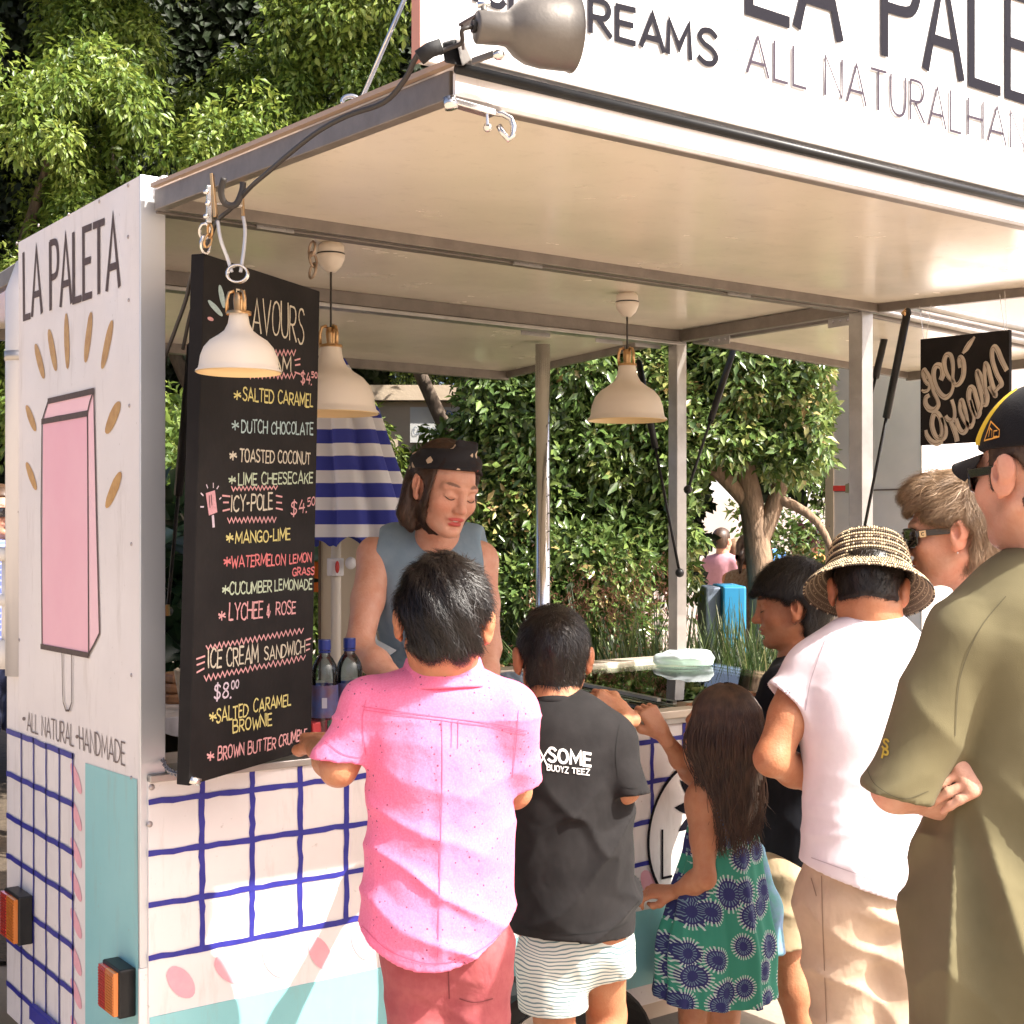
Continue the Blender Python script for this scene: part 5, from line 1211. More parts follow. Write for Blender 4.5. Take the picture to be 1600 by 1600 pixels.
class Head:
    """head at point c facing f with up u; s=1 is an adult head 0.23 m tall"""
    def __init__(H, c, f, u=(0, 0, 1), s=1.0, age=1.0, mouth=0, lids=1, ears=True, eo=0):
        H.eo = eo
        H.c = np.array(c, float); H.f = nrm(f); H.r = nrm(np.cross(H.f, u)); H.u = np.cross(H.r, H.f); H.s = s; H.mouth = mouth; H.ears = ears; H.age = age; H.lids = lids
        H.M = np.stack([H.r, H.f, H.u], 1)
    def p(H, x, y, z): return H.c + H.s*(H.r*x + H.f*y + H.u*z)
    def loc(H, P): return ((P - H.c) @ H.M)/H.s
    def rot(H, ax, a):
        """M rotated by a around own axis index"""
        c_, s_ = math.cos(a), math.sin(a); R = np.eye(3); i, j = [(1, 2), (0, 2), (0, 1)][ax]
        R[i, i] = c_; R[i, j] = -s_; R[j, i] = s_; R[j, j] = c_; return H.M @ R
    def add(H, S, fine=True, ears=True):
        s, M, p = H.s, H.M, H.p; K = .022*s; jw = getattr(H, 'jw', 1.0)
        S.ell(p(0, -.018, .028), np.array((.074, .094, .088))*s, M, k=K)
        S.ell(p(0, .018, -.022), np.array((.062*jw, .070, .085))*s, M, k=.03*s)
        S.ell(p(0, .030, -.066), np.array((.046*jw, .046, .040))*s, M, k=.03*s)
        for q in (-1, 1):
            S.cap(p(q*.056*jw, -.012, -.050), p(q*.022*jw, .060, -.094), .013*s, .013*s, k=.03*s)
            S.ell(p(q*.040, .055, -.028), np.array((.024, .022, .022))*s, M, k=.028*s)
            S.cap(p(q*.012, .083, .022), p(q*.046, .068, .020), .0085*s, .008*s, k=.016*s)
        S.ell(p(0, .072, -.098), np.array((.019, .016, .015))*s, M, k=.02*s)
        if fine:
            for q in (-1, 1):
                S.ell(p(q*.031, .096, .001), np.array((.019, .013, .011))*s, M, k=.014*s, op='sub')
                S.ell(p(q*.0315, .071, .0005), np.array((.0150, .0135, .0125))*s, M, k=.005*s)       # lids over the eyeball
                if H.lids < 1: S.ell(p(q*.0315, .086, -.001), np.array((.0105, .010, .0040))*s, M, k=.002*s, op='sub')
                S.cap(p(q*.019, .083, -.003), p(q*.045, .075, -.003), .0028*s, .0026*s, k=.005*s)
            S.cap(p(0, .082, .014), p(0, .100, -.030), .0085*s, .0105*s, k=.013*s)
            S.ell(p(0, .104, -.033), np.array((.0105, .0105, .0095))*s, M, k=.008*s)
            for q in (-1, 1):
                S.ell(p(q*.0125*jw, .092, -.036), np.array((.0085, .0105, .0075))*s, M, k=.006*s)
                S.ell(p(q*.0065, .099, -.0435), np.array((.0040, .0050, .0035))*s, M, k=.003*s, op='sub')
            mo = H.mouth
            S.ell(p(0, .083, -.0600), np.array((.025, .011, .0058))*s, M, k=.009*s)
            S.ell(p(0, .085, -.0600), np.array((.017, .0105, .0048))*s, M, k=.006*s)
            S.ell(p(0, .081, -.0715 - mo*.006), np.array((.019, .0125, .0062))*s, M, k=.008*s)
            S.ell(p(0, .094, -.0650 - mo*.002), np.array((.022 - mo*.003, .010, .0012 + mo*.0042))*s, M, k=.0025*s, op='sub')
            S.ell(p(0, .086, -.083), np.array((.016, .006, .004))*s, M, k=.008*s, op='sub')
        if H.ears and ears:
            for q in (-1, 1):
                ME = H.rot(2, -q*(.35 + H.eo*20)); p = lambda x, y, z: H.p(x + math.copysign(H.eo, x)*(1 if y < -.01 else .4), y, z)
                S.ell(p(q*.077, -.012, -.008), np.array((.0075, .019, .031))*s, ME, k=.008*s)
                S.ell(p(q*.0815, -.020, .004), np.array((.0065, .0165, .022))*s, ME, k=.006*s)
                S.ell(p(q*.089, -.008, .002), np.array((.0065, .009, .016))*s, ME, k=.003*s, op='sub')
                S.ell(p(q*.078, -.002, -.033), np.array((.005, .008, .009))*s, M, k=.005*s)
        return S
    def paint(H, o, v, lips=1.0, brow=1.0, blush=.5, browz=.026, mo=None, stub=0):
        L = H.loc(v); at = lambda n, a: o.data.attributes.new(n, 'FLOAT', 'POINT').data.foreach_set('value', np.clip(a, 0, 1).astype(np.float32))
        x, y, z = L[:, 0], L[:, 1], L[:, 2]; m = H.mouth
        e = np.minimum(((x/.024)**2 + ((z+.0605)/(.0062))**2), ((x/.020)**2 + ((z+.0715+m*.006)/.0066)**2))
        at('lip', np.clip((1.25-e)*3, 0, 1)*(y > .055)*lips)
        b = ((np.abs(x)-.032)/.018)**2 + ((z - browz - .003*np.cos((np.abs(x)-.036)/.014))/.0042)**2
        st = np.clip((-.020 - z)/.03, 0, 1)*np.clip((y+.02)/.03, 0, 1)*stub*(z > -.13)
        at('brow', np.maximum(np.clip((1.1-b)*2, 0, 1)*(y > .04)*brow*.8, st))
        c = np.exp(-(((np.abs(x)-.042)/.02)**2 + ((z+.03)/.02)**2))*(y > 0) + np.exp(-((x/.012)**2 + ((z+.034)/.012)**2))*(y > .085) + .8*np.exp(-(((np.abs(x)-.083)/.012)**2))*(np.abs(y+.012) < .03)*(np.abs(z) < .045)
        at('blush', c*blush)
    def eyes(H, t, iris=(.06, .035, .02), lash=True, who=None):
        s = H.s; ew = mat('eye_white', (.62, .58, .55), .15)
        for q in (-1, 1):
            if H.lids < 1:
                e = MB(); c = H.p(q*.0315, .0755, -.001); e.ball(c, .0098*s, 16, 10); o = e.build('eyeball', ew, t, smooth=True)
                i = MB(); i.ball(H.p(q*.031, .0808, -.002), .0052*s, 12, 8); i.build('iris', mat('iris_dark', iris, .1), o, smooth=True)
            if lash:
                m = MB(); P = [H.p(q*(.0315 + .0150*a), .0862 - .0075*a*a - .003*abs(a)*a*1, -.0045 + .0*a - .003*(1-a*a) + (.003 if H.lids < 1 else -.0022)*(1-a*a)*1.5) for a in np.linspace(-1, 1, 9)]
                m.tube(P, .0012*s, 5); m.build('lash_line', mat('lash_dark', (.03, .018, .012), .6), t, smooth=True)

def hand(S, w, d, n, side=1, s=1.0, curl=.7, spread=.10, thumb=.8, curls=None):
    """hand at wrist w pointing along d, palm facing n. side=+1: thumb lies on the d x n side"""
    d = nrm(d); n = nrm(np.array(n) - d*(np.array(n) @ d)); x = np.cross(d, n)*side; P = lambda a, b, c: np.array(w) + s*(x*a + d*b + n*c)
    S.cap(P(0, -.03, 0), P(0, .015, 0), .0225*s, .0235*s, k=.015*s, flat=(n, .70))
    for a in (-.024, -.008, .008, .024):
        S.cap(P(a*.75, .012, 0), P(a*1.05, .078, -.002), .0135*s, .0105*s, k=.014*s, flat=(n, .9))
    L = [.062, .074, .080, .072]; fx = [-.028, -.0095, .0095, .027]
    for i in range(4):
        c = (curls[i] if curls else curl) * (1 + .08*(i % 2)); l = L[i]; sp = fx[i]*spread*8; b = P(fx[i], .080 - abs(fx[i])*.25, -.001); pts = [b]; ang = 0; seg = (.45, .30, .25); rs = [.0088, .0081, .0074, .0062]
        for j in range(3):
            ang += c*(.75, 1.0, .7)[j]
            b = b + s*l*seg[j]*(d*math.cos(ang) + n*math.sin(ang) + x*sp*.5*math.cos(ang)); pts.append(b)
        S.chain(pts, [r*s for r in rs], k=.003*s)
    t0 = P(.020, .015, .006); t1 = P(.042, .042, .012 + .01*thumb); t2 = P(.047 - .012*thumb, .068, .020 + .014*thumb); t3 = P(.040 - .026*thumb, .088, .026 + .014*thumb)
    S.chain([t0, t1, t2, t3], [.015*s, .0115*s, .0105*s, .0078*s], k=.010*s)
def hair_shell(H, mt, t, name='hair', front=.045, side=.02, nape=-.075, th=.012, extra=None, res=.004, disp=None, cut=None):
    s = H.s; S = SDF(H.c - .17*s, H.c + .17*s, res); M = H.M; p = H.p
    S.ell(p(0, -.020, .030), np.array((.074+th, .094+th, .088+th))*s, M, k=0)
    S.ell(p(0, -.045, -.025), np.array((.064+th*.8, .055+th, .070+th*.3))*s, M, k=.03*s)
    if extra: extra(S, H)
    # carve the face window and the nape
    def win(P):
        L = H.loc(P); x, y, z = L[:, 0], L[:, 1], L[:, 2]
        face = np.minimum(y - (.010 - .0*z) , (front + .02) - z)      # >0 inside the face region (forward and below the fringe)
        sideb = np.minimum(y + .030, side - z)                        # clear round the ears
        low = nape - z
        return np.maximum(np.maximum(face, sideb), low)*s
    X, Y, Z = S.grid(); sh = S.g.shape; P = np.stack(np.broadcast_arrays(X, Y, Z), -1).reshape(-1, 3)
    w_ = (cut or win)(P).reshape(sh).astype(np.float32)
    k = .012*s; d = w_; g = S.g; h = np.maximum(k - np.abs(g - d), 0)/k; S.g = (np.maximum(g, d) + h*h*k*.25).astype(np.float32)
    if disp: S.displace(disp)
    v, f = S.mesh(); v = relax(v, f, 1); o = mesh_obj(name, v, f, mt, t, smooth=True)
    return o, v, f
def hair2(H, mt, t, th, cut, neck=None, extra=None, res=.0036, disp=None, name='hair', low=.17):
    s = H.s; S = SDF(H.c - V(.17, .17, low)*s, H.c + .17*s, res); H.add(S, fine=False, ears=False)
    if neck is not None: S.cap(H.p(0, -.030, -.045), neck[0], .046*s, neck[1], k=.03)
    X, Y, Z = S.grid(); sh = S.g.shape; P = np.stack(np.broadcast_arrays(X, Y, Z), -1).reshape(-1, 3); L = H.loc(P)
    S.g = S.g - (th(L).reshape(sh)*s).astype(np.float32)
    if extra: extra(S, H)
    d = (cut(L).reshape(sh)*s).astype(np.float32); k = .008*s; g = S.g; h = np.maximum(k - np.abs(g - d), 0)/k; S.g = (np.maximum(g, d) + h*h*k*.25).astype(np.float32)
    if disp: S.displace(disp)
    v, f = S.mesh(); v = relax(v, f, 1); return mesh_obj(name, v, f, mt, t, smooth=True), v, f
def strands(H, v, f, mt, par, n=2500, L=.045, w=.0016, flow=None, seg=5, lift=.006, fr=.35, seed=0, name='hair_strands', tip=.15, Lv=.3, gravity=0, keep=None):
    """short tapered locks growing on the shell and following a flow field"""
    r = np.random.default_rng(seed); bv = BVHTree.FromPolygons([tuple(x) for x in v], [tuple(map(int, q)) for q in f])
    fi = r.integers(0, len(f), n); P0 = v[f[fi]].mean(1); V_ = []; F_ = []
    nm = np.cross(v[f[fi, 1]] - v[f[fi, 0]], v[f[fi, 2]] - v[f[fi, 0]]); nm /= np.linalg.norm(nm, axis=1, keepdims=True) + 1e-12
    for i in range(n):
        p = P0[i].copy(); nn = nm[i]
        if nn @ (p - H.p(0, -.02, .02)) < 0: nn = -nn
        if keep is not None and not keep(H.loc(p[None])[0]): continue
        ll = L*H.s*(1 + Lv*r.normal()); st = ll/seg; jit = r.normal(size=3)*fr; pts = []; lf = lift*H.s*(.4 + r.random())
        for j in range(seg+1):
            u = j/seg; pts.append((p + nn*(.0008 + lf*u**1.3*(1 if tip else 1)), nn.copy(), u))
            d = flow(H.loc(p[None])[0]); d = H.r*d[0] + H.f*d[1] + H.u*d[2] + jit; d = d - nn*(d @ nn); d = nrm(d)
            q = Vector(p + d*st); hit = bv.find_nearest(q)
            if hit[0] is None: break
            if gravity and j > 1 and (np.array(hit[0]) - np.array(q)) @ H.u > .002: p = np.array(q) + V(0, 0, -1)*0; 
            else: p = np.array(hit[0])
            n2 = np.array(hit[1]); n2 = n2 if n2 @ nn > 0 else -n2; nn = nrm(nn*.5 + n2)
        b = len(V_)
        for k, (q, m_, u) in enumerate(pts):
            d = pts[min(k+1, len(pts)-1)][0] - pts[max(k-1, 0)][0]; sd_ = nrm(np.cross(d, m_)); ww = w*H.s*(1 - u*(1-tip))*.5*(.8 + .4*r.random())
            V_ += [q - sd_*ww, q + m_*ww*.7, q + sd_*ww]
        for k in range(len(pts)-1):
            a = b + 3*k; F_ += [(a, a+1, a+4, a+3), (a+1, a+2, a+5, a+4)]
    o = mesh_obj(name, V_, F_, mt, par, smooth=True); return stuff(o)
def long_strands(roots, paths, w, mt, par, name='hair_strands', seed=0):
    V_ = []; F_ = []
    for pts in paths:
        b = len(V_); m = len(pts)
        for k in range(m):
            d = pts[min(k+1, m-1)] - pts[max(k-1, 0)]; out = nrm(CAM - pts[k]); sd_ = nrm(np.cross(d, out)); ww = w*(1 - .75*(k/(m-1))**2)*.5
            V_ += [pts[k] - sd_*ww, pts[k] + out*ww*.7, pts[k] + sd_*ww]
        for k in range(m-1):
            a = b + 3*k; F_ += [(a, a+1, a+4, a+3), (a+1, a+2, a+5, a+4)]
    return stuff(mesh_obj(name, V_, F_, mt, par, smooth=True))
def hairmat(name, a, b, rough=.38):
    m = mat(name, a, rough, col2=b, nscale=35, spec=.5, stretch=(1, 1, .5)); return m
def body_mesh(S, H, fine_h=.0026, extra_fine=None, zcut=None):
    """body grid plus a finer grid above the neck, one mesh"""
    v, f = S.mesh(); return v, f
def drape(name, mt, bv, proj_pts, faces_from, par): pass
def seam(name, mt, par, garment, lines, w=.0022, lift=.0012):
    """stitched seams laid on a garment along picture polylines"""
    me = garment.data; org = ORG[garment.name]; vv = np.empty(len(me.vertices)*3, np.float32); me.vertices.foreach_get('co', vv); vv = vv.reshape(-1, 3) + org
    bv = BVHTree.FromPolygons([tuple(x) for x in vv], [tuple(p.vertices) for p in me.polygons]); m = MB()
    for ln in lines:
        P = []
        for q in cat([np.array(a, float) for a in ln], 8):
            d = nrm(ray(*q)); h = bv.ray_cast(Vector(CAM), Vector(d))
            if h[0] is not None: P.append((np.array(h[0]), np.array(h[1])))
        V_ = []; F_ = []
        for i in range(len(P)):
            n_ = P[i][1] if P[i][1] @ (CAM - P[i][0]) > 0 else -P[i][1]; t_ = nrm(P[min(i+1, len(P)-1)][0] - P[max(i-1, 0)][0]); s_ = nrm(np.cross(n_, t_)); c = P[i][0] + n_*lift
            V_ += [c - s_*w/2, c + s_*w/2]
        F_ = [(2*i, 2*i+1, 2*i+3, 2*i+2) for i in range(len(P)-1) if np.linalg.norm(P[i+1][0]-P[i][0]) < .05]
        if F_: m.add(V_, F_)
    return m.build(name, mt, par, smooth=True)
def project_text(name, mt, par, garment, txts, up=V(0, 0, 1)):
    """prints lettering on a garment: list of (text, quad px, w); rays from the picture meet the cloth, subdivided"""
    me = garment.data; org = ORG[garment.name]; vv = np.empty(len(me.vertices)*3, np.float32); me.vertices.foreach_get('co', vv); vv = vv.reshape(-1, 3) + org
    bv = BVHTree.FromPolygons([tuple(x) for x in vv], [tuple(p.vertices) for p in me.polygons])
    m = MB()
    for txt, quad, w, pl in txts:
        tmp = MB(); pn, pc = pl
        text_on(tmp, txt, lambda a, b: on(a, b, pn, pc), quad, w, nrm(pn), lift=0, gap=.18)
        v = []
        for p in tmp.v:
            d = nrm(np.array(p) - CAM); h = bv.ray_cast(Vector(CAM), Vector(d))
            v.append(np.array(h[0]) - d*.0022 if h[0] is not None else np.array(p))
        m.add(v, tmp.f)
    return m.build(name, mt, par)
# ================================================================ PEOPLE
class Rec:
    def __init__(s): s.p = []; s.lo = np.full(3, 1e9); s.hi = np.full(3, -1e9)
    def _b(s, q, m): q = np.array(q, float); s.lo = np.minimum(s.lo, q - m); s.hi = np.maximum(s.hi, q + m)
    def cap(s, a, b, ra, rb, **k): s._b(a, ra*1.15); s._b(b, rb*1.15); s.p.append(('cap', (a, b, ra, rb), k)); return s
    def chain(s, pts, rs, **k):
        for i in range(len(pts)-1): s.cap(pts[i], pts[i+1], rs[i], rs[i+1], **k)
        return s
    def ell(s, c, r, M=None, **k): s._b(c, max(r)); s.p.append(('ell', (c, r, M), k)); return s
    def grown(s, d):
        q = Rec(); q.lo, q.hi = s.lo - d, s.hi + d
        q.p = [(n, (a[0], a[1], a[2]+d, a[3]+d) if n == 'cap' else a, k) for n, a, k in s.p]; return q
    def run(s, S):
        for n, a, k in s.p: getattr(S, n)(*a, **k)
        return S
def garment(name, mt, t, parts, h=.006, k=.03, disp=None, hollow=(), mod=None, it=1, pad=.02, under=None, th=.008):
    """parts: list of (Rec, [(point, outward normal[, hem depth])]); blended into one cloth surface that clears the body under it"""
    lo = np.min([r[0].lo for r in parts], 0) - pad; hi = np.max([r[0].hi for r in parts], 0) + pad
    tot = None
    for i, part in enumerate(parts):
        r, cuts = part[:2]; S = SDF(lo, hi, h); r.run(S)
        if disp: S.displace(disp)
        if under is not None and i == 0: under.run(S)
        if mod and i == 0: mod(S)
        for c in cuts:
            if len(c) == 3:
                X, Y, Z = S.grid(); n = nrm(c[1]); p = c[0]; d = (X-p[0])*n[0] + (Y-p[1])*n[1] + (Z-p[2])*n[2]
                inner = np.maximum(S.g + th, -(d + c[2])); S.g = np.maximum(S.g, -inner).astype(np.float32)
            S.plane(c[0], c[1])
        if tot is None: tot = S
        else:
            g, d = tot.g, S.g; kk = part[2] if len(part) > 2 else k; hh = np.maximum(kk - np.abs(g - d), 0)/kk; tot.g = np.minimum(g, d) - hh*hh*kk*.25
    return tot.build(name, mt, t, smooth_it=it)
def torso_rec(r, sh, spine, rad, dirf, flat, sl, sr, rs=.05, k=.05):
    """shirt body: spine points with radii, shoulders sl/sr"""
    r.chain(spine, rad, k=k, flat=(dirf, flat))
    for s_ in (sl, sr): r.cap(np.array(sh), s_, rs, rs*.95, k=k)
def shoe(name, mt, t, an, d, s=1.0):
    an = np.array(an, float); d = nrm(V(d[0], d[1], 0)); z = V(an[0], an[1], 0); r = Rec()
    r.cap(z - d*.03*s + V(0,0,.042*s), z + d*.10*s + V(0,0,.034*s), .040*s, .036*s, k=.02); r.cap(z + d*.10*s + V(0,0,.034*s), z + d*.155*s + V(0,0,.028*s), .036*s, .026*s, k=.02)
    r.cap(z - d*.02*s + V(0,0,.05*s), an*V(1,1,0) + V(0,0,.09*s), .038*s, .036*s, k=.02)
    garment(name, mt, t, [(r, [(V(0,0,.0), (0,0,-1)), (V(0,0,.088*s), (0,0,1))])], h=.007)
UND = {}
def body(t, mt, J, H, b=1.0, h=.0048, hands=(), fine=.0027, cut=None, skip_legs=False, paint={}, lb=1.0, hh_=None):
    """one continuous skin: J joints, b body breadth"""
    r = Rec(); r2 = Rec(); r3 = Rec(); f = J['f']; g = lambda n: np.array(J[n], float)
    nk, ch, wa, pe = g('neck'), g('chest'), g('waist'), g('pelvis')
    r.cap(H.p(0, -.030, -.045), nk, .046*H.s*J.get('nk', 1), .052*b*J.get('nk', 1), k=.03)
    r.cap(nk, nk*.4 + ch*.6, .05*b, .09*b, k=.05, flat=(f, .75))
    for R_ in (r, r2): R_.chain([ch, wa, pe], [.130*b, .110*b, .128*b*lb], k=.05, flat=(f, .68))
    r2.cap(nk*.4 + ch*.6, ch, .07*b, .12*b, k=.05, flat=(f, .7)); r3.cap(wa*.2+pe*.8, pe, .115*b*lb, .128*b*lb, k=.05, flat=(f, .68))
    for q in 'LR':
        if 'sh'+q not in J: continue
        sh, el, wr = g('sh'+q), g('el'+q), g('wr'+q)
        for R_ in (r, r2): R_.cap(nk*.38+ch*.62, sh, .055*b, .046*b, k=.05)
        r.cap(sh, sh*.5+el*.5, .050*b, .043*b, k=.03); r.cap(sh*.5+el*.5, el, .043*b, .036*b, k=.02)
        r.cap(el, el*.65+wr*.35, .035*b, .035*b, k=.02); r.cap(el*.65+wr*.35, wr, .035*b, .0225*b, k=.02)
    if not skip_legs:
        for q in 'LR':
            hp, kn, an = g('hp'+q), g('kn'+q), g('an'+q)
            for R_ in (r, r3):
                R_.cap(pe*.5+hp*.5, hp, .09*b*lb, .085*b*lb, k=.04); R_.cap(hp, kn, .083*b*lb, .050*b, k=.03)
                R_.cap(kn, kn*.65+an*.35, .048*b, .053*b, k=.02); R_.cap(kn*.65+an*.35, an, .053*b, .032*b, k=.02)
            r.cap(an, an*V(1,1,0)+V(0,0,.03), .032*b, .034*b, k=.02)
    UND['t'] = r2.grown(.009); UND['l'] = r3.grown(.008)
    lo, hi = r.lo.copy(), r.hi.copy()
    for hd in hands: lo = np.minimum(lo, np.array(hd[0]) - .13); hi = np.maximum(hi, np.array(hd[0]) + .13)
    S = SDF(lo - .02, hi + .02, h); r.run(S)
    zc = H.p(0, 0, -.13)[2] if cut is None else cut
    H2 = H
    S.plane(V(0, 0, zc), (0, 0, 1)); v1, f1 = S.mesh(); v1 = relax(v1, f1, 1)
    q = np.maximum.reduce([H.p(a, b_, c_) for a in (-.1, .1) for b_ in (-.14, .14) for c_ in (-.15, .15)]); q0 = np.minimum.reduce([H.p(a, b_, c_) for a in (-.1, .1) for b_ in (-.14, .14) for c_ in (-.15, .15)])
    q0[2] = zc - .03
    S2 = SDF(q0, q, fine); r.run(S2); H.add(S2); S2.plane(V(0, 0, zc - .004), (0, 0, -1)); v2, f2 = S2.mesh(); v2 = relax(v2, f2, 1)
    vs_, fs_ = [v1, v2], [f1, f2 + len(v1)]; n_ = len(v1) + len(v2)
    for hd in hands:
        w, d, nn = [np.array(q, float) for q in hd[:3]]; kw = hd[3] if len(hd) > 3 else {}; q = min('LR', key=lambda c: np.linalg.norm(g('wr'+c) - w)); el = g('el'+q)
        SH = SDF(w - .14, w + .14, hh_ or max(.0024, fine*.9)); back = nrm(el - w); SH.cap(w + back*.075, w, .0285*b, .0235*b, k=.01); hand(SH, w, d, nn, **kw)
        v3, f3 = SH.mesh(); v3 = relax(v3, f3, 1); vs_.append(v3); fs_.append(f3 + n_); n_ += len(v3)
    v = np.concatenate(vs_); ff = np.concatenate(fs_)
    o = mesh_obj('body', v, ff, mt, t, smooth=True); H.paint(o, v, **paint); return o
def feet(z): return z*V(1, 1, 0)
SK_FAIR = skin('fair_skin', (.66, .36, .25), lip=(.50, .05, .05)); SK_FAIR2 = skin('light_skin', (.60, .33, .23), lip=(.42, .18, .14))
SK_TAN = skin('tan_skin', (.46, .21, .11), lip=(.34, .13, .10)); SK_MED = skin('olive_skin', (.50, .235, .13), lip=(.36, .14, .11))
HAIRB = hairmat('black_hair', (.006, .004, .0035), (.014, .009, .007), .34); HAIRBR = hairmat('brown_hair', (.030, .014, .009), (.085, .042, .024), .45)
HAIRLT = hairmat('light_brown_hair', (.16, .095, .050), (.30, .20, .12), .5); HAIRD = hairmat('dark_brown_hair', (.030, .015, .009), (.085, .045, .025), .45)
def sstep(x, a, b): u = np.clip((x-a)/(b-a), 0, 1); return u*u*(3-2*u)
def short_cut(face_y=.022, fringe=.05, nape=-.085, ear=(.029, -.012, -.012), side=-.025, sy=.028, top=None):
    def fn(L):
        x, y, z = np.abs(L[:, 0]), L[:, 1], L[:, 2]
        e = ear[0] - np.sqrt((y-ear[1])**2 + ((z-ear[2])*.85)**2)
        r = [np.minimum(y - face_y, fringe - z), np.where(x > .048, e, -1), (nape - z) + .35*np.maximum(x-.028, 0), np.where(x > .04, np.minimum(side - z, y + sy), -1)]
        if top is not None: r.append(z - top)
        return np.maximum.reduce(r)
    return fn
def short_th(hi=.015, lo=.003, a=-.075, b=.02): return lambda L: lo + (hi-lo)*sstep(L[:, 2], a, b)
def flow_crown(whorl=(0, -.07, .09), swirl=.6, down=1.0):
    w = np.array(whorl)
    def fn(L):
        d = L - w; d = d/(np.linalg.norm(d)+1e-9); tw = np.cross(V(0, -.5, 1), d)
        return d*1.0 + tw*swirl + V(0, .05, -.4*down)
    return fn
# ---------------------------------------------------------------- A. server behind the counter
def server():
    t = thing('person', 'woman serving behind the counter in a sleeveless grey-blue dress and patterned headscarf', 'person', feet(W(690, 900, 3.72)) + V(0, 0, .36))
    H = Head(W(696, 763, 3.56), -AW(690)*.82 + SD(690)*.50 - UP*.30, UP*1 + RT*.13, s=.98, mouth=.35, lids=1, eo=.003); H.jw = .90
    J = dict(f=-FW, neck=W(684, 846, 3.66), chest=W(682, 930, 3.70), waist=W(680, 1060, 3.76), pelvis=W(676, 1180, 3.80),
        shL=W(588, 868, 3.68), elL=W(561, 1010, 3.54), wrL=W(640, 1085, 3.38), shR=W(748, 876, 3.70), elR=W(762, 1012, 3.62), wrR=W(752, 1120, 3.42),
        hpL=W(640, 1215, 3.8), hpR=W(712, 1215, 3.8), knL=feet(W(645, 1300, 3.78))+V(0,0,.84), knR=feet(W(712, 1300, 3.78))+V(0,0,.84), anL=feet(W(645, 1300, 3.8))+V(0,0,.45), anR=feet(W(712, 1300, 3.8))+V(0,0,.45))
    body(t, SK_FAIR, J, H, b=.97, hands=[(J['wrL'], RT*.5+FW*-.5-UP*.3, -UP, dict(side=1, s=.95)), (J['wrR'], -RT*.3-FW*.8-UP*.3, -UP, dict(side=-1, s=.95))], fine=.0022, paint=dict(lips=.85, brow=.9, blush=.35), cut=J['neck'][2]+.012)
    H.eyes(t)
    # teeth between the parted lips
    m = MB(); m.ball(H.p(0, .0855, -.0640), .0095, 12, 8, (1, .5, .36)); m.build('teeth', mat('teeth', (.75, .72, .66), .3), t, smooth=True)
    r = Rec(); r.chain([W(684, 872, 3.70), W(682, 940, 3.70), W(680, 1060, 3.76), W(676, 1180, 3.80), W(676, 1300, 3.82)], [.112, .146, .128, .155, .17], k=.05, flat=(FW, .70))
    for a, b in (((612, 838, 3.68), (640, 905, 3.70)), ((744, 842, 3.69), (722, 905, 3.70))): r.cap(W(*a), W(*b), .034, .06, k=.05, flat=(FW, 1.0))
    def md(S):
        n = SDF(S.lo, S.lo + S.h*(np.array(S.n)-1), S.h); n.ell(W(692, 822, 3.50), (.080, .13, .070), None, k=.0); S.comb(tuple(slice(0, q) for q in S.g.shape), n.g[:S.g.shape[0], :S.g.shape[1], :S.g.shape[2]], .01, 'sub')
        n = SDF(S.lo, S.lo + S.h*(np.array(S.n)-1), S.h)
        n.cap(W(563, 850, 3.68), W(556, 960, 3.66), .062, .055, k=0); n.cap(W(783, 850, 3.68), W(786, 960, 3.66), .060, .050, k=0); S.comb(tuple(slice(0, q) for q in S.g.shape), n.g[:S.g.shape[0], :S.g.shape[1], :S.g.shape[2]], .012, 'sub')
    garment('dress', fabric('blue_linen', (.20, .28, .34), (.24, .32, .38), wr=.5, wrs=18), t, [(r, [])], h=.0052, mod=md, under=UND['t'],
        disp=lambda P: folds(P, [(RT+UP*.4, .16, 1), (RT*.3+UP, .3, .5)], .006, 3))
    MB().add([W(*q) for q in [(583,975,3.60),(578,1010,3.58),(598,1032,3.57),(620,1016,3.585),(590,1000,3.60)]], [(0,1,2,3,4)]).build('dress_fold', fabric('pale_linen', (.30, .34, .36)), t)
    # hair: chin-length bob tucked behind the ear
    def ex(S, H):
        for q, x0 in ((-1, .070), (1, .074)):
            S.cap(H.p(q*x0, -.040, -.020), H.p(q*(x0+.004), -.030, -.085), .022, .020, k=.02); S.cap(H.p(q*(x0+.004), -.030, -.085), H.p(q*(x0-.004), -.010, -.118), .020, .010, k=.02)
        S.cap(H.p(-.03, -.07, -.02), H.p(-.04, -.06, -.10), .042, .034, k=.03); S.cap(H.p(.03, -.07, -.02), H.p(.04, -.06, -.10), .042, .034, k=.03)
    def cut(L):
        x, y, z = np.abs(L[:, 0]), L[:, 1], L[:, 2]
        return np.maximum.reduce([np.minimum(y - .020 - .8*np.clip(x-.045, 0, .03), .068 - z + .25*x), .024 - np.sqrt((y+.004)**2 + ((z+.014)*.8)**2) - np.where(x > .045, 0, 1), -.125 - z + .008*np.sin(x*160)])
    o, v, f = hair2(H, HAIRD, t, lambda L: .011 + 0*L[:, 0], cut, extra=ex, disp=lambda P: .0016*np.sin(H.loc(P)[:, 0]*330 + H.loc(P)[:, 2]*30), low=.2)
    strands(H, v, f, HAIRD, o, n=3000, L=.075, w=.0026, flow=lambda L: V(np.sign(L[0])*.9, -.45, -.1) if L[2] > .03 else V(np.sign(L[0])*.10, .15 + .3*(L[2] < -.09), -1), seg=6, lift=.004, fr=.16)
    # headscarf with knot
    sc = bpy.data.materials.new('scarf_print'); sc.use_nodes = True; n = sc.node_tree.nodes; l = sc.node_tree.links; p = n['Principled BSDF']; p.inputs['Roughness'].default_value = .8
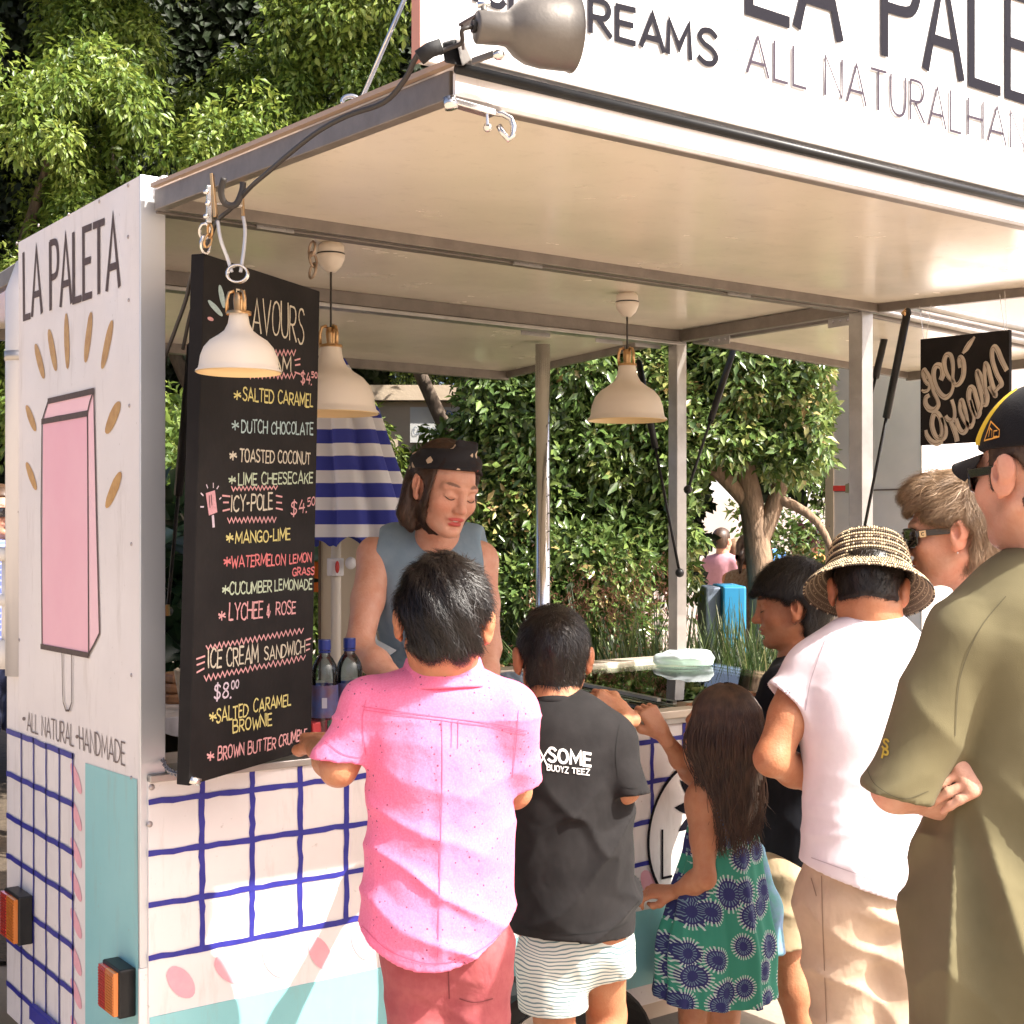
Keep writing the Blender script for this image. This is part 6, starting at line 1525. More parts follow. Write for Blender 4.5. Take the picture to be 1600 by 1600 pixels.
    tc = n.new('ShaderNodeTexCoord'); vo = n.new('ShaderNodeTexVoronoi'); vo.inputs['Scale'].default_value = 24; vo.feature = 'F1'; vo.distance = 'MANHATTAN'; l.new(tc.outputs['Object'], vo.inputs['Vector'])
    cr = n.new('ShaderNodeValToRGB'); cr.color_ramp.interpolation = 'CONSTANT'; e = cr.color_ramp.elements; e[0].position = 0; e[0].color = (.55, .42, .30, 1); e[1].position = .33; e[1].color = (.008, .007, .010, 1)
    l.new(vo.outputs['Distance'], cr.inputs[0])
    c2 = n.new('ShaderNodeValToRGB'); c2.color_ramp.interpolation = 'CONSTANT'; e = c2.color_ramp.elements; e[0].position = 0; e[0].color = (1, 1, 1, 1); e[1].position = .82; e[1].color = (1, .18, .14, 1); sx_ = n.new('ShaderNodeSeparateColor'); l.new(vo.outputs['Color'], sx_.inputs[0]); l.new(sx_.outputs[0], c2.inputs[0])
    mu = n.new('ShaderNodeMix'); mu.data_type = 'RGBA'; mu.blend_type = 'MULTIPLY'; mu.inputs['Factor'].default_value = 1; l.new(cr.outputs[0], mu.inputs['A']); l.new(c2.outputs[0], mu.inputs['B']); l.new(mu.outputs['Result'], p.inputs['Base Color'])
    S = SDF(H.c - .18, H.c + .18, .004); S.ell(H.p(0, -.020, .034), (.0905, .111, .105), H.M, k=0)
    X, Y, Z = S.grid(); sh = S.g.shape; P = np.stack(np.broadcast_arrays(X, Y, Z), -1).reshape(-1, 3); L = H.loc(P)
    band = np.abs((L[:, 2] - .078) + .62*(L[:, 1] - .02)*-1*.0 + .50*(np.clip(-L[:, 1], -.2, .2))*0 - .35*(L[:, 1])*-.0 + .55*(-L[:, 1]+.02)*.6) - .027
    S.g = np.maximum(S.g, band.reshape(sh).astype(np.float32))
    S.cap(H.p(-.022, .030, .120), H.p(.016, .034, .127), .016, .014, k=.02); S.cap(H.p(.0, .03, .128), H.p(-.038, .028, .136), .010, .006, k=.012)
    S.displace(lambda P: .003*np.sin(H.loc(P)[:, 2]*150 + H.loc(P)[:, 0]*40))
    S.build('headscarf', sc, t)
server()
# ---------------------------------------------------------------- B. boy in pink shirt
def pink_boy():
    F = 2.65
    t = thing('person', 'boy with glossy black hair seen from behind in a bright pink short-sleeved shirt', 'person', feet(W(690, 1200, F)))
    H = Head(W(694, 973, 2.62), AW(690)*.97 - UP*.22 + SD(690)*.05, UP + RT*.05, s=.98, eo=.009)
    fd = nrm(FW*.45 + V(0,.55,0))
    J = dict(f=fd, neck=W(698, 1052, F), chest=W(692, 1150, F), waist=W(690, 1330, F), pelvis=W(695, 1440, F),
        shL=W(575, 1105, F), elL=W(529, 1200, F-.03), wrL=W(494, 1166, F+.20), shR=W(792, 1112, F), elR=W(803, 1236, F+.10), wrR=W(780, 1150, F+.33),
        hpL=W(658, 1482, F), hpR=W(740, 1484, F), knL=feet(W(662, 1600, F+.03))+V(0,0,.42), knR=feet(W(745, 1600, F+.03))+V(0,0,.42), anL=feet(W(664, 1600, F+.02))+V(0,0,.08), anR=feet(W(742, 1600, F+.0))+V(0,0,.08))
    body(t, SK_TAN, J, H, b=.92, hands=[(J['wrL'], FW*.8-RT*.15+UP*.1, -UP, dict(side=1, s=.88, curl=.4)), (J['wrR'], FW*.8-RT*.5+UP*.0, -UP, dict(side=-1, s=.88, curl=.4))], fine=.003, cut=J['neck'][2]+.004, h=.0045, lb=.76)
    H.eyes(t)
    pk = fabric('pink_chambray', (.78, .155, .29), (.83, .21, .36), weave=420, wstr=.3, wr=.45, wrs=20, sheen=.1, nscale=260)
    # small dark motif printed on the cloth
    n = pk.node_tree.nodes; l = pk.node_tree.links; p = n['Principled BSDF']; src = p.inputs['Base Color'].links[0].from_socket
    tc = n.new('ShaderNodeTexCoord'); mp = n.new('ShaderNodeMapping'); mp.inputs['Scale'].default_value = (17, 17, 17); mp.inputs['Rotation'].default_value = (.3, .2, .9)
    vo = n.new('ShaderNodeTexVoronoi'); vo.inputs['Randomness'].default_value = .25; l.new(tc.outputs['Object'], mp.inputs[0])
    ns = n.new('ShaderNodeTexNoise'); ns.inputs['Scale'].default_value = 150; ns.inputs['Detail'].default_value = 1; l.new(tc.outputs['Object'], ns.inputs['Vector'])
    l.new(mp.outputs[0], vo.inputs['Vector']); a = n.new('ShaderNodeMath'); a.operation = 'LESS_THAN'; a.inputs[1].default_value = .17; l.new(vo.outputs['Distance'], a.inputs[0])
    b = n.new('ShaderNodeMath'); b.operation = 'GREATER_THAN'; b.inputs[1].default_value = .54; l.new(ns.outputs['Fac'], b.inputs[0]); c = n.new('ShaderNodeMath'); c.operation = 'MULTIPLY'; l.new(a.outputs[0], c.inputs[0]); l.new(b.outputs[0], c.inputs[1])
    mx = n.new('ShaderNodeMix'); mx.data_type = 'RGBA'; l.new(c.outputs[0], mx.inputs['Factor']); l.new(src, mx.inputs['A']); mx.inputs['B'].default_value = (.16, .05, .10, 1); l.new(mx.outputs['Result'], p.inputs['Base Color'])
    r = Rec(); r.chain([W(692, 1128, F+.01), W(690, 1210, F), W(688, 1330, F), W(683, 1440, F-.01), W(681, 1530, F-.01)], [.108, .126, .130, .142, .150], k=.05, flat=(fd, .78))
    for q in ((587, 1108), (790, 1120)): r.cap(W(697, 1104, F), W(q[0], q[1], F), .042, .050, k=.05)
    sl = Rec(); sl.cap(W(582, 1112, F), W(520, 1212, F-.03), .056, .056, k=.02)
    sr = Rec(); sr.cap(W(792, 1122, F), W(806, 1248, F+.05), .058, .056, k=.02)
    dl = nrm(W(500, 1262, F-.03) - W(582, 1112, F)); dr = nrm(W(812, 1248, F+.05) - W(792, 1122, F))
    nL = nrm(dl*.8 + -UP*.6 + RT*.25)
    def hem(S):
        X, Y, Z = S.grid(); sx_ = ((X-CAM[0])*RT[0] + (Y-CAM[1])*RT[1]); px = 800 + FPX*sx_/F
        u = np.clip((px - 681)/131, -1.3, 1.3); zh = 1.58 - (1514 - 76*np.abs(u)**2.2 - 828)/FPX*(F-.10)
        d = zh - Z; inner = np.maximum(S.g + .008, -(d + .03)); S.g = np.maximum(S.g, -inner).astype(np.float32)
        S.g = np.maximum(S.g, (zh - Z).astype(np.float32))
    def dsp(P):
        a = folds(P, [(UP + RT*.55, .085, .9), (UP - RT*.65, .11, .8), (RT, .10, .25)], .0170, 11)
        z = P[:, 2]; low = np.clip((1.25 - z)/.3, .25, 1); b = folds(P, [(RT*1.0+UP*.15, .15, 1)], .016, 5)*np.clip((1.0-z)/.35, 0, 1)
        yk = -.0045*np.exp(-((z - (1.58-(1118-828)/FPX*F))/.0035)**2)                      # yoke seam
        pl = .004*np.exp(-((((P-CAM) @ RT) - rx(695, F))/.012)**2)*(z < 1.23)             # back pleat
        return np.minimum(-(a*low + b), .004) - yk*-1 - pl
    gp = garment('shirt', pk, t, [(r, []), (sl, [(W(534, 1190, F-.03), nL, .02)], .02), (sr, [(W(803, 1222, F+.05), nrm(dr - UP*.3), .02)], .025)], h=.0046, k=.03, mod=hem, disp=dsp, under=UND['t'])
    # collar
    def ring(name, c, up, prof, mt, par, fl=.92, n=44, wob=.0015):
        up = nrm(up); u = nrm(np.cross(up, FW)); w = np.cross(u, up); v = []; f = []
        for rr_, hh in prof:
            for k in range(n):
                a = 2*math.pi*k/n; q = 1 + wob/.06*math.sin(3*a + hh*90) + wob/.08*math.sin(7*a); v.append(c + u*rr_*q*math.cos(a) + w*rr_*fl*q*math.sin(a) + up*(hh + .003*math.sin(2*a+1)))
        for i in range(len(prof)-1):
            for k in range(n): f.append((i*n+k, i*n+(k+1) % n, (i+1)*n+(k+1) % n, (i+1)*n+k))
        return mesh_obj(name, v, f, mt, par, smooth=True)
    ring('collar', W(693, 1057, F+.002), UP + fd*.20 + RT*.06, [(.060, -.012), (.061, .026), (.063, .034), (.067, .037), (.072, .032), (.080, .008), (.091, -.022), (.091, -.027), (.080, -.020)], pk, t)
    sm = mat('pink_seam', (.64, .10, .21), .9)
    seam('stitching', sm, t, gp, [[(566, 1104), (630, 1113), (700, 1122), (770, 1131), (822, 1142)], [(568, 1109), (630, 1118), (700, 1127), (770, 1136), (822, 1147)], [(690, 1124), (691, 1200), (688, 1330), (684, 1495)], [(716, 1126), (715, 1170)], [(706, 1126), (705, 1168)], [(572, 1094), (566, 1130), (572, 1180)], [(810, 1110), (806, 1160), (800, 1215)], [(508, 1158), (535, 1178), (563, 1184)], [(566, 1446), (610, 1486), (680, 1506), (750, 1484), (800, 1440)]], w=.0015)
    # trousers
    jr = fabric('red_denim', (.31, .07, .08), (.37, .10, .105), weave=500, wr=.6, wrs=20, nscale=30)
    r = Rec(); r.cap(W(702, 1450, F), W(702, 1495, F), .100, .100, k=.03, flat=(fd, .74))
    for a, b_, c in (('hpL', 'knL', 'anL'), ('hpR', 'knR', 'anR')):
        A, B, C = [np.array(J[q], float) for q in (a, b_, c)]
        r.cap(A, B, .069, .052, k=.012); r.cap(B, C, .052, .045, k=.02)
    gj = garment('trousers', jr, t, [(r, [(V(0,0,.09), (0,0,-1), .02)])], h=.0055, under=UND['l'], disp=lambda P: -folds(P, [(UP+RT*.5, .07, .7), (UP-RT*.4, .09, .8)], .010, 8))
    seam('stitching', mat('dark_red_seam', (.16, .03, .035), .9), t, gj, [[(700, 1500), (702, 1560)], [(718, 1560), (742, 1566), (770, 1560)]], w=.0022)
    for a in ('anL', 'anR'): shoe('shoe', mat('white_sneaker', (.7, .7, .7), .5), t, J[a], FW, .9)
    o, v, f = hair2(H, HAIRB, t, short_th(.014, .003, -.085, .01), short_cut(nape=-.076, ear=(.034, -.014, -.010)), neck=(W(698, 1052, F), .048), disp=lambda P: .0025*np.sin(H.loc(P)[:, 0]*120 + H.loc(P)[:, 2]*80))
    strands(H, v, f, HAIRB, o, n=7500, L=.040, w=.0019, flow=flow_crown((.02, -.05, .11), 1.0), seg=5, lift=.013, fr=.42)
pink_boy()
# ---------------------------------------------------------------- C. boy in black tee
def striped(name):
    m = bpy.data.materials.new(name); m.use_nodes = True; n = m.node_tree.nodes; l = m.node_tree.links; p = n['Principled BSDF']; p.inputs['Roughness'].default_value = .9
    tc = n.new('ShaderNodeTexCoord'); sp = n.new('ShaderNodeSeparateXYZ'); l.new(tc.outputs['Object'], sp.inputs[0])
    ns = n.new('ShaderNodeTexNoise'); ns.inputs['Scale'].default_value = 9; l.new(tc.outputs['Object'], ns.inputs['Vector'])
    a = n.new('ShaderNodeMath'); a.operation = 'MULTIPLY_ADD'; a.inputs[1].default_value = .05; l.new(ns.outputs['Fac'], a.inputs[0]); l.new(sp.outputs['Z'], a.inputs[2])
    b = n.new('ShaderNodeMath'); b.operation = 'MULTIPLY'; b.inputs[1].default_value = 1/.0092; l.new(a.outputs[0], b.inputs[0]); c = n.new('ShaderNodeMath'); c.operation = 'FRACT'; l.new(b.outputs[0], c.inputs[0])
    d = n.new('ShaderNodeMath'); d.operation = 'GREATER_THAN'; d.inputs[1].default_value = .66; l.new(c.outputs[0], d.inputs[0])
    mx = n.new('ShaderNodeMix'); mx.data_type = 'RGBA'; mx.inputs['A'].default_value = (.66, .68, .62, 1); mx.inputs['B'].default_value = (.14, .22, .24, 1); l.new(d.outputs[0], mx.inputs['Factor']); l.new(mx.outputs['Result'], p.inputs['Base Color'])
    return m
def black_boy():
    F = 3.15
    t = thing('person', 'short-haired boy from behind in a black tee with white lettering and striped shorts', 'person', feet(W(870, 1200, F)))
    H = Head(W(864, 1028, 3.19), AW(864)*.97 - UP*.12 - SD(864)*.10, UP, s=.97, eo=.008)
    fd = nrm(FW*.6 + V(0,.4,0))
    J = dict(f=fd, neck=W(866, 1100, F), chest=W(885, 1180, F), waist=W(890, 1330, F), pelvis=W(895, 1420, F),
        shL=W(808, 1142, F), elL=W(792, 1225, F+.02), wrL=W(812, 1140, F+.25), shR=W(955, 1160, F), elR=W(976, 1232, F-.03), wrR=W(973, 1116, F+.21),
        hpL=W(858, 1440, F), hpR=W(935, 1440, F), knL=feet(W(868, 1570, F+.02))+V(0,0,.40), knR=feet(W(948, 1570, F+.10))+V(0,0,.44), anL=feet(W(880, 1600, F+.0))+V(0,0,.08), anR=feet(W(925, 1600, F-.16))+V(0,0,.08))
    body(t, SK_TAN, J, H, b=.90, hands=[(J['wrR'], -RT*.86+UP*.44+FW*.1, -UP*.35+FW*.8, dict(side=-1, s=.90, curl=1.05)), (J['wrL'], FW+UP*.1, -UP, dict(side=1, s=.86, curl=.4))], fine=.003, h=.0042, cut=J['neck'][2]+.004, lb=.86)
    H.eyes(t)
    bk = fabric('black_cotton', (.012, .0108, .0112), (.018, .0162, .0166), weave=700, wr=.75, wrs=8, rough=.85, sheen=.03)
    r = Rec(); r.chain([W(880, 1160, F), W(890, 1250, F), W(894, 1350, F), W(896, 1440, F), W(896, 1500, F)], [.118, .136, .135, .135, .135], k=.05, flat=(fd, .74))
    for q in ((818, 1150), (954, 1156)): r.cap(W(866, 1130, F), W(q[0], q[1], F), .040, .045, k=.035)
    sl = Rec(); sl.cap(W(815, 1146, F), W(794, 1232, F+.02), .052, .052, k=.02); sr = Rec(); sr.cap(W(953, 1162, F), W(986, 1246, F-.05), .050, .050, k=.02)
    dr = nrm(W(988, 1245, F-.05) - W(955, 1150, F))
    def dsp(P):
        z = P[:, 2]; return np.minimum(.005, -1*(folds(P, [(UP*.8 - RT*.75, .12, 1.0), (UP*.7+RT*.8, .17, .6)], .034, 21)*np.clip((1.16-z)/.25, .15, 1) + folds(P, [(UP - RT*.3, .08, .5)], .003, 4)))
    ga = garment('t_shirt', bk, t, [(r, [(W(895, 1468, F-.08), nrm(-UP + RT*-.06), .025)]), (sl, [(W(796, 1226, F), nrm(-UP), .02)]), (sr, [(W(986, 1243, F-.05), nrm(dr*.6-UP), .02)], .02)], h=.0048, k=.035, disp=dsp, under=UND['t'], th=.012)
    seam('stitching', mat('grey_seam', (.004, .004, .004), .9), t, ga, [[(812, 1446), (850, 1455), (900, 1459), (950, 1453), (982, 1440)], [(968, 1132), (962, 1175), (966, 1215)], [(972, 1228), (990, 1232), (1003, 1228)]], w=.0018)
    MB().lathe([(.060, -.004), (.061, .006), (.057, .009), (.055, .003)], W(866, 1101, F), nrm(UP + FW*.35), 30).build('neck_band', bk, t, smooth=True)
    pl = (-FW, float(-FW @ W(890, 1200, F-.13)))
    project_text('shirt_lettering', mat('white_print', (.75, .74, .72), .6), t, ga, [('SOME', ((857,1189),(923,1197),(923,1178),(857,1168)), .0058, pl), ('BUOYZ', ((855,1203),(888,1208),(888,1199),(855,1194)), .0022, pl), ('TEEZ', ((894,1208),(921,1211),(921,1202),(894,1200)), .0022, pl), ('X', ((842,1196),(856,1198),(856,1172),(842,1170)), .0035, pl)])
    st = striped('striped_cotton')
    r = Rec(); r.cap(W(894, 1425, F), W(894, 1455, F), .118, .120, k=.03, flat=(fd, .72))
    kL, kR = np.array(J['knL']), np.array(J['knR'])
    r.cap(np.array(J['hpL'])*.7+kL*.3, kL*1.0, .084, .078, k=.03); r2 = Rec(); r2.cap(np.array(J['hpR'])*.75+kR*.25, kR, .082, .072, k=.03)
    garment('shorts', st, t, [(r, [(W(860, 1578, F), nrm(-UP), .03)]), (r2, [(W(950, 1532, F), nrm(-UP+RT*.12), .03)])], h=.0055, k=.03, disp=lambda P: -folds(P, [(RT, .12, 1), (RT+UP*.5, .09, .5)], .006, 9))
    for a in ('anL', 'anR'): shoe('shoe', mat('navy_sneaker', (.05, .06, .12), .6), t, J[a], FW, .85)
    o, v, f = hair2(H, HAIRB, t, short_th(.010, .002, -.09, .0), short_cut(nape=-.096, ear=(.030, -.012, -.012)), neck=(W(866, 1100, F), .046))
    strands(H, v, f, HAIRB, o, n=7000, L=.018, w=.0014, flow=flow_crown((0, -.07, .09), .3, 1.4), seg=3, lift=.006, fr=.40)
black_boy()
# ---------------------------------------------------------------- D. little girl
def floral():
    m = bpy.data.materials.new('floral_cotton'); m.use_nodes = True; n = m.node_tree.nodes; l = m.node_tree.links; p = n['Principled BSDF']; p.inputs['Roughness'].default_value = .8
    N = lambda op, a, b=None, c=None: _mn(n, l, op, a, b, c)
    tc = n.new('ShaderNodeTexCoord'); mp = n.new('ShaderNodeMapping')
    # flatten the cloth's own right/up plane so that the flowers are discs of even depth
    vr = n.new('ShaderNodeVectorMath'); vr.operation = 'DOT_PRODUCT'; vr.inputs[1].default_value = tuple(RT); l.new(tc.outputs['Object'], vr.inputs[0])
    vf = n.new('ShaderNodeVectorMath'); vf.operation = 'DOT_PRODUCT'; vf.inputs[1].default_value = tuple(FW*.55); l.new(tc.outputs['Object'], vf.inputs[0])
    sp = n.new('ShaderNodeSeparateXYZ'); l.new(tc.outputs['Object'], sp.inputs[0]); ad = N('ADD', vr.outputs['Value'], vf.outputs['Value'])
    cb = n.new('ShaderNodeCombineXYZ'); l.new(ad, cb.inputs[0]); l.new(sp.outputs['Z'], cb.inputs[1])
    vo = n.new('ShaderNodeTexVoronoi'); vo.voronoi_dimensions = '2D'; vo.inputs['Scale'].default_value = 12.5; vo.inputs['Randomness'].default_value = .72; l.new(cb.outputs[0], vo.inputs['Vector'])
    sc = n.new('ShaderNodeVectorMath'); sc.operation = 'SCALE'; sc.inputs['Scale'].default_value = 1; l.new(cb.outputs[0], sc.inputs[0])
    sb = n.new('ShaderNodeVectorMath'); sb.operation = 'SUBTRACT'; l.new(sc.outputs[0], sb.inputs[0]); l.new(vo.outputs['Position'], sb.inputs[1])
    s2 = n.new('ShaderNodeSeparateXYZ'); l.new(sb.outputs[0], s2.inputs[0]); an = N('ARCTAN2', s2.outputs[1], s2.outputs[0])
    sepc = n.new('ShaderNodeSeparateColor'); l.new(vo.outputs['Color'], sepc.inputs[0])
    R = N('MULTIPLY_ADD', sepc.outputs[0], .16, .34)           # flower radius
    q = N('DIVIDE', vo.outputs['Distance'], R)
    ray = N('FRACT', N('MULTIPLY', an, 26/(2*math.pi))); rb = N('LESS_THAN', ray, .42)
    navy = N('LESS_THAN', q, 1.0); fringe = N('MULTIPLY', N('MULTIPLY', N('GREATER_THAN', q, .84), N('LESS_THAN', q, 1.22)), rb)
    ring = N('MULTIPLY', N('MULTIPLY', N('GREATER_THAN', q, .42), N('LESS_THAN', q, .72)), N('LESS_THAN', N('FRACT', N('MULTIPLY', an, 19/(2*math.pi))), .33))
    m1 = n.new('ShaderNodeMix'); m1.data_type = 'RGBA'; m1.inputs['A'].default_value = (.035, .27, .19, 1); m1.inputs['B'].default_value = (.022, .028, .14, 1); l.new(navy, m1.inputs['Factor'])
    m3 = n.new('ShaderNodeMix'); m3.data_type = 'RGBA'; l.new(ring, m3.inputs['Factor']); l.new(m1.outputs['Result'], m3.inputs['A']); m3.inputs['B'].default_value = (.16, .26, .34, 1)
    m2 = n.new('ShaderNodeMix'); m2.data_type = 'RGBA'; l.new(fringe, m2.inputs['Factor']); l.new(m3.outputs['Result'], m2.inputs['A']); m2.inputs['B'].default_value = (.50, .62, .60, 1)
    l.new(m2.outputs['Result'], p.inputs['Base Color']); return m
def _mn(n, l, op, a, b=None, c=None):
    x = n.new('ShaderNodeMath'); x.operation = op
    for i, q in enumerate((a, b, c)):
        if q is None: continue
        if isinstance(q, (int, float)): x.inputs[i].default_value = q
        else: l.new(q, x.inputs[i])
    return x.outputs[0]
def girl():
    F = 3.62
    t = thing('person', 'small girl with long brown hair in a green and navy flower-print dress', 'person', feet(W(1115, 1300, F)))
    H = Head(W(1122, 1138, F), -RT*.72 + FW*.66 + UP*.02, UP, s=.94)
    J = dict(f=nrm(-RT*.5+FW*.85), neck=W(1124, 1212, F), chest=W(1128, 1275, F), waist=W(1125, 1360, F), pelvis=W(1120, 1440, F),
        shL=W(1098, 1248, F-.05), elL=W(1101, 1372, F-.10), wrL=W(1052, 1394, F-.02), shR=W(1110, 1222, F+.10), elR=W(1078, 1206, F+.10), wrR=W(1034, 1146, F+.0),
        hpL=W(1088, 1460, F), hpR=W(1140, 1460, F), knL=feet(W(1084, 1560, F))+V(0,0,.31), knR=feet(W(1133, 1560, F+.02))+V(0,0,.31), anL=feet(W(1084, 1600, F))+V(0,0,.07), anR=feet(W(1133, 1600, F))+V(0,0,.07))
    body(t, SK_MED, J, H, b=.74, hands=[(J['wrR'], UP*.80-RT*.50+FW*.20, FW*.8-RT*.5-UP*.1, dict(side=1, s=.86, curl=1.0)), (J['wrL'], -RT*.85+FW*.3-UP*.05, FW*.3-UP*.5-RT*.2, dict(side=1, s=.76, curl=.6))], fine=.003, h=.0042, cut=J['neck'][2]+.004)
    H.eyes(t)
    fm = floral()
    r = Rec(); r.chain([W(1125, 1288, F), W(1128, 1330, F), W(1122, 1400, F), W(1117, 1480, F), W(1115, 1570, F)], [.078, .088, .112, .140, .160], k=.04, flat=(FW, .82))
    def dsp(P):
        L = P - W(1115, 1500, F); a = np.arctan2(L @ FW, L @ RT); z = P[:, 2]; w = np.clip((.98 - z)/.45, 0, 1)
        return -(.008*np.sin(a*8 + 1.2 + 2*z)*w + .004*np.sin(a*17 + z*6)*w + folds(P, [(UP, .08, .4)], .003, 2))
    garment('dress', fm, t, [(r, [(W(1115, 1556, F), nrm(-UP - RT*.02), .03), (W(1120, 1266, F), nrm(UP - RT*.35))])], h=.0048, disp=dsp, th=.009)
    bs = fabric('blue_strap', (.10, .20, .38))
    for pts in ([(1117, 1258, F-.085), (1126, 1275, F-.088), (1134, 1300, F-.082), (1140, 1325, F-.085)],):
        MB().tube([W(*q) for q in pts], .006, 8).build('shoulder_strap', bs, t, smooth=True)
    r = Rec(); r.chain([W(1180, 1330, F+.03), W(1195, 1420, F+.04), W(1203, 1500, F+.04)], [.028, .04, .045], k=.03, flat=(FW, .5))
    garment('dress_panel', fabric('pale_blue_cotton', (.30, .45, .70), (.2, .5, .5), nscale=30), t, [(r, [(W(1203, 1500, F), nrm(-UP))])], h=.006, disp=lambda P: -folds(P, [(RT, .05, 1)], .004, 2))
    for a in ('anL', 'anR'): shoe('sandal', mat('tan_leather', (.35, .2, .12), .5), t, J[a], -RT*.4+FW, .65)
    def ex(S, H):
        S.cap(H.p(.0, -.05, .02), H.p(.0, -.075, -.10), .062, .060, k=.04); S.cap(H.p(0, -.075, -.10), H.p(.005, -.080, -.20), .058, .045, k=.03, flat=(H.f, .8))
        S.cap(H.p(-.066, -.03, .0), H.p(-.062, -.055, -.10), .018, .014, k=.03); S.cap(H.p(.066, -.03, .0), H.p(.058, -.060, -.10), .018, .014, k=.03)
    def cut(P):
        L = H.loc(P); x, y, z = L[:, 0], L[:, 1], L[:, 2]
        return np.minimum(y - .018, .075 - z - np.abs(x)*.3)
    S = SDF(H.c - V(.19, .19, .34), H.c + .17, .0045); M = H.M; p = H.p
    S.ell(p(0, -.020, .030), np.array((.083, .103, .097))*H.s, M, k=0); ex(S, H); S.cap(p(0, -.080, -.20), p(.01, -.085, -.27), .045, .022, k=.03, flat=(H.f, .7))
    X, Y, Z = S.grid(); sh = S.g.shape; P = np.stack(np.broadcast_arrays(X, Y, Z), -1).reshape(-1, 3); w_ = cut(P).reshape(sh).astype(np.float32)*H.s; S.g = np.maximum(S.g, w_)
    v, f = S.mesh(); v = relax(v, f, 2); o = mesh_obj('hair', v, f, HAIRBR, t, smooth=True)
    r = np.random.default_rng(4); paths = []; part = p(.004, .02, .125)
    for i in range(2300):
        th = (r.random() - .5)*math.pi*1.35; sx_ = math.sin(th); cy = math.cos(th); rad = 1 + .09*r.random()
        E_ = lambda fi, k=1.03: p(.083*k*math.sin(fi)*sx_*rad**.3, -.020 - .103*k*math.sin(fi)*cy*rad**.3, .030 + .097*k*math.cos(fi))
        q0 = E_(.12 + .25*r.random()); q1 = E_(.65); q2 = E_(1.05); q3 = E_(1.45, 1.05); q3b = p(.094*sx_*rad, -.024 - .096*cy*rad, -.05)
        wv = r.normal(size=3)*.010; q3b = q3b + wv; L = .08 + .17*r.random()**.7; q4 = p(.080*sx_ + .012*r.normal(), -.050 - .055*cy + .012*r.normal(), -.08 - L*.5); q5 = p(.066*sx_ + .018*r.normal(), -.062 - .035*cy + .015*r.normal(), -.09 - L)
        pp = cat([q0, q1, q2, q3, q3b, q4, q5], 5); ph = r.random()*6; am = .0035 + .003*r.random(); pp = [q + (RT*math.sin(k*.75 + ph) + FW*math.cos(k*.6 + ph))*am*min(1, max(0, (k-12)/10)) for k, q in enumerate(pp)]; paths.append(pp)
    long_strands(None, paths, .0030, HAIRBR, o)
    paths = []
    for i in range(26):
        s0 = H.p(-.07 + .012*r.normal(), .0 + .012*r.normal(), .01); e = W(1084 + 14*r.random(), 1290 + 50*r.random(), F - .08)
        paths.append(cat([s0, s0*.55+e*.45 + r.normal(size=3)*.006, e], 6))
    long_strands(None, paths, .0030, HAIRBR, o)
girl()
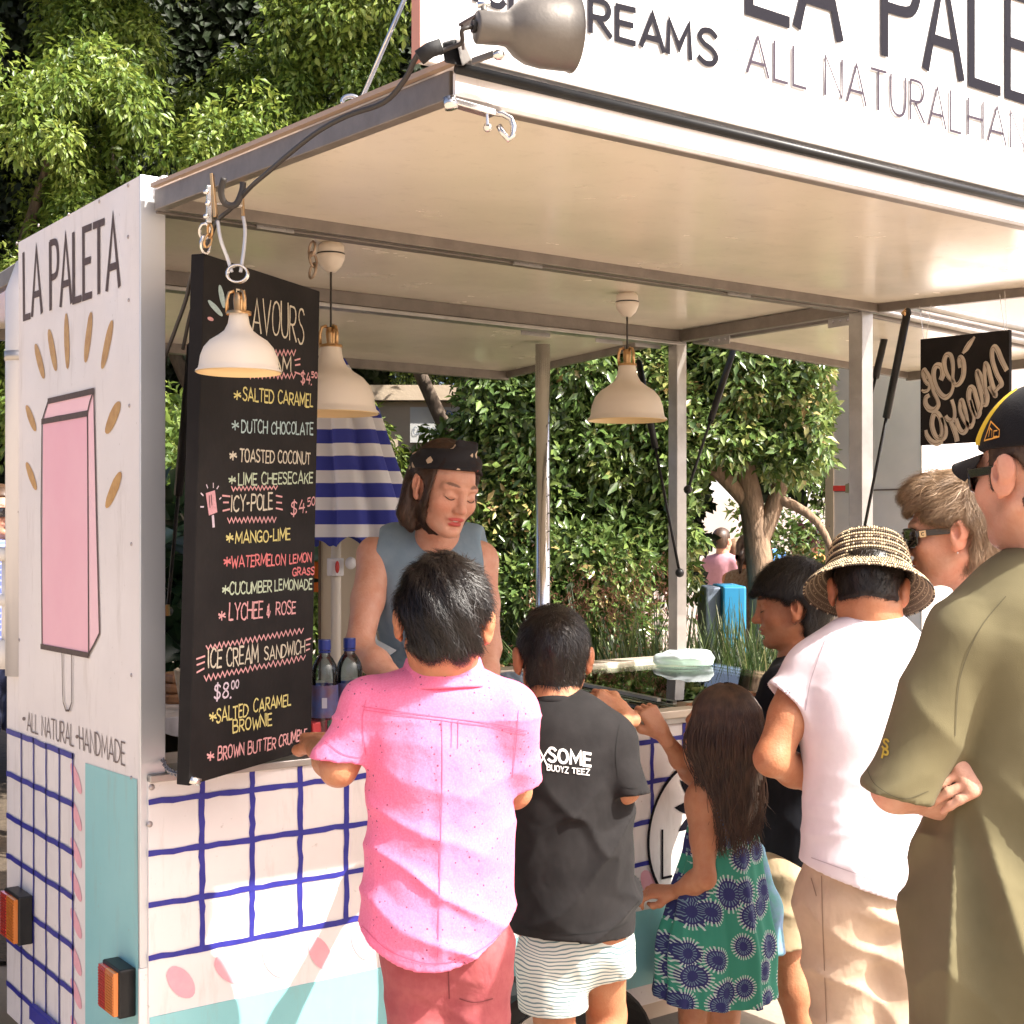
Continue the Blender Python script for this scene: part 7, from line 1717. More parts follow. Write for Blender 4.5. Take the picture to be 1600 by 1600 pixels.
# ---------------------------------------------------------------- E. boy in profile
def profile_boy():
    F = 3.92
    t = thing('person', 'dark-haired boy in profile in black tee and khaki shorts, leaning on freezer', 'person', feet(W(1235, 1300, F)))
    H = Head(W(1236, 946, F), -SD(1236)*.97 - AW(1236)*.02 - UP*.10, UP, s=1.0, eo=.006)
    J = dict(f=-RT, neck=W(1244, 1030, F), chest=W(1250, 1095, F), waist=W(1245, 1230, F), pelvis=W(1240, 1330, F),
        shL=W(1220, 1072, F-.12), elL=W(1170, 1150, F-.10), wrL=W(1130, 1100, F-.05), shR=W(1225, 1065, F+.14), elR=W(1195, 1140, F+.16), wrR=W(1160, 1088, F+.12),
        hpL=W(1228, 1370, F-.07), hpR=W(1240, 1370, F+.09), knL=W(1228, 1480, F-.08), knR=feet(W(1250, 1480, F+.1))+V(0,0,.42), anL=feet(W(1262, 1600, F-.08))+V(0,0,.09), anR=feet(W(1290, 1600, F+.1))+V(0,0,.09))
    body(t, SK_TAN, J, H, b=.90, hands=[(J['wrL'], -RT+FW*.25, -UP, dict(side=-1, s=.88, curl=.45)), (J['wrR'], -RT+FW*.1, -UP, dict(side=1, s=.88, curl=.4))], h=.0048, fine=.0024, paint=dict(brow=1.0, lips=.9, blush=.5), cut=J['neck'][2]+.004)
    H.eyes(t)
    bk = fabric('washed_black_cotton', (.008, .009, .013), (.012, .013, .019), wr=.4, wrs=12)
    r = Rec(); r.chain([W(1250, 1085, F), W(1248, 1180, F), W(1243, 1290, F), W(1240, 1380, F)], [.115, .128, .128, .132], k=.05, flat=(RT, .78))
    for q in ((1230, 1073, F-.11), (1232, 1068, F+.12)): r.cap(W(1246, 1052, F), W(*q), .045, .048, k=.05)
    sl = Rec(); sl.cap(W(1228, 1078, F-.12), W(1180, 1140, F-.10), .052, .052); sr = Rec(); sr.cap(W(1232, 1072, F+.13), W(1200, 1135, F+.15), .052, .052)
    ga = garment('t_shirt', bk, t, [(r, [(W(1240, 1342, F), nrm(-UP), .02)]), (sl, [(W(1188, 1128, F-.1), nrm(W(1180, 1140, F-.10)-W(1228, 1078, F-.12)), .02)]), (sr, [(W(1206, 1126, F+.15), nrm(W(1200, 1135, F+.15)-W(1232, 1072, F+.13)), .02)])], h=.0056, k=.04, under=UND['t'], disp=lambda P: -folds(P, [(UP+RT*.6, .11, 1), (UP-RT*.5, .15, .7)], .016, 31))
    pl = (-FW, float(-FW @ W(1240, 1190, F-.13)))
    project_text('yellow_print', mat('yellow_print', (.70, .58, .03), .6), t, ga, [('O', ((1236,1202),(1250,1206),(1252,1182),(1238,1178)), .007, pl), ('C', ((1250,1210),(1260,1212),(1262,1194),(1252,1192)), .006, pl)])
    kh = fabric('khaki_cotton', (.48, .37, .23), (.54, .42, .27), wr=.6, wrs=14)
    r = Rec(); r.cap(W(1240, 1320, F), W(1240, 1365, F), .128, .125, flat=(RT, .8)); r.cap(J['hpL'], W(1224, 1500, F-.08), .090, .088, k=.02); r.cap(J['hpR'], np.array(J['knR'])-V(0,0,.02), .090, .085, k=.02)
    garment('shorts', kh, t, [(r, [(W(1226, 1474, F-.08), nrm(-UP+RT*.08), .03)])], h=.0056, disp=lambda P: -folds(P, [(UP+RT*.3, .10, 1), (RT, .12, .5)], .008, 6))
    sk = mat('white_sock', (.72, .70, .68), .9)
    for a, k in (('anL', F-.08), ('anR', F+.1)):
        A = np.array(J[a]); MB().tube([feet(A)+V(0,0,.075), feet(A)+V(0,0,.165)], [.042, .040], 18).build('sock', sk, t, smooth=True); shoe('shoe', mat('grey_sneaker', (.2, .2, .2), .6), t, A, -RT, .95)
    def cut(L):
        x, y, z = np.abs(L[:, 0]), L[:, 1], L[:, 2]; e = .027 - np.sqrt((y+.012)**2 + ((z+.012)*.85)**2); fr = .046 + .006*np.sin(L[:, 0]*110) - .30*np.clip(.075 - y, 0, .05)
        return np.maximum.reduce([np.minimum(y + .004 - .030*sstep(z, .0, .03), fr - z), np.where(x > .048, e, -1), (-.088 - z) + .3*np.maximum(x-.03, 0), np.where(x > .04, np.minimum(-.045 - z, y + .030), -1)])
    o, v, f = hair2(H, HAIRB, t, short_th(.019, .005, -.09, .01), cut, neck=(W(1244, 1030, F), .048))
    strands(H, v, f, HAIRB, o, n=6500, L=.050, w=.0020, flow=flow_crown((0, -.075, .095), .2, 1.0), seg=6, lift=.013, fr=.34)
profile_boy()
# ---------------------------------------------------------------- F. woman in white tee and crocheted hat
def hat_woman():
    F = 3.2
    t = thing('person', 'woman from behind in white tee, beige trousers and crocheted bucket hat', 'person', feet(W(1350, 1200, F)))
    H = Head(W(1357, 925, F+.02), AW(1356)*.82 - UP*.57 + SD(1356)*.02, UP, s=1.0, eo=.005)
    fd = nrm(FW*.2 + V(0,.8,0))
    J = dict(f=fd, neck=W(1372, 985, F), chest=W(1352, 1085, F), waist=W(1352, 1240, F), pelvis=W(1350, 1345, F),
        shL=W(1262, 1052, F), elL=W(1206, 1185, F-.06), wrL=W(1300, 1236, F+.13), shR=W(1440, 1060, F), elR=W(1468, 1200, F), wrR=W(1400, 1240, F+.2),
        hpL=W(1308, 1400, F), hpR=W(1396, 1400, F), knL=feet(W(1325, 1600, F+.02))+V(0,0,.43), knR=feet(W(1402, 1600, F+.02))+V(0,0,.43), anL=feet(W(1330, 1600, F))+V(0,0,.08), anR=feet(W(1400, 1600, F))+V(0,0,.08))
    body(t, SK_TAN, J, H, b=1.08, hands=[(J['wrL'], RT+FW*.3+UP*.2, -FW*-.5-UP*.3, dict(side=1, s=.92)), (J['wrR'], -RT+FW*.3+UP*.2, FW, dict(side=-1, s=.92))], h=.0050, fine=.003, cut=J['neck'][2]+.004, lb=.9)
    H.eyes(t)
    wt = fabric('white_jersey', (.74, .66, .72), (.78, .71, .76), weave=800, wr=.3, wrs=10, rough=.8)
    r = Rec(); r.chain([W(1355, 1060, F), W(1352, 1130, F), W(1352, 1240, F), W(1352, 1330, F), W(1352, 1420, F)], [.146, .150, .130, .146, .152], k=.06, flat=(fd, .82))
    for q in ((1290, 1035), (1428, 1040)): r.cap(W(1372, 1000, F), W(q[0], q[1], F), .050, .056, k=.07)
    sl = Rec(); sl.cap(W(1290, 1042, F), W(1220, 1118, F-.02), .060, .076, k=.02); sr = Rec(); sr.cap(W(1430, 1045, F), W(1470, 1110, F), .060, .070, k=.02)
    UT = UND['t']; UL = UND['l']
    def dsp(P):
        z = P[:, 2]; zw = 1.58 - (1262-828)/FPX*F
        return -(folds(P, [(UP, .07, 1), (UP+RT*.4, .10, .6)], .010, 41)*np.exp(-((z-zw)/.10)**2)*1.4 + folds(P, [(UP*.35+RT, .17, .8), (UP-RT*.5, .2, .6)], .010, 3))
    gw = garment('t_shirt', wt, t, [(r, [(W(1352, 1378, F), nrm(-UP + RT*-.36), .02)]), (sl, [(W(1232, 1098, F-.02), nrm(W(1196, 1128, F-.02)-W(1290, 1032, F)), .025)]), (sr, [(W(1455, 1090, F), nrm(W(1470, 1110, F)-W(1430, 1045, F)), .02)])], h=.005, k=.025, disp=dsp, under=UT)
    seam('stitching', mat('lilac_seam', (.50, .42, .47), .9), t, gw, [[(1268, 1340), (1330, 1362), (1400, 1385), (1430, 1392)], [(1290, 1000), (1268, 1060), (1258, 1110)], [(1335, 968), (1375, 978), (1415, 968)]], w=.0022)
    kh = fabric('beige_twill', (.50, .37, .27), (.55, .41, .30), wr=.7, wrs=12)
    r = Rec(); r.cap(W(1350, 1360, F), W(1350, 1400, F), .122, .134, k=.03, flat=(fd, .80))
    for q in 'LR': r.cap(np.array(J['hp'+q])*.8+np.array(J['kn'+q])*.2, J['kn'+q], .098, .078, k=.03); r.cap(J['kn'+q], J['an'+q], .078, .062, k=.02)
    gk = garment('trousers', kh, t, [(r, [(V(0,0,.08), (0,0,-1), .02)])], h=.006, under=UL, disp=lambda P: -(folds(P, [(UP+RT*.5, .11, 1), (UP-RT*.25, .14, .7)], .016, 14)))
    seam('stitching', mat('brown_seam', (.28, .19, .13), .9), t, gk, [[(1284, 1368), (1286, 1450), (1292, 1598)], [(1268, 1372), (1276, 1400)]], w=.0022)
    for a in ('anL', 'anR'): shoe('shoe', mat('dark_shoe', (.05, .04, .04), .5), t, J[a], FW, .95)
    o, v, f = hair2(H, HAIRB, t, short_th(.007, .002, -.08, .0), short_cut(nape=-.058, ear=(.026, -.012, -.012), top=.05), neck=(W(1372, 985, F), .05))
    strands(H, v, f, HAIRB, o, n=3000, L=.016, w=.0014, flow=lambda L: V(0, -.1, -1), seg=3, lift=.006, fr=.4)
    # hat: rows of crochet stitches, real loops
    hm = bpy.data.materials.new('crochet_straw'); hm.use_nodes = True; n = hm.node_tree.nodes; l = hm.node_tree.links; p = n['Principled BSDF']; p.inputs['Roughness'].default_value = .8
    at = n.new('ShaderNodeAttribute'); at.attribute_name = 'lv'; cr = n.new('ShaderNodeValToRGB'); e = cr.color_ramp.elements; e[0].color = (.05, .035, .025, 1); e[1].color = (.62, .50, .32, 1); e[0].position = .28; e[1].position = .42; l.new(at.outputs['Fac'], cr.inputs[0]); l.new(cr.outputs[0], p.inputs['Base Color'])
    uh = nrm(H.u*.96 - H.f*.10 ); c0 = H.p(0, -.012, .040)
    fh = nrm(H.f - uh*(H.f @ uh)); rh = np.cross(fh, uh)
    prof = [(.030, .098), (.055, .096), (.074, .088), (.084, .074), (.089, .056), (.093, .036), (.097, .016), (.100, .0), (.110, -.010), (.120, -.019), (.130, -.028), (.139, -.038), (.146, -.048)]
    P_ = cat([V(a, b, 0) for a, b in prof], 2); rows_ = len(P_)
    v = []; f = []; lv = []; rng = np.random.default_rng(3)
    m = MB(); m.lathe([(0, .097)] + [(q[0]-.001, q[1]) for q in P_], c0, uh, 48)
    ht = m.build('hat', mat('hat_lining', (.20, .15, .10), .9), t, smooth=True)
    for i in range(rows_):
        rad, hh = P_[i][0]+.001, P_[i][1]; nst = int(2*math.pi*rad/.0058); tz = nrm(P_[min(i+1, rows_-1)] - P_[max(i-1, 0)])
        for k in range(nst):
            a = 2*math.pi*(k + .5*(i % 2))/nst; er = rh*math.cos(a) + fh*math.sin(a); et = -rh*math.sin(a) + fh*math.cos(a); c = c0 + er*rad + uh*hh
            along = er*tz[0] + uh*tz[1]; out = np.cross(et, along); 
            dark = (i % 2 == 0 and rng.random() < .75) if i > 4 else rng.random() < .35
            b = len(v); s1 = .0030; s2 = .0040
            v += [c - et*s1, c - along*s2 + et*.001, c + et*s1, c + along*s2 - et*.001, c + out*.0030, c - out*.0030]; f += [(0+b,1+b,4+b), (1+b,2+b,4+b), (2+b,3+b,4+b), (3+b,0+b,4+b), (1+b,0+b,5+b), (2+b,1+b,5+b), (3+b,2+b,5+b), (0+b,3+b,5+b)]
            lv += [(.1 + .2*rng.random()) if dark else (.5 + .5*rng.random())]*6
    so_ = mesh_obj('crochet_stitches', v, f, hm, ht, smooth=True); stuff(so_); a_ = so_.data.attributes.new('lv', 'FLOAT', 'POINT'); a_.data.foreach_set('value', np.array(lv, np.float32))
hat_woman()
# ---------------------------------------------------------------- G. man in olive tee and cap
def cap_man():
    F = 2.28; fd = nrm(-SD(1610)*.72 + AW(1610)*.68)
    t = thing('person', 'man at the right edge in a faded olive tee and black cap with arms folded', 'person', feet(W(1640, 1200, F)))
    H = Head(W(1621, 739, F-.02), fd - UP*.05, UP, s=1.06, eo=.007)
    J = dict(f=fd, neck=W(1652, 884, F), chest=W(1620, 1010, F), waist=W(1610, 1250, F), pelvis=W(1620, 1430, F),
        shL=W(1512, 1008, F-.02), elL=W(1400, 1232, F-.02), wrL=W(1600, 1262, F+.04), shR=W(1760, 1000, F+.05), elR=W(1730, 1230, F+.08), wrR=W(1572, 1190, F-.06),
        hpL=W(1560, 1500, F), hpR=W(1690, 1500, F), knL=feet(W(1560, 1600, F))+V(0,0,.5), knR=feet(W(1690, 1600, F+.05))+V(0,0,.5), anL=feet(W(1565, 1600, F))+V(0,0,.09), anR=feet(W(1690, 1600, F))+V(0,0,.09))
    body(t, SK_FAIR2, J, H, b=1.04, hands=[(J['wrR'], -RT*.9 - UP*.32-FW*.12, FW*.7-UP*.5, dict(side=-1, s=.98, curl=.35)), (J['wrL'], RT+FW*.1, FW, dict(side=1, s=.9, curl=.6))], h=.0052, fine=.0026, paint=dict(brow=1, lips=.7, stub=.32), cut=J['neck'][2]+.02)
    H.eyes(t)
    ol = fabric('olive_jersey', (.135, .115, .060), (.165, .142, .078), weave=700, wr=.30, wrs=9, rough=.9, sheen=.03, nscale=5)
    r = Rec(); r.chain([W(1652, 995, F), W(1660, 1140, F), W(1652, 1230, F), W(1612, 1370, F), W(1602, 1500, F-.02), W(1600, 1700, F-.02)], [.160, .160, .152, .168, .185, .205], k=.07, flat=(AW(1610), .86))
    for q in ((1522, 1004), (1755, 990)): r.cap(W(1657, 942, F), W(q[0], q[1], F), .054, .068, k=.08)
    sl = Rec(); sl.cap(W(1512, 1006, F-.03), W(1397, 1250, F-.04), .074, .058, k=.03); sr = Rec(); sr.cap(W(1755, 1000, F+.05), W(1705, 1200, F+.18), .08, .08, k=.03)
    d = nrm(W(1400, 1245, F) - W(1500, 985, F))
    def dsp(P):
        z = P[:, 2]; x = (P - CAM) @ RT
        f_ = (P - CAM) @ FW; px = 800 + FPX*x/f_; py = HOR - FPX*(z - 1.58)/f_; dx = px - 1497; dy = np.maximum(py - 1165, 1); an = np.arctan2(dx, dy); rr_ = np.hypot(dx, dy)
        a = .030*np.clip(rr_/300, 0, 1)*np.clip((py-1210)/60, 0, 1)*(1 - np.abs(np.sin(an*7.2 + .5*np.sin(an*5) + .4)) - .45)
        b = folds(P, [(UP + RT*.7, .17, .7), (UP - RT*.5, .2, .5)], .014, 8)
        return -(a + b)
    ga = garment('t_shirt', ol, t, [(r, [(W(1598, 1660, F), -UP, .03)]), (sl, [(W(1408, 1246, F-.04), nrm(d*.6 - UP*.55 - RT*.05), .03)]), (sr, [(W(1712, 1175, F+.18), nrm(-UP), .03)])], h=.0052, k=.018, disp=dsp, under=UND['t'], th=.012)
    seam('stitching', mat('olive_seam', (.085, .070, .036), .9), t, ga, [[(1572, 932), (1530, 985), (1500, 1060), (1492, 1150)], [(1352, 1190), (1368, 1226), (1410, 1248), (1450, 1236)]], w=.0014)
    pl = (-FW, float(-FW @ W(1360, 1190, F-.12)))
    project_text('sleeve_print', mat('gold_print', (.50, .36, .04), .6), t, ga, [('S', ((1378,1168),(1386,1171),(1389,1157),(1381,1154)), .003, pl), ('P', ((1378,1184),(1385,1187),(1388,1173),(1381,1170)), .003, pl)])
    r = Rec(); r.cap(W(1620, 1500, F), W(1622, 1560, F), .16, .16, flat=(fd, .8))
    for q in 'LR': r.cap(J['hp'+q], J['kn'+q], .12, .10, k=.03); r.cap(J['kn'+q], J['an'+q], .10, .07, k=.02)
    garment('trousers', fabric('dark_trousers', (.03, .03, .035)), t, [(r, [(V(0,0,.08), (0,0,-1))])], h=.008)
    for a in ('anL', 'anR'): shoe('shoe', mat('black_shoe', (.03, .03, .03), .5), t, J[a], fd, 1.1)
    o, v, f = hair2(H, HAIRD, t, short_th(.006, .0015, -.08, .0), short_cut(face_y=.030, nape=-.078, ear=(.028, -.014, -.012), side=-.028, top=.055), neck=(np.array(J['neck']), .06))
    strands(H, v, f, HAIRD, o, n=3000, L=.010, w=.0012, flow=lambda L: V(0, -.2, -1), seg=2, lift=.003, fr=.5)
    # cap
    cb = fabric('black_cap_cloth', (.005, .005, .007), (.008, .008, .010), weave=300, wstr=.6, wr=.15)
    S = SDF(H.c - .22, H.c + .24, .0045); s = H.s; S.ell(H.p(0, -.018, .042), np.array((.088, .108, .096))*s, H.M, k=0); 
    X, Y, Z = S.grid(); P = np.stack(np.broadcast_arrays(X, Y, Z), -1).reshape(-1, 3); L = H.loc(P); S.g = np.maximum(S.g, ((.036 + .10*(L[:, 1]+.02)*.25) - L[:, 2]).reshape(S.g.shape).astype(np.float32))
    cp = S.build('cap', cb, t)
    v = []; f = []; nu, nv = 16, 7                                # curved peak
    for lay in (0, 1):
        for i in range(nu+1):
            a = (i/nu - .5)*2; 
            for j in range(nv+1):
                w = j/nv; x = .074*a*(1 - .10*w*abs(a)); yb = .080*math.sqrt(max(0, 1 - .62*a*a)); y = yb + w*(.085*math.sqrt(max(0.0, 1 - .78*a*a))); z = .040 - .020*a*a*(1 + .8*w) - .012*w + .003*lay
                v.append(H.p(x, y - .005, z))
    K = (nu+1)*(nv+1)
    for lay in (0, 1):
        for i in range(nu):
            for j in range(nv): a = lay*K + i*(nv+1) + j; f.append((a, a+1, a+nv+2, a+nv+1))
    for i in range(nu): a = i*(nv+1) + nv; f.append((a, a+nv+1, a+nv+1+K, a+K))
    mesh_obj('cap_peak', v, f, cb, cp, smooth=True)
    yl = mat('yellow_piping', (.72, .50, .04), .6); m = MB()
    pts = [H.p(-.0905*math.sqrt(max(0, 1-((z-.042)/.098)**2 - ((y+.018)/.112)**2)), y, z) for y, z in zip(np.linspace(.048, -.005, 12), np.linspace(.048, .128, 12))]
    ribbon(m, pts, list(np.linspace(.009, .003, 12)), nrm(-FW)); m.build('yellow_piping', yl, cp)
    og = mat('orange_badge', (.70, .34, .05), .6); m = MB()
    bp = lambda a, b: H.p(-.0905*math.sqrt(max(0, 1-((b-.042)/.0965)**2 - ((a+.018)/.109)**2)) - .0015, a, b)
    ribbon(m, [bp(.022, .050), bp(.010, .078), bp(-.014, .062), bp(-.014, .052), bp(.022, .050)], .0025, -RT)
    ribbon(m, [bp(.010, .055), bp(.009, .068), bp(.003, .064), bp(.002, .054)], .002, -RT); ribbon(m, [bp(-.009, .062), bp(-.002, .062), bp(-.002, .053), bp(-.010, .053)], .002, -RT); m.build('cap_badge', og, cp)
    glasses(H, t, .0)
def glasses(H, t, dx, wide=.016, emblem=False):
    s = H.s; gm = mat('sunglass_frame', (.012, .008, .008), .18, coat=.5); lm = mat('sunglass_lens', (.015, .012, .012), .05, coat=1)
    o = None
    for q in (-1, 1):
        v = []; f = []; n_ = 20
        for k in range(n_):
            a = 2*math.pi*k/n_; ca, sa = math.cos(a), math.sin(a); x = q*.037 + .031*math.copysign(abs(ca)**.6, ca); z = -.004 + .0195*math.copysign(abs(sa)**.65, sa); y = .103 - .62*max(0, abs(x)-.020) - .04*abs(z+.004)
            v.append(H.p(x, y, z)); 
        v.append(H.p(q*.038, .0985, -.004)); f = [(k, (k+1) % n_, n_) for k in range(n_)]
        l_ = mesh_obj('lens', v, f, lm, t, smooth=True) if o is None else mesh_obj('lens', v, f, lm, t, smooth=True)
        m = MB(); m.tube([v[k] for k in range(n_)] + [v[0]], .0026*s, 6, caps=False); m.build('lens_rim', gm, t, smooth=True)
        m = MB(); m.bar(H.p(q*.067, .076, .004), H.p(q*.0845, .0, .004), .003*s, .0135*s, up=H.u); m.build('temple_arm', gm, t, bevel=.001)
        m = MB(); m.bar(H.p(q*.068, .074, .004), H.p(q*.062, .082, .004), .004*s, wide*s, up=H.u); m.build('hinge_block', gm, t, bevel=.001)
        if emblem:
            ar = (H.p(q*.0835, .0, .004) - H.p(q*.066, .080, .002)); m = MB(); b = H.p(q*.066, .080, .002) + ar*.16
            m.bar(b + H.r*q*.0022, b + ar*.17 + H.r*q*.0022, .002, .014*s, up=H.u); eb = m.build('gold_emblem', mat('gold_trim', (.75, .55, .32), .3, .9), t)
            m = MB(); c = b + ar*.085 + H.r*q*.0038; m.tube([c + nrm(ar)*.0035*math.cos(a) + H.u*.0035*math.sin(a) for a in np.linspace(.7, 5.6, 14)], .0008, 5); m.build('emblem_letter', gm, eb)
    m = MB(); m.tube([H.p(-.009, .102, .006), H.p(0, .106, .008), H.p(.009, .102, .006)], .0026*s, 6); m.build('bridge', gm, t, smooth=True)
cap_man()
# ---------------------------------------------------------------- H. woman with sunglasses
def sun_woman():
    F = 3.26
    t = thing('person', 'short-haired woman in profile wearing dark sunglasses, between the crocheted hat and the cap', 'person', feet(W(1530, 1200, F)))
    H = Head(W(1490, 831, F), -SD(1490)*.985 + AW(1490)*.03 - UP*.10, UP - RT*.03, s=1.09, eo=.004)
    J = dict(f=-RT, neck=W(1532, 935, F), chest=W(1555, 1020, F), waist=W(1555, 1180, F), pelvis=W(1555, 1290, F), nk=.95,
        shL=W(1540, 985, F-.15), elL=W(1540, 1160, F-.17), wrL=W(1520, 1300, F-.15), shR=W(1550, 985, F+.17), elR=W(1545, 1160, F+.2), wrR=W(1520, 1300, F+.2),
        hpL=W(1550, 1340, F-.08), hpR=W(1550, 1340, F+.08), knL=feet(W(1550, 1500, F-.08))+V(0,0,.48), knR=feet(W(1550, 1500, F+.08))+V(0,0,.48), anL=feet(W(1555, 1500, F-.08))+V(0,0,.09), anR=feet(W(1555, 1500, F+.08))+V(0,0,.09))
    body(t, SK_FAIR, J, H, b=1.08, hands=[(J['wrL'], -UP, RT), (J['wrR'], -UP, RT)], h=.0055, fine=.0024, paint=dict(brow=.5, lips=.8, blush=.7), cut=J['neck'][2]+.02)
    H.eyes(t, lash=False); glasses(H, t, 0, emblem=True)
    m = MB().ball(H.p(-.083, -.006, -.044), .0022, 10, 8); m.build('earring', STEEL, t, smooth=True)
    pt = fabric('pale_pink_top', (.70, .50, .52), (.74, .56, .58))
    r = Rec(); r.chain([W(1552, 1015, F), W(1553, 1120, F), W(1555, 1290, F), W(1555, 1380, F)], [.150, .150, .142, .150], k=.05, flat=(RT, .76))
    for q in ((1545, 985, F-.14), (1550, 985, F+.16)): r.cap(W(1548, 958, F), W(*q), .045, .056, k=.05)
    garment('top', pt, t, [(r, [(W(1555, 1350, F), -UP)])], h=.0065, disp=lambda P: -folds(P, [(UP+RT*.5, .14, 1)], .006, 6))
    r = Rec()
    for q in 'LR': r.cap(J['hp'+q], J['kn'+q], .10, .075, k=.03); r.cap(J['kn'+q], J['an'+q], .075, .055, k=.02)
    garment('trousers', fabric('blue_denim', (.05, .08, .14)), t, [(r, [(V(0,0,.09), (0,0,-1))])], h=.008)
    for a in ('anL', 'anR'): shoe('shoe', mat('tan_shoe', (.3, .2, .12), .5), t, J[a], -RT, .95)
    def ex(S, H):
        S.ell(H.p(0, .050, .092), (.058, .052, .034), H.M, k=.03); S.ell(H.p(0, -.055, .065), (.070, .06, .060), H.M, k=.03)
    def cut(L):
        x, y, z = np.abs(L[:, 0]), L[:, 1], L[:, 2]; e = .028 - np.sqrt((y+.012)**2 + ((z+.012)*.85)**2)
        return np.maximum.reduce([np.minimum(y + .004 - (.046 + .45*(z-.01))*sstep(z, .012, .028), .056 + .010*np.sin(y*140) - z), np.where(x > .048, e, -1), -.088 - z + .3*np.maximum(x-.03, 0), np.where(x > .04, np.minimum(-.020 - z, y + .028), -1)])
    o, v, f = hair2(H, HAIRLT, t, short_th(.018, .005, -.09, .02), cut, extra=ex, neck=(np.array(J['neck']), .045), disp=lambda P: .0022*np.sin(H.loc(P)[:, 2]*150 + H.loc(P)[:, 1]*110))
    fl = lambda L: V(0, .9, -.50) if L[1] > -.03 and L[2] > .03 else V(0, -.15, -1)
    strands(H, v, f, HAIRLT, o, n=9500, L=.050, w=.0013, flow=fl, seg=5, lift=.014, fr=.28)
    sp_ = lambda L: V(0, .5, .8)
    strands(H, v, f, HAIRLT, o, n=260, L=.035, w=.0026, flow=fl, seg=4, lift=.034, fr=.6, seed=5, keep=lambda L: L[2] > .08 and L[1] < .03)
sun_woman()
# ---------------------------------------------------------------- background people, simpler build
def bystander(lb, px, top, F, facing, hairm, shirt, bottom, sk, s=1.0, ponytail=False, h=.009, stripes=None, hgt=1.65, pz=None):
    z0 = 1.58 - (top - 828)/FPX*F; b = feet(W(px, 900, F)); t = thing('person', lb, 'person', b)
    s = s*z0/1.65 if pz is None else pz
    H = Head(b + V(0, 0, z0 - .125*s), facing, UP, s=s); g = lambda r_, f_, z: b + RT*r_*s + nrm(V(facing[0], facing[1], 0))*f_*s + V(0, 0, z)
    sd_ = nrm(np.cross(nrm(V(facing[0], facing[1], 0)), UP)); q = lambda a, z, f_=0: b + sd_*a*s + nrm(V(facing[0], facing[1], 0))*f_*s + V(0, 0, z*z0)
    J = dict(f=facing, neck=q(0, .845), chest=q(0, .76), waist=q(0, .62), pelvis=q(0, .54), shL=q(-.17, .80), elL=q(-.20, .64, .02), wrL=q(-.16, .55, .16), shR=q(.17, .80), elR=q(.20, .64, .02), wrR=q(.16, .55, .16),
        hpL=q(-.08, .50), hpR=q(.08, .50), knL=q(-.09, .27), knR=q(.09, .27), anL=q(-.09, .05), anR=q(.09, .05))
    body(t, sk, J, H, b=s, hands=[(J['wrL'], facing, -UP, dict(s=s)), (J['wrR'], facing, -UP, dict(s=s, side=-1))], h=h, fine=.0045)
    r = Rec(); r.chain([q(0, .77), q(0, .62), q(0, .50)], [.148*s, .135*s, .15*s], k=.05, flat=(facing, .75))
    for a in (-.14, .14): r.cap(q(0, .815), q(a, .80), .05*s, .058*s, k=.05); r.cap(q(a, .80), q(a*1.35, .70), .058*s, .058*s, k=.03)
    garment('shirt', shirt, t, [(r, [(q(0, .52), -UP)])], h=h)
    r = Rec(); r.cap(q(0, .55), q(0, .50), .14*s, .14*s, flat=(facing, .8))
    for a in (-.08, .08): r.cap(q(a, .50), q(a*1.1, .30), .095*s, .08*s, k=.02)
    garment('shorts', bottom, t, [(r, [(q(0, .31), -UP)])], h=h)
    for a in ('anL', 'anR'): shoe('shoe', mat('bystander_shoe', (.1, .1, .1), .6), t, J[a], facing, s*.95)
    ex = None
    if ponytail: ex = lambda S, H: (S.cap(H.p(0, -.10, .02), H.p(0, -.15, -.04), .03*s, .028*s, k=.03), S.cap(H.p(0, -.13, -.03), H.p(0, -.14, -.15), .028*s, .012*s, k=.02))
    hair_shell(H, hairm, t, extra=ex, nape=-.2 if ponytail else -.075, res=.007)
    return t, H
RED = hairmat('dark_red_hair', (.035, .006, .012), (.07, .01, .02))
bystander('girl with a low ponytail standing among the grasses left of the tree trunk', 1172, 834, 9.3, nrm(RT*.6+FW*.7), HAIRBR, fabric('brown_floral', (.16, .10, .07), (.25, .2, .15), nscale=50), fabric('brown_skirt', (.12, .09, .07)), SK_TAN, ponytail=True)
bystander('woman with dark red hair standing beside the tree trunk in shade', 1256, 813, 10.0, nrm(-RT*.8+FW*.4), RED, fabric('dark_floral', (.10, .07, .06), (.22, .16, .12), nscale=60), fabric('dark_skirt', (.04, .03, .03)), SK_TAN)
bs_ = striped('blue_striped_jersey')
for nd in bs_.node_tree.nodes:
    if nd.type == 'MIX': nd.inputs['A'].default_value = (.12, .16, .42, 1); nd.inputs['B'].default_value = (.30, .34, .58, 1)
    if nd.type == 'MATH' and nd.operation == 'MULTIPLY': nd.inputs[1].default_value = 1/.03
t_, H_ = bystander('man in a blue striped shirt and dark shorts walking at the far left edge', 2, 757, 7.0, nrm(RT*.6-FW*.7), HAIRD, bs_, fabric('navy_shorts', (.02, .025, .06)), SK_FAIR2)
glasses(H_, t_, 0)
sh_ = [('pink', (.5, .25, .3)), ('white', (.65, .63, .6)), ('blue', (.08, .2, .45)), ('black', (.03, .03, .03)), ('orange', (.55, .25, .08))]
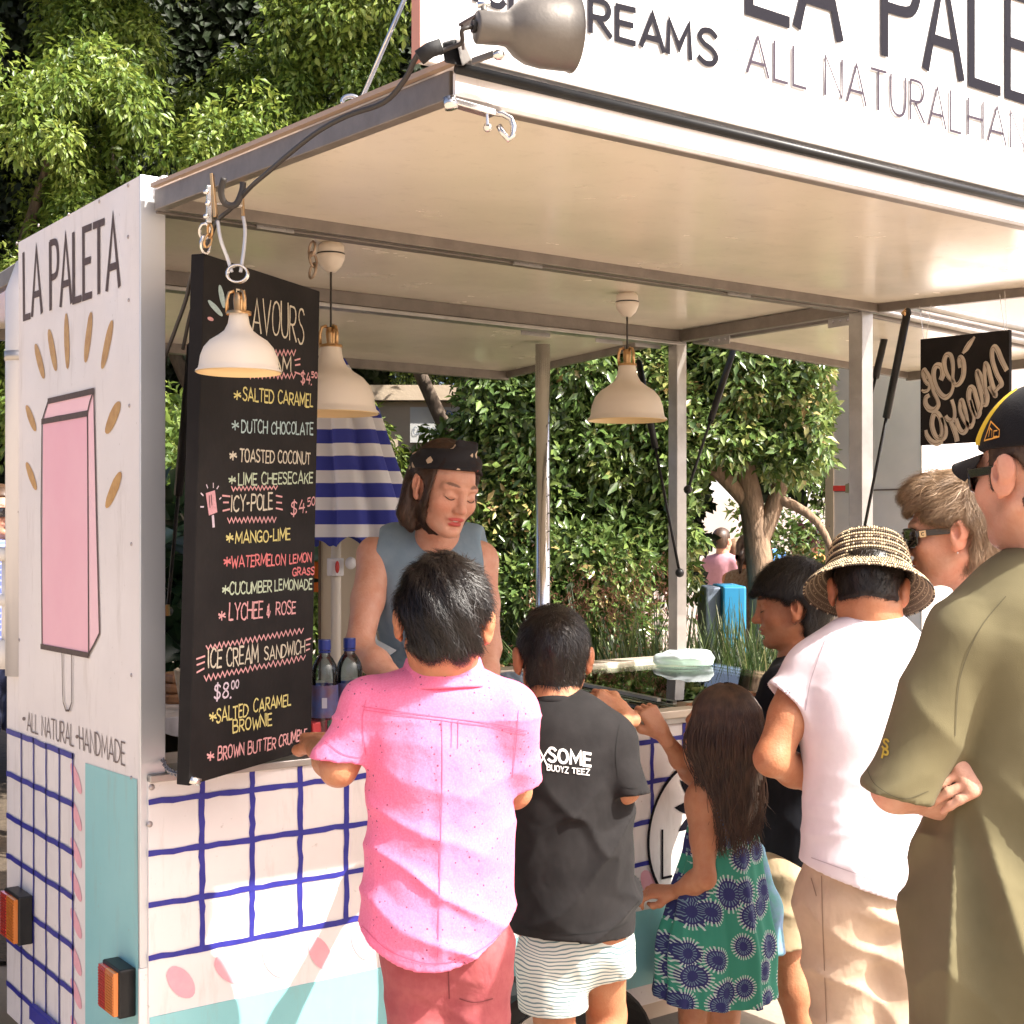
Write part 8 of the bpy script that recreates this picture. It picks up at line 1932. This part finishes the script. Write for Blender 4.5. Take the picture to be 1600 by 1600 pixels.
for i, (R, F_, z) in enumerate([(1.95, 12.8, 1.6), (2.12, 13.1, 1.5), (2.4, 13.0, 1.65), (2.62, 12.6, 1.55), (2.85, 12.9, 1.6)]):
    px = 800 + FPX*R/F_; bystander('distant market visitor in a %s top beneath the white tent' % sh_[i][0], px, 828 - (z-1.58)/F_*FPX, F_, nrm(RT*(.5-i*.3)+FW*.6), [HAIRD, HAIRLT, HAIRBR, HAIRB, HAIRD][i], fabric(sh_[i][0] + '_top', sh_[i][1]), fabric('visitor_trousers', (.06, .07, .1)), SK_FAIR2, h=.014)
# ---------------------------------------------------------------- cloths on the freezer
r = Rec(); c = W(1066, 1031, 4.62); r.cap(c - RT*.075, c + RT*.080, .020, .024, k=.02, flat=(UP, .9)); r.ell(c + UP*.012, (.075, .06, .017), np.stack([RT, FW, UP], 1), k=.02); r.ell(c + RT*.05 + UP*.014, (.045, .05, .015), np.stack([RT, FW, UP], 1), k=.02)
S = SDF(c - .14, c + .14, .003); r.run(S); S.displace(lambda P: -.0035*np.abs(np.sin((P-c) @ nrm(UP*1+RT*.12)*130 + 1.2*np.sin((P @ RT)*16))) - folds(P, [(RT+UP, .05, 1)], .004, 3)); S.plane(c - UP*.018, -UP)
tag(S.build('folded_cloth', fabric('pale_blue_cloth', (.56, .64, .66), (.62, .68, .70), wr=.5)), 'pale blue cloth folded on the back rim of the freezer', 'cloth')
c = W(802, 1062, 3.95); S = SDF(c - .12, c + .12, .004); S.ell(c - UP*.004, (.075, .055, .022), np.stack([RT, FW, UP], 1), k=0); S.displace(lambda P: -.005*np.abs(np.sin((P-c) @ nrm(RT+UP*.6)*120 + 3*np.sin((P @ FW)*26)))); S.plane(c - UP*.014, -UP)
tag(S.build('crumpled_cloth', fabric('grey_blue_cloth', (.20, .25, .32), (.26, .31, .38))), 'grey-blue crumpled cloth left of the black-haired boy on the freezer', 'cloth')
gm = mat('paving', (.36, .295, .23), .85, col2=(.32, .26, .20), nscale=1.3, bump=.3, bscale=40)
struct(MB().add([(-60,-60,0),(60,-60,0),(60,90,0),(-60,90,0)], [(0,1,2,3)]).build('ground', gm))
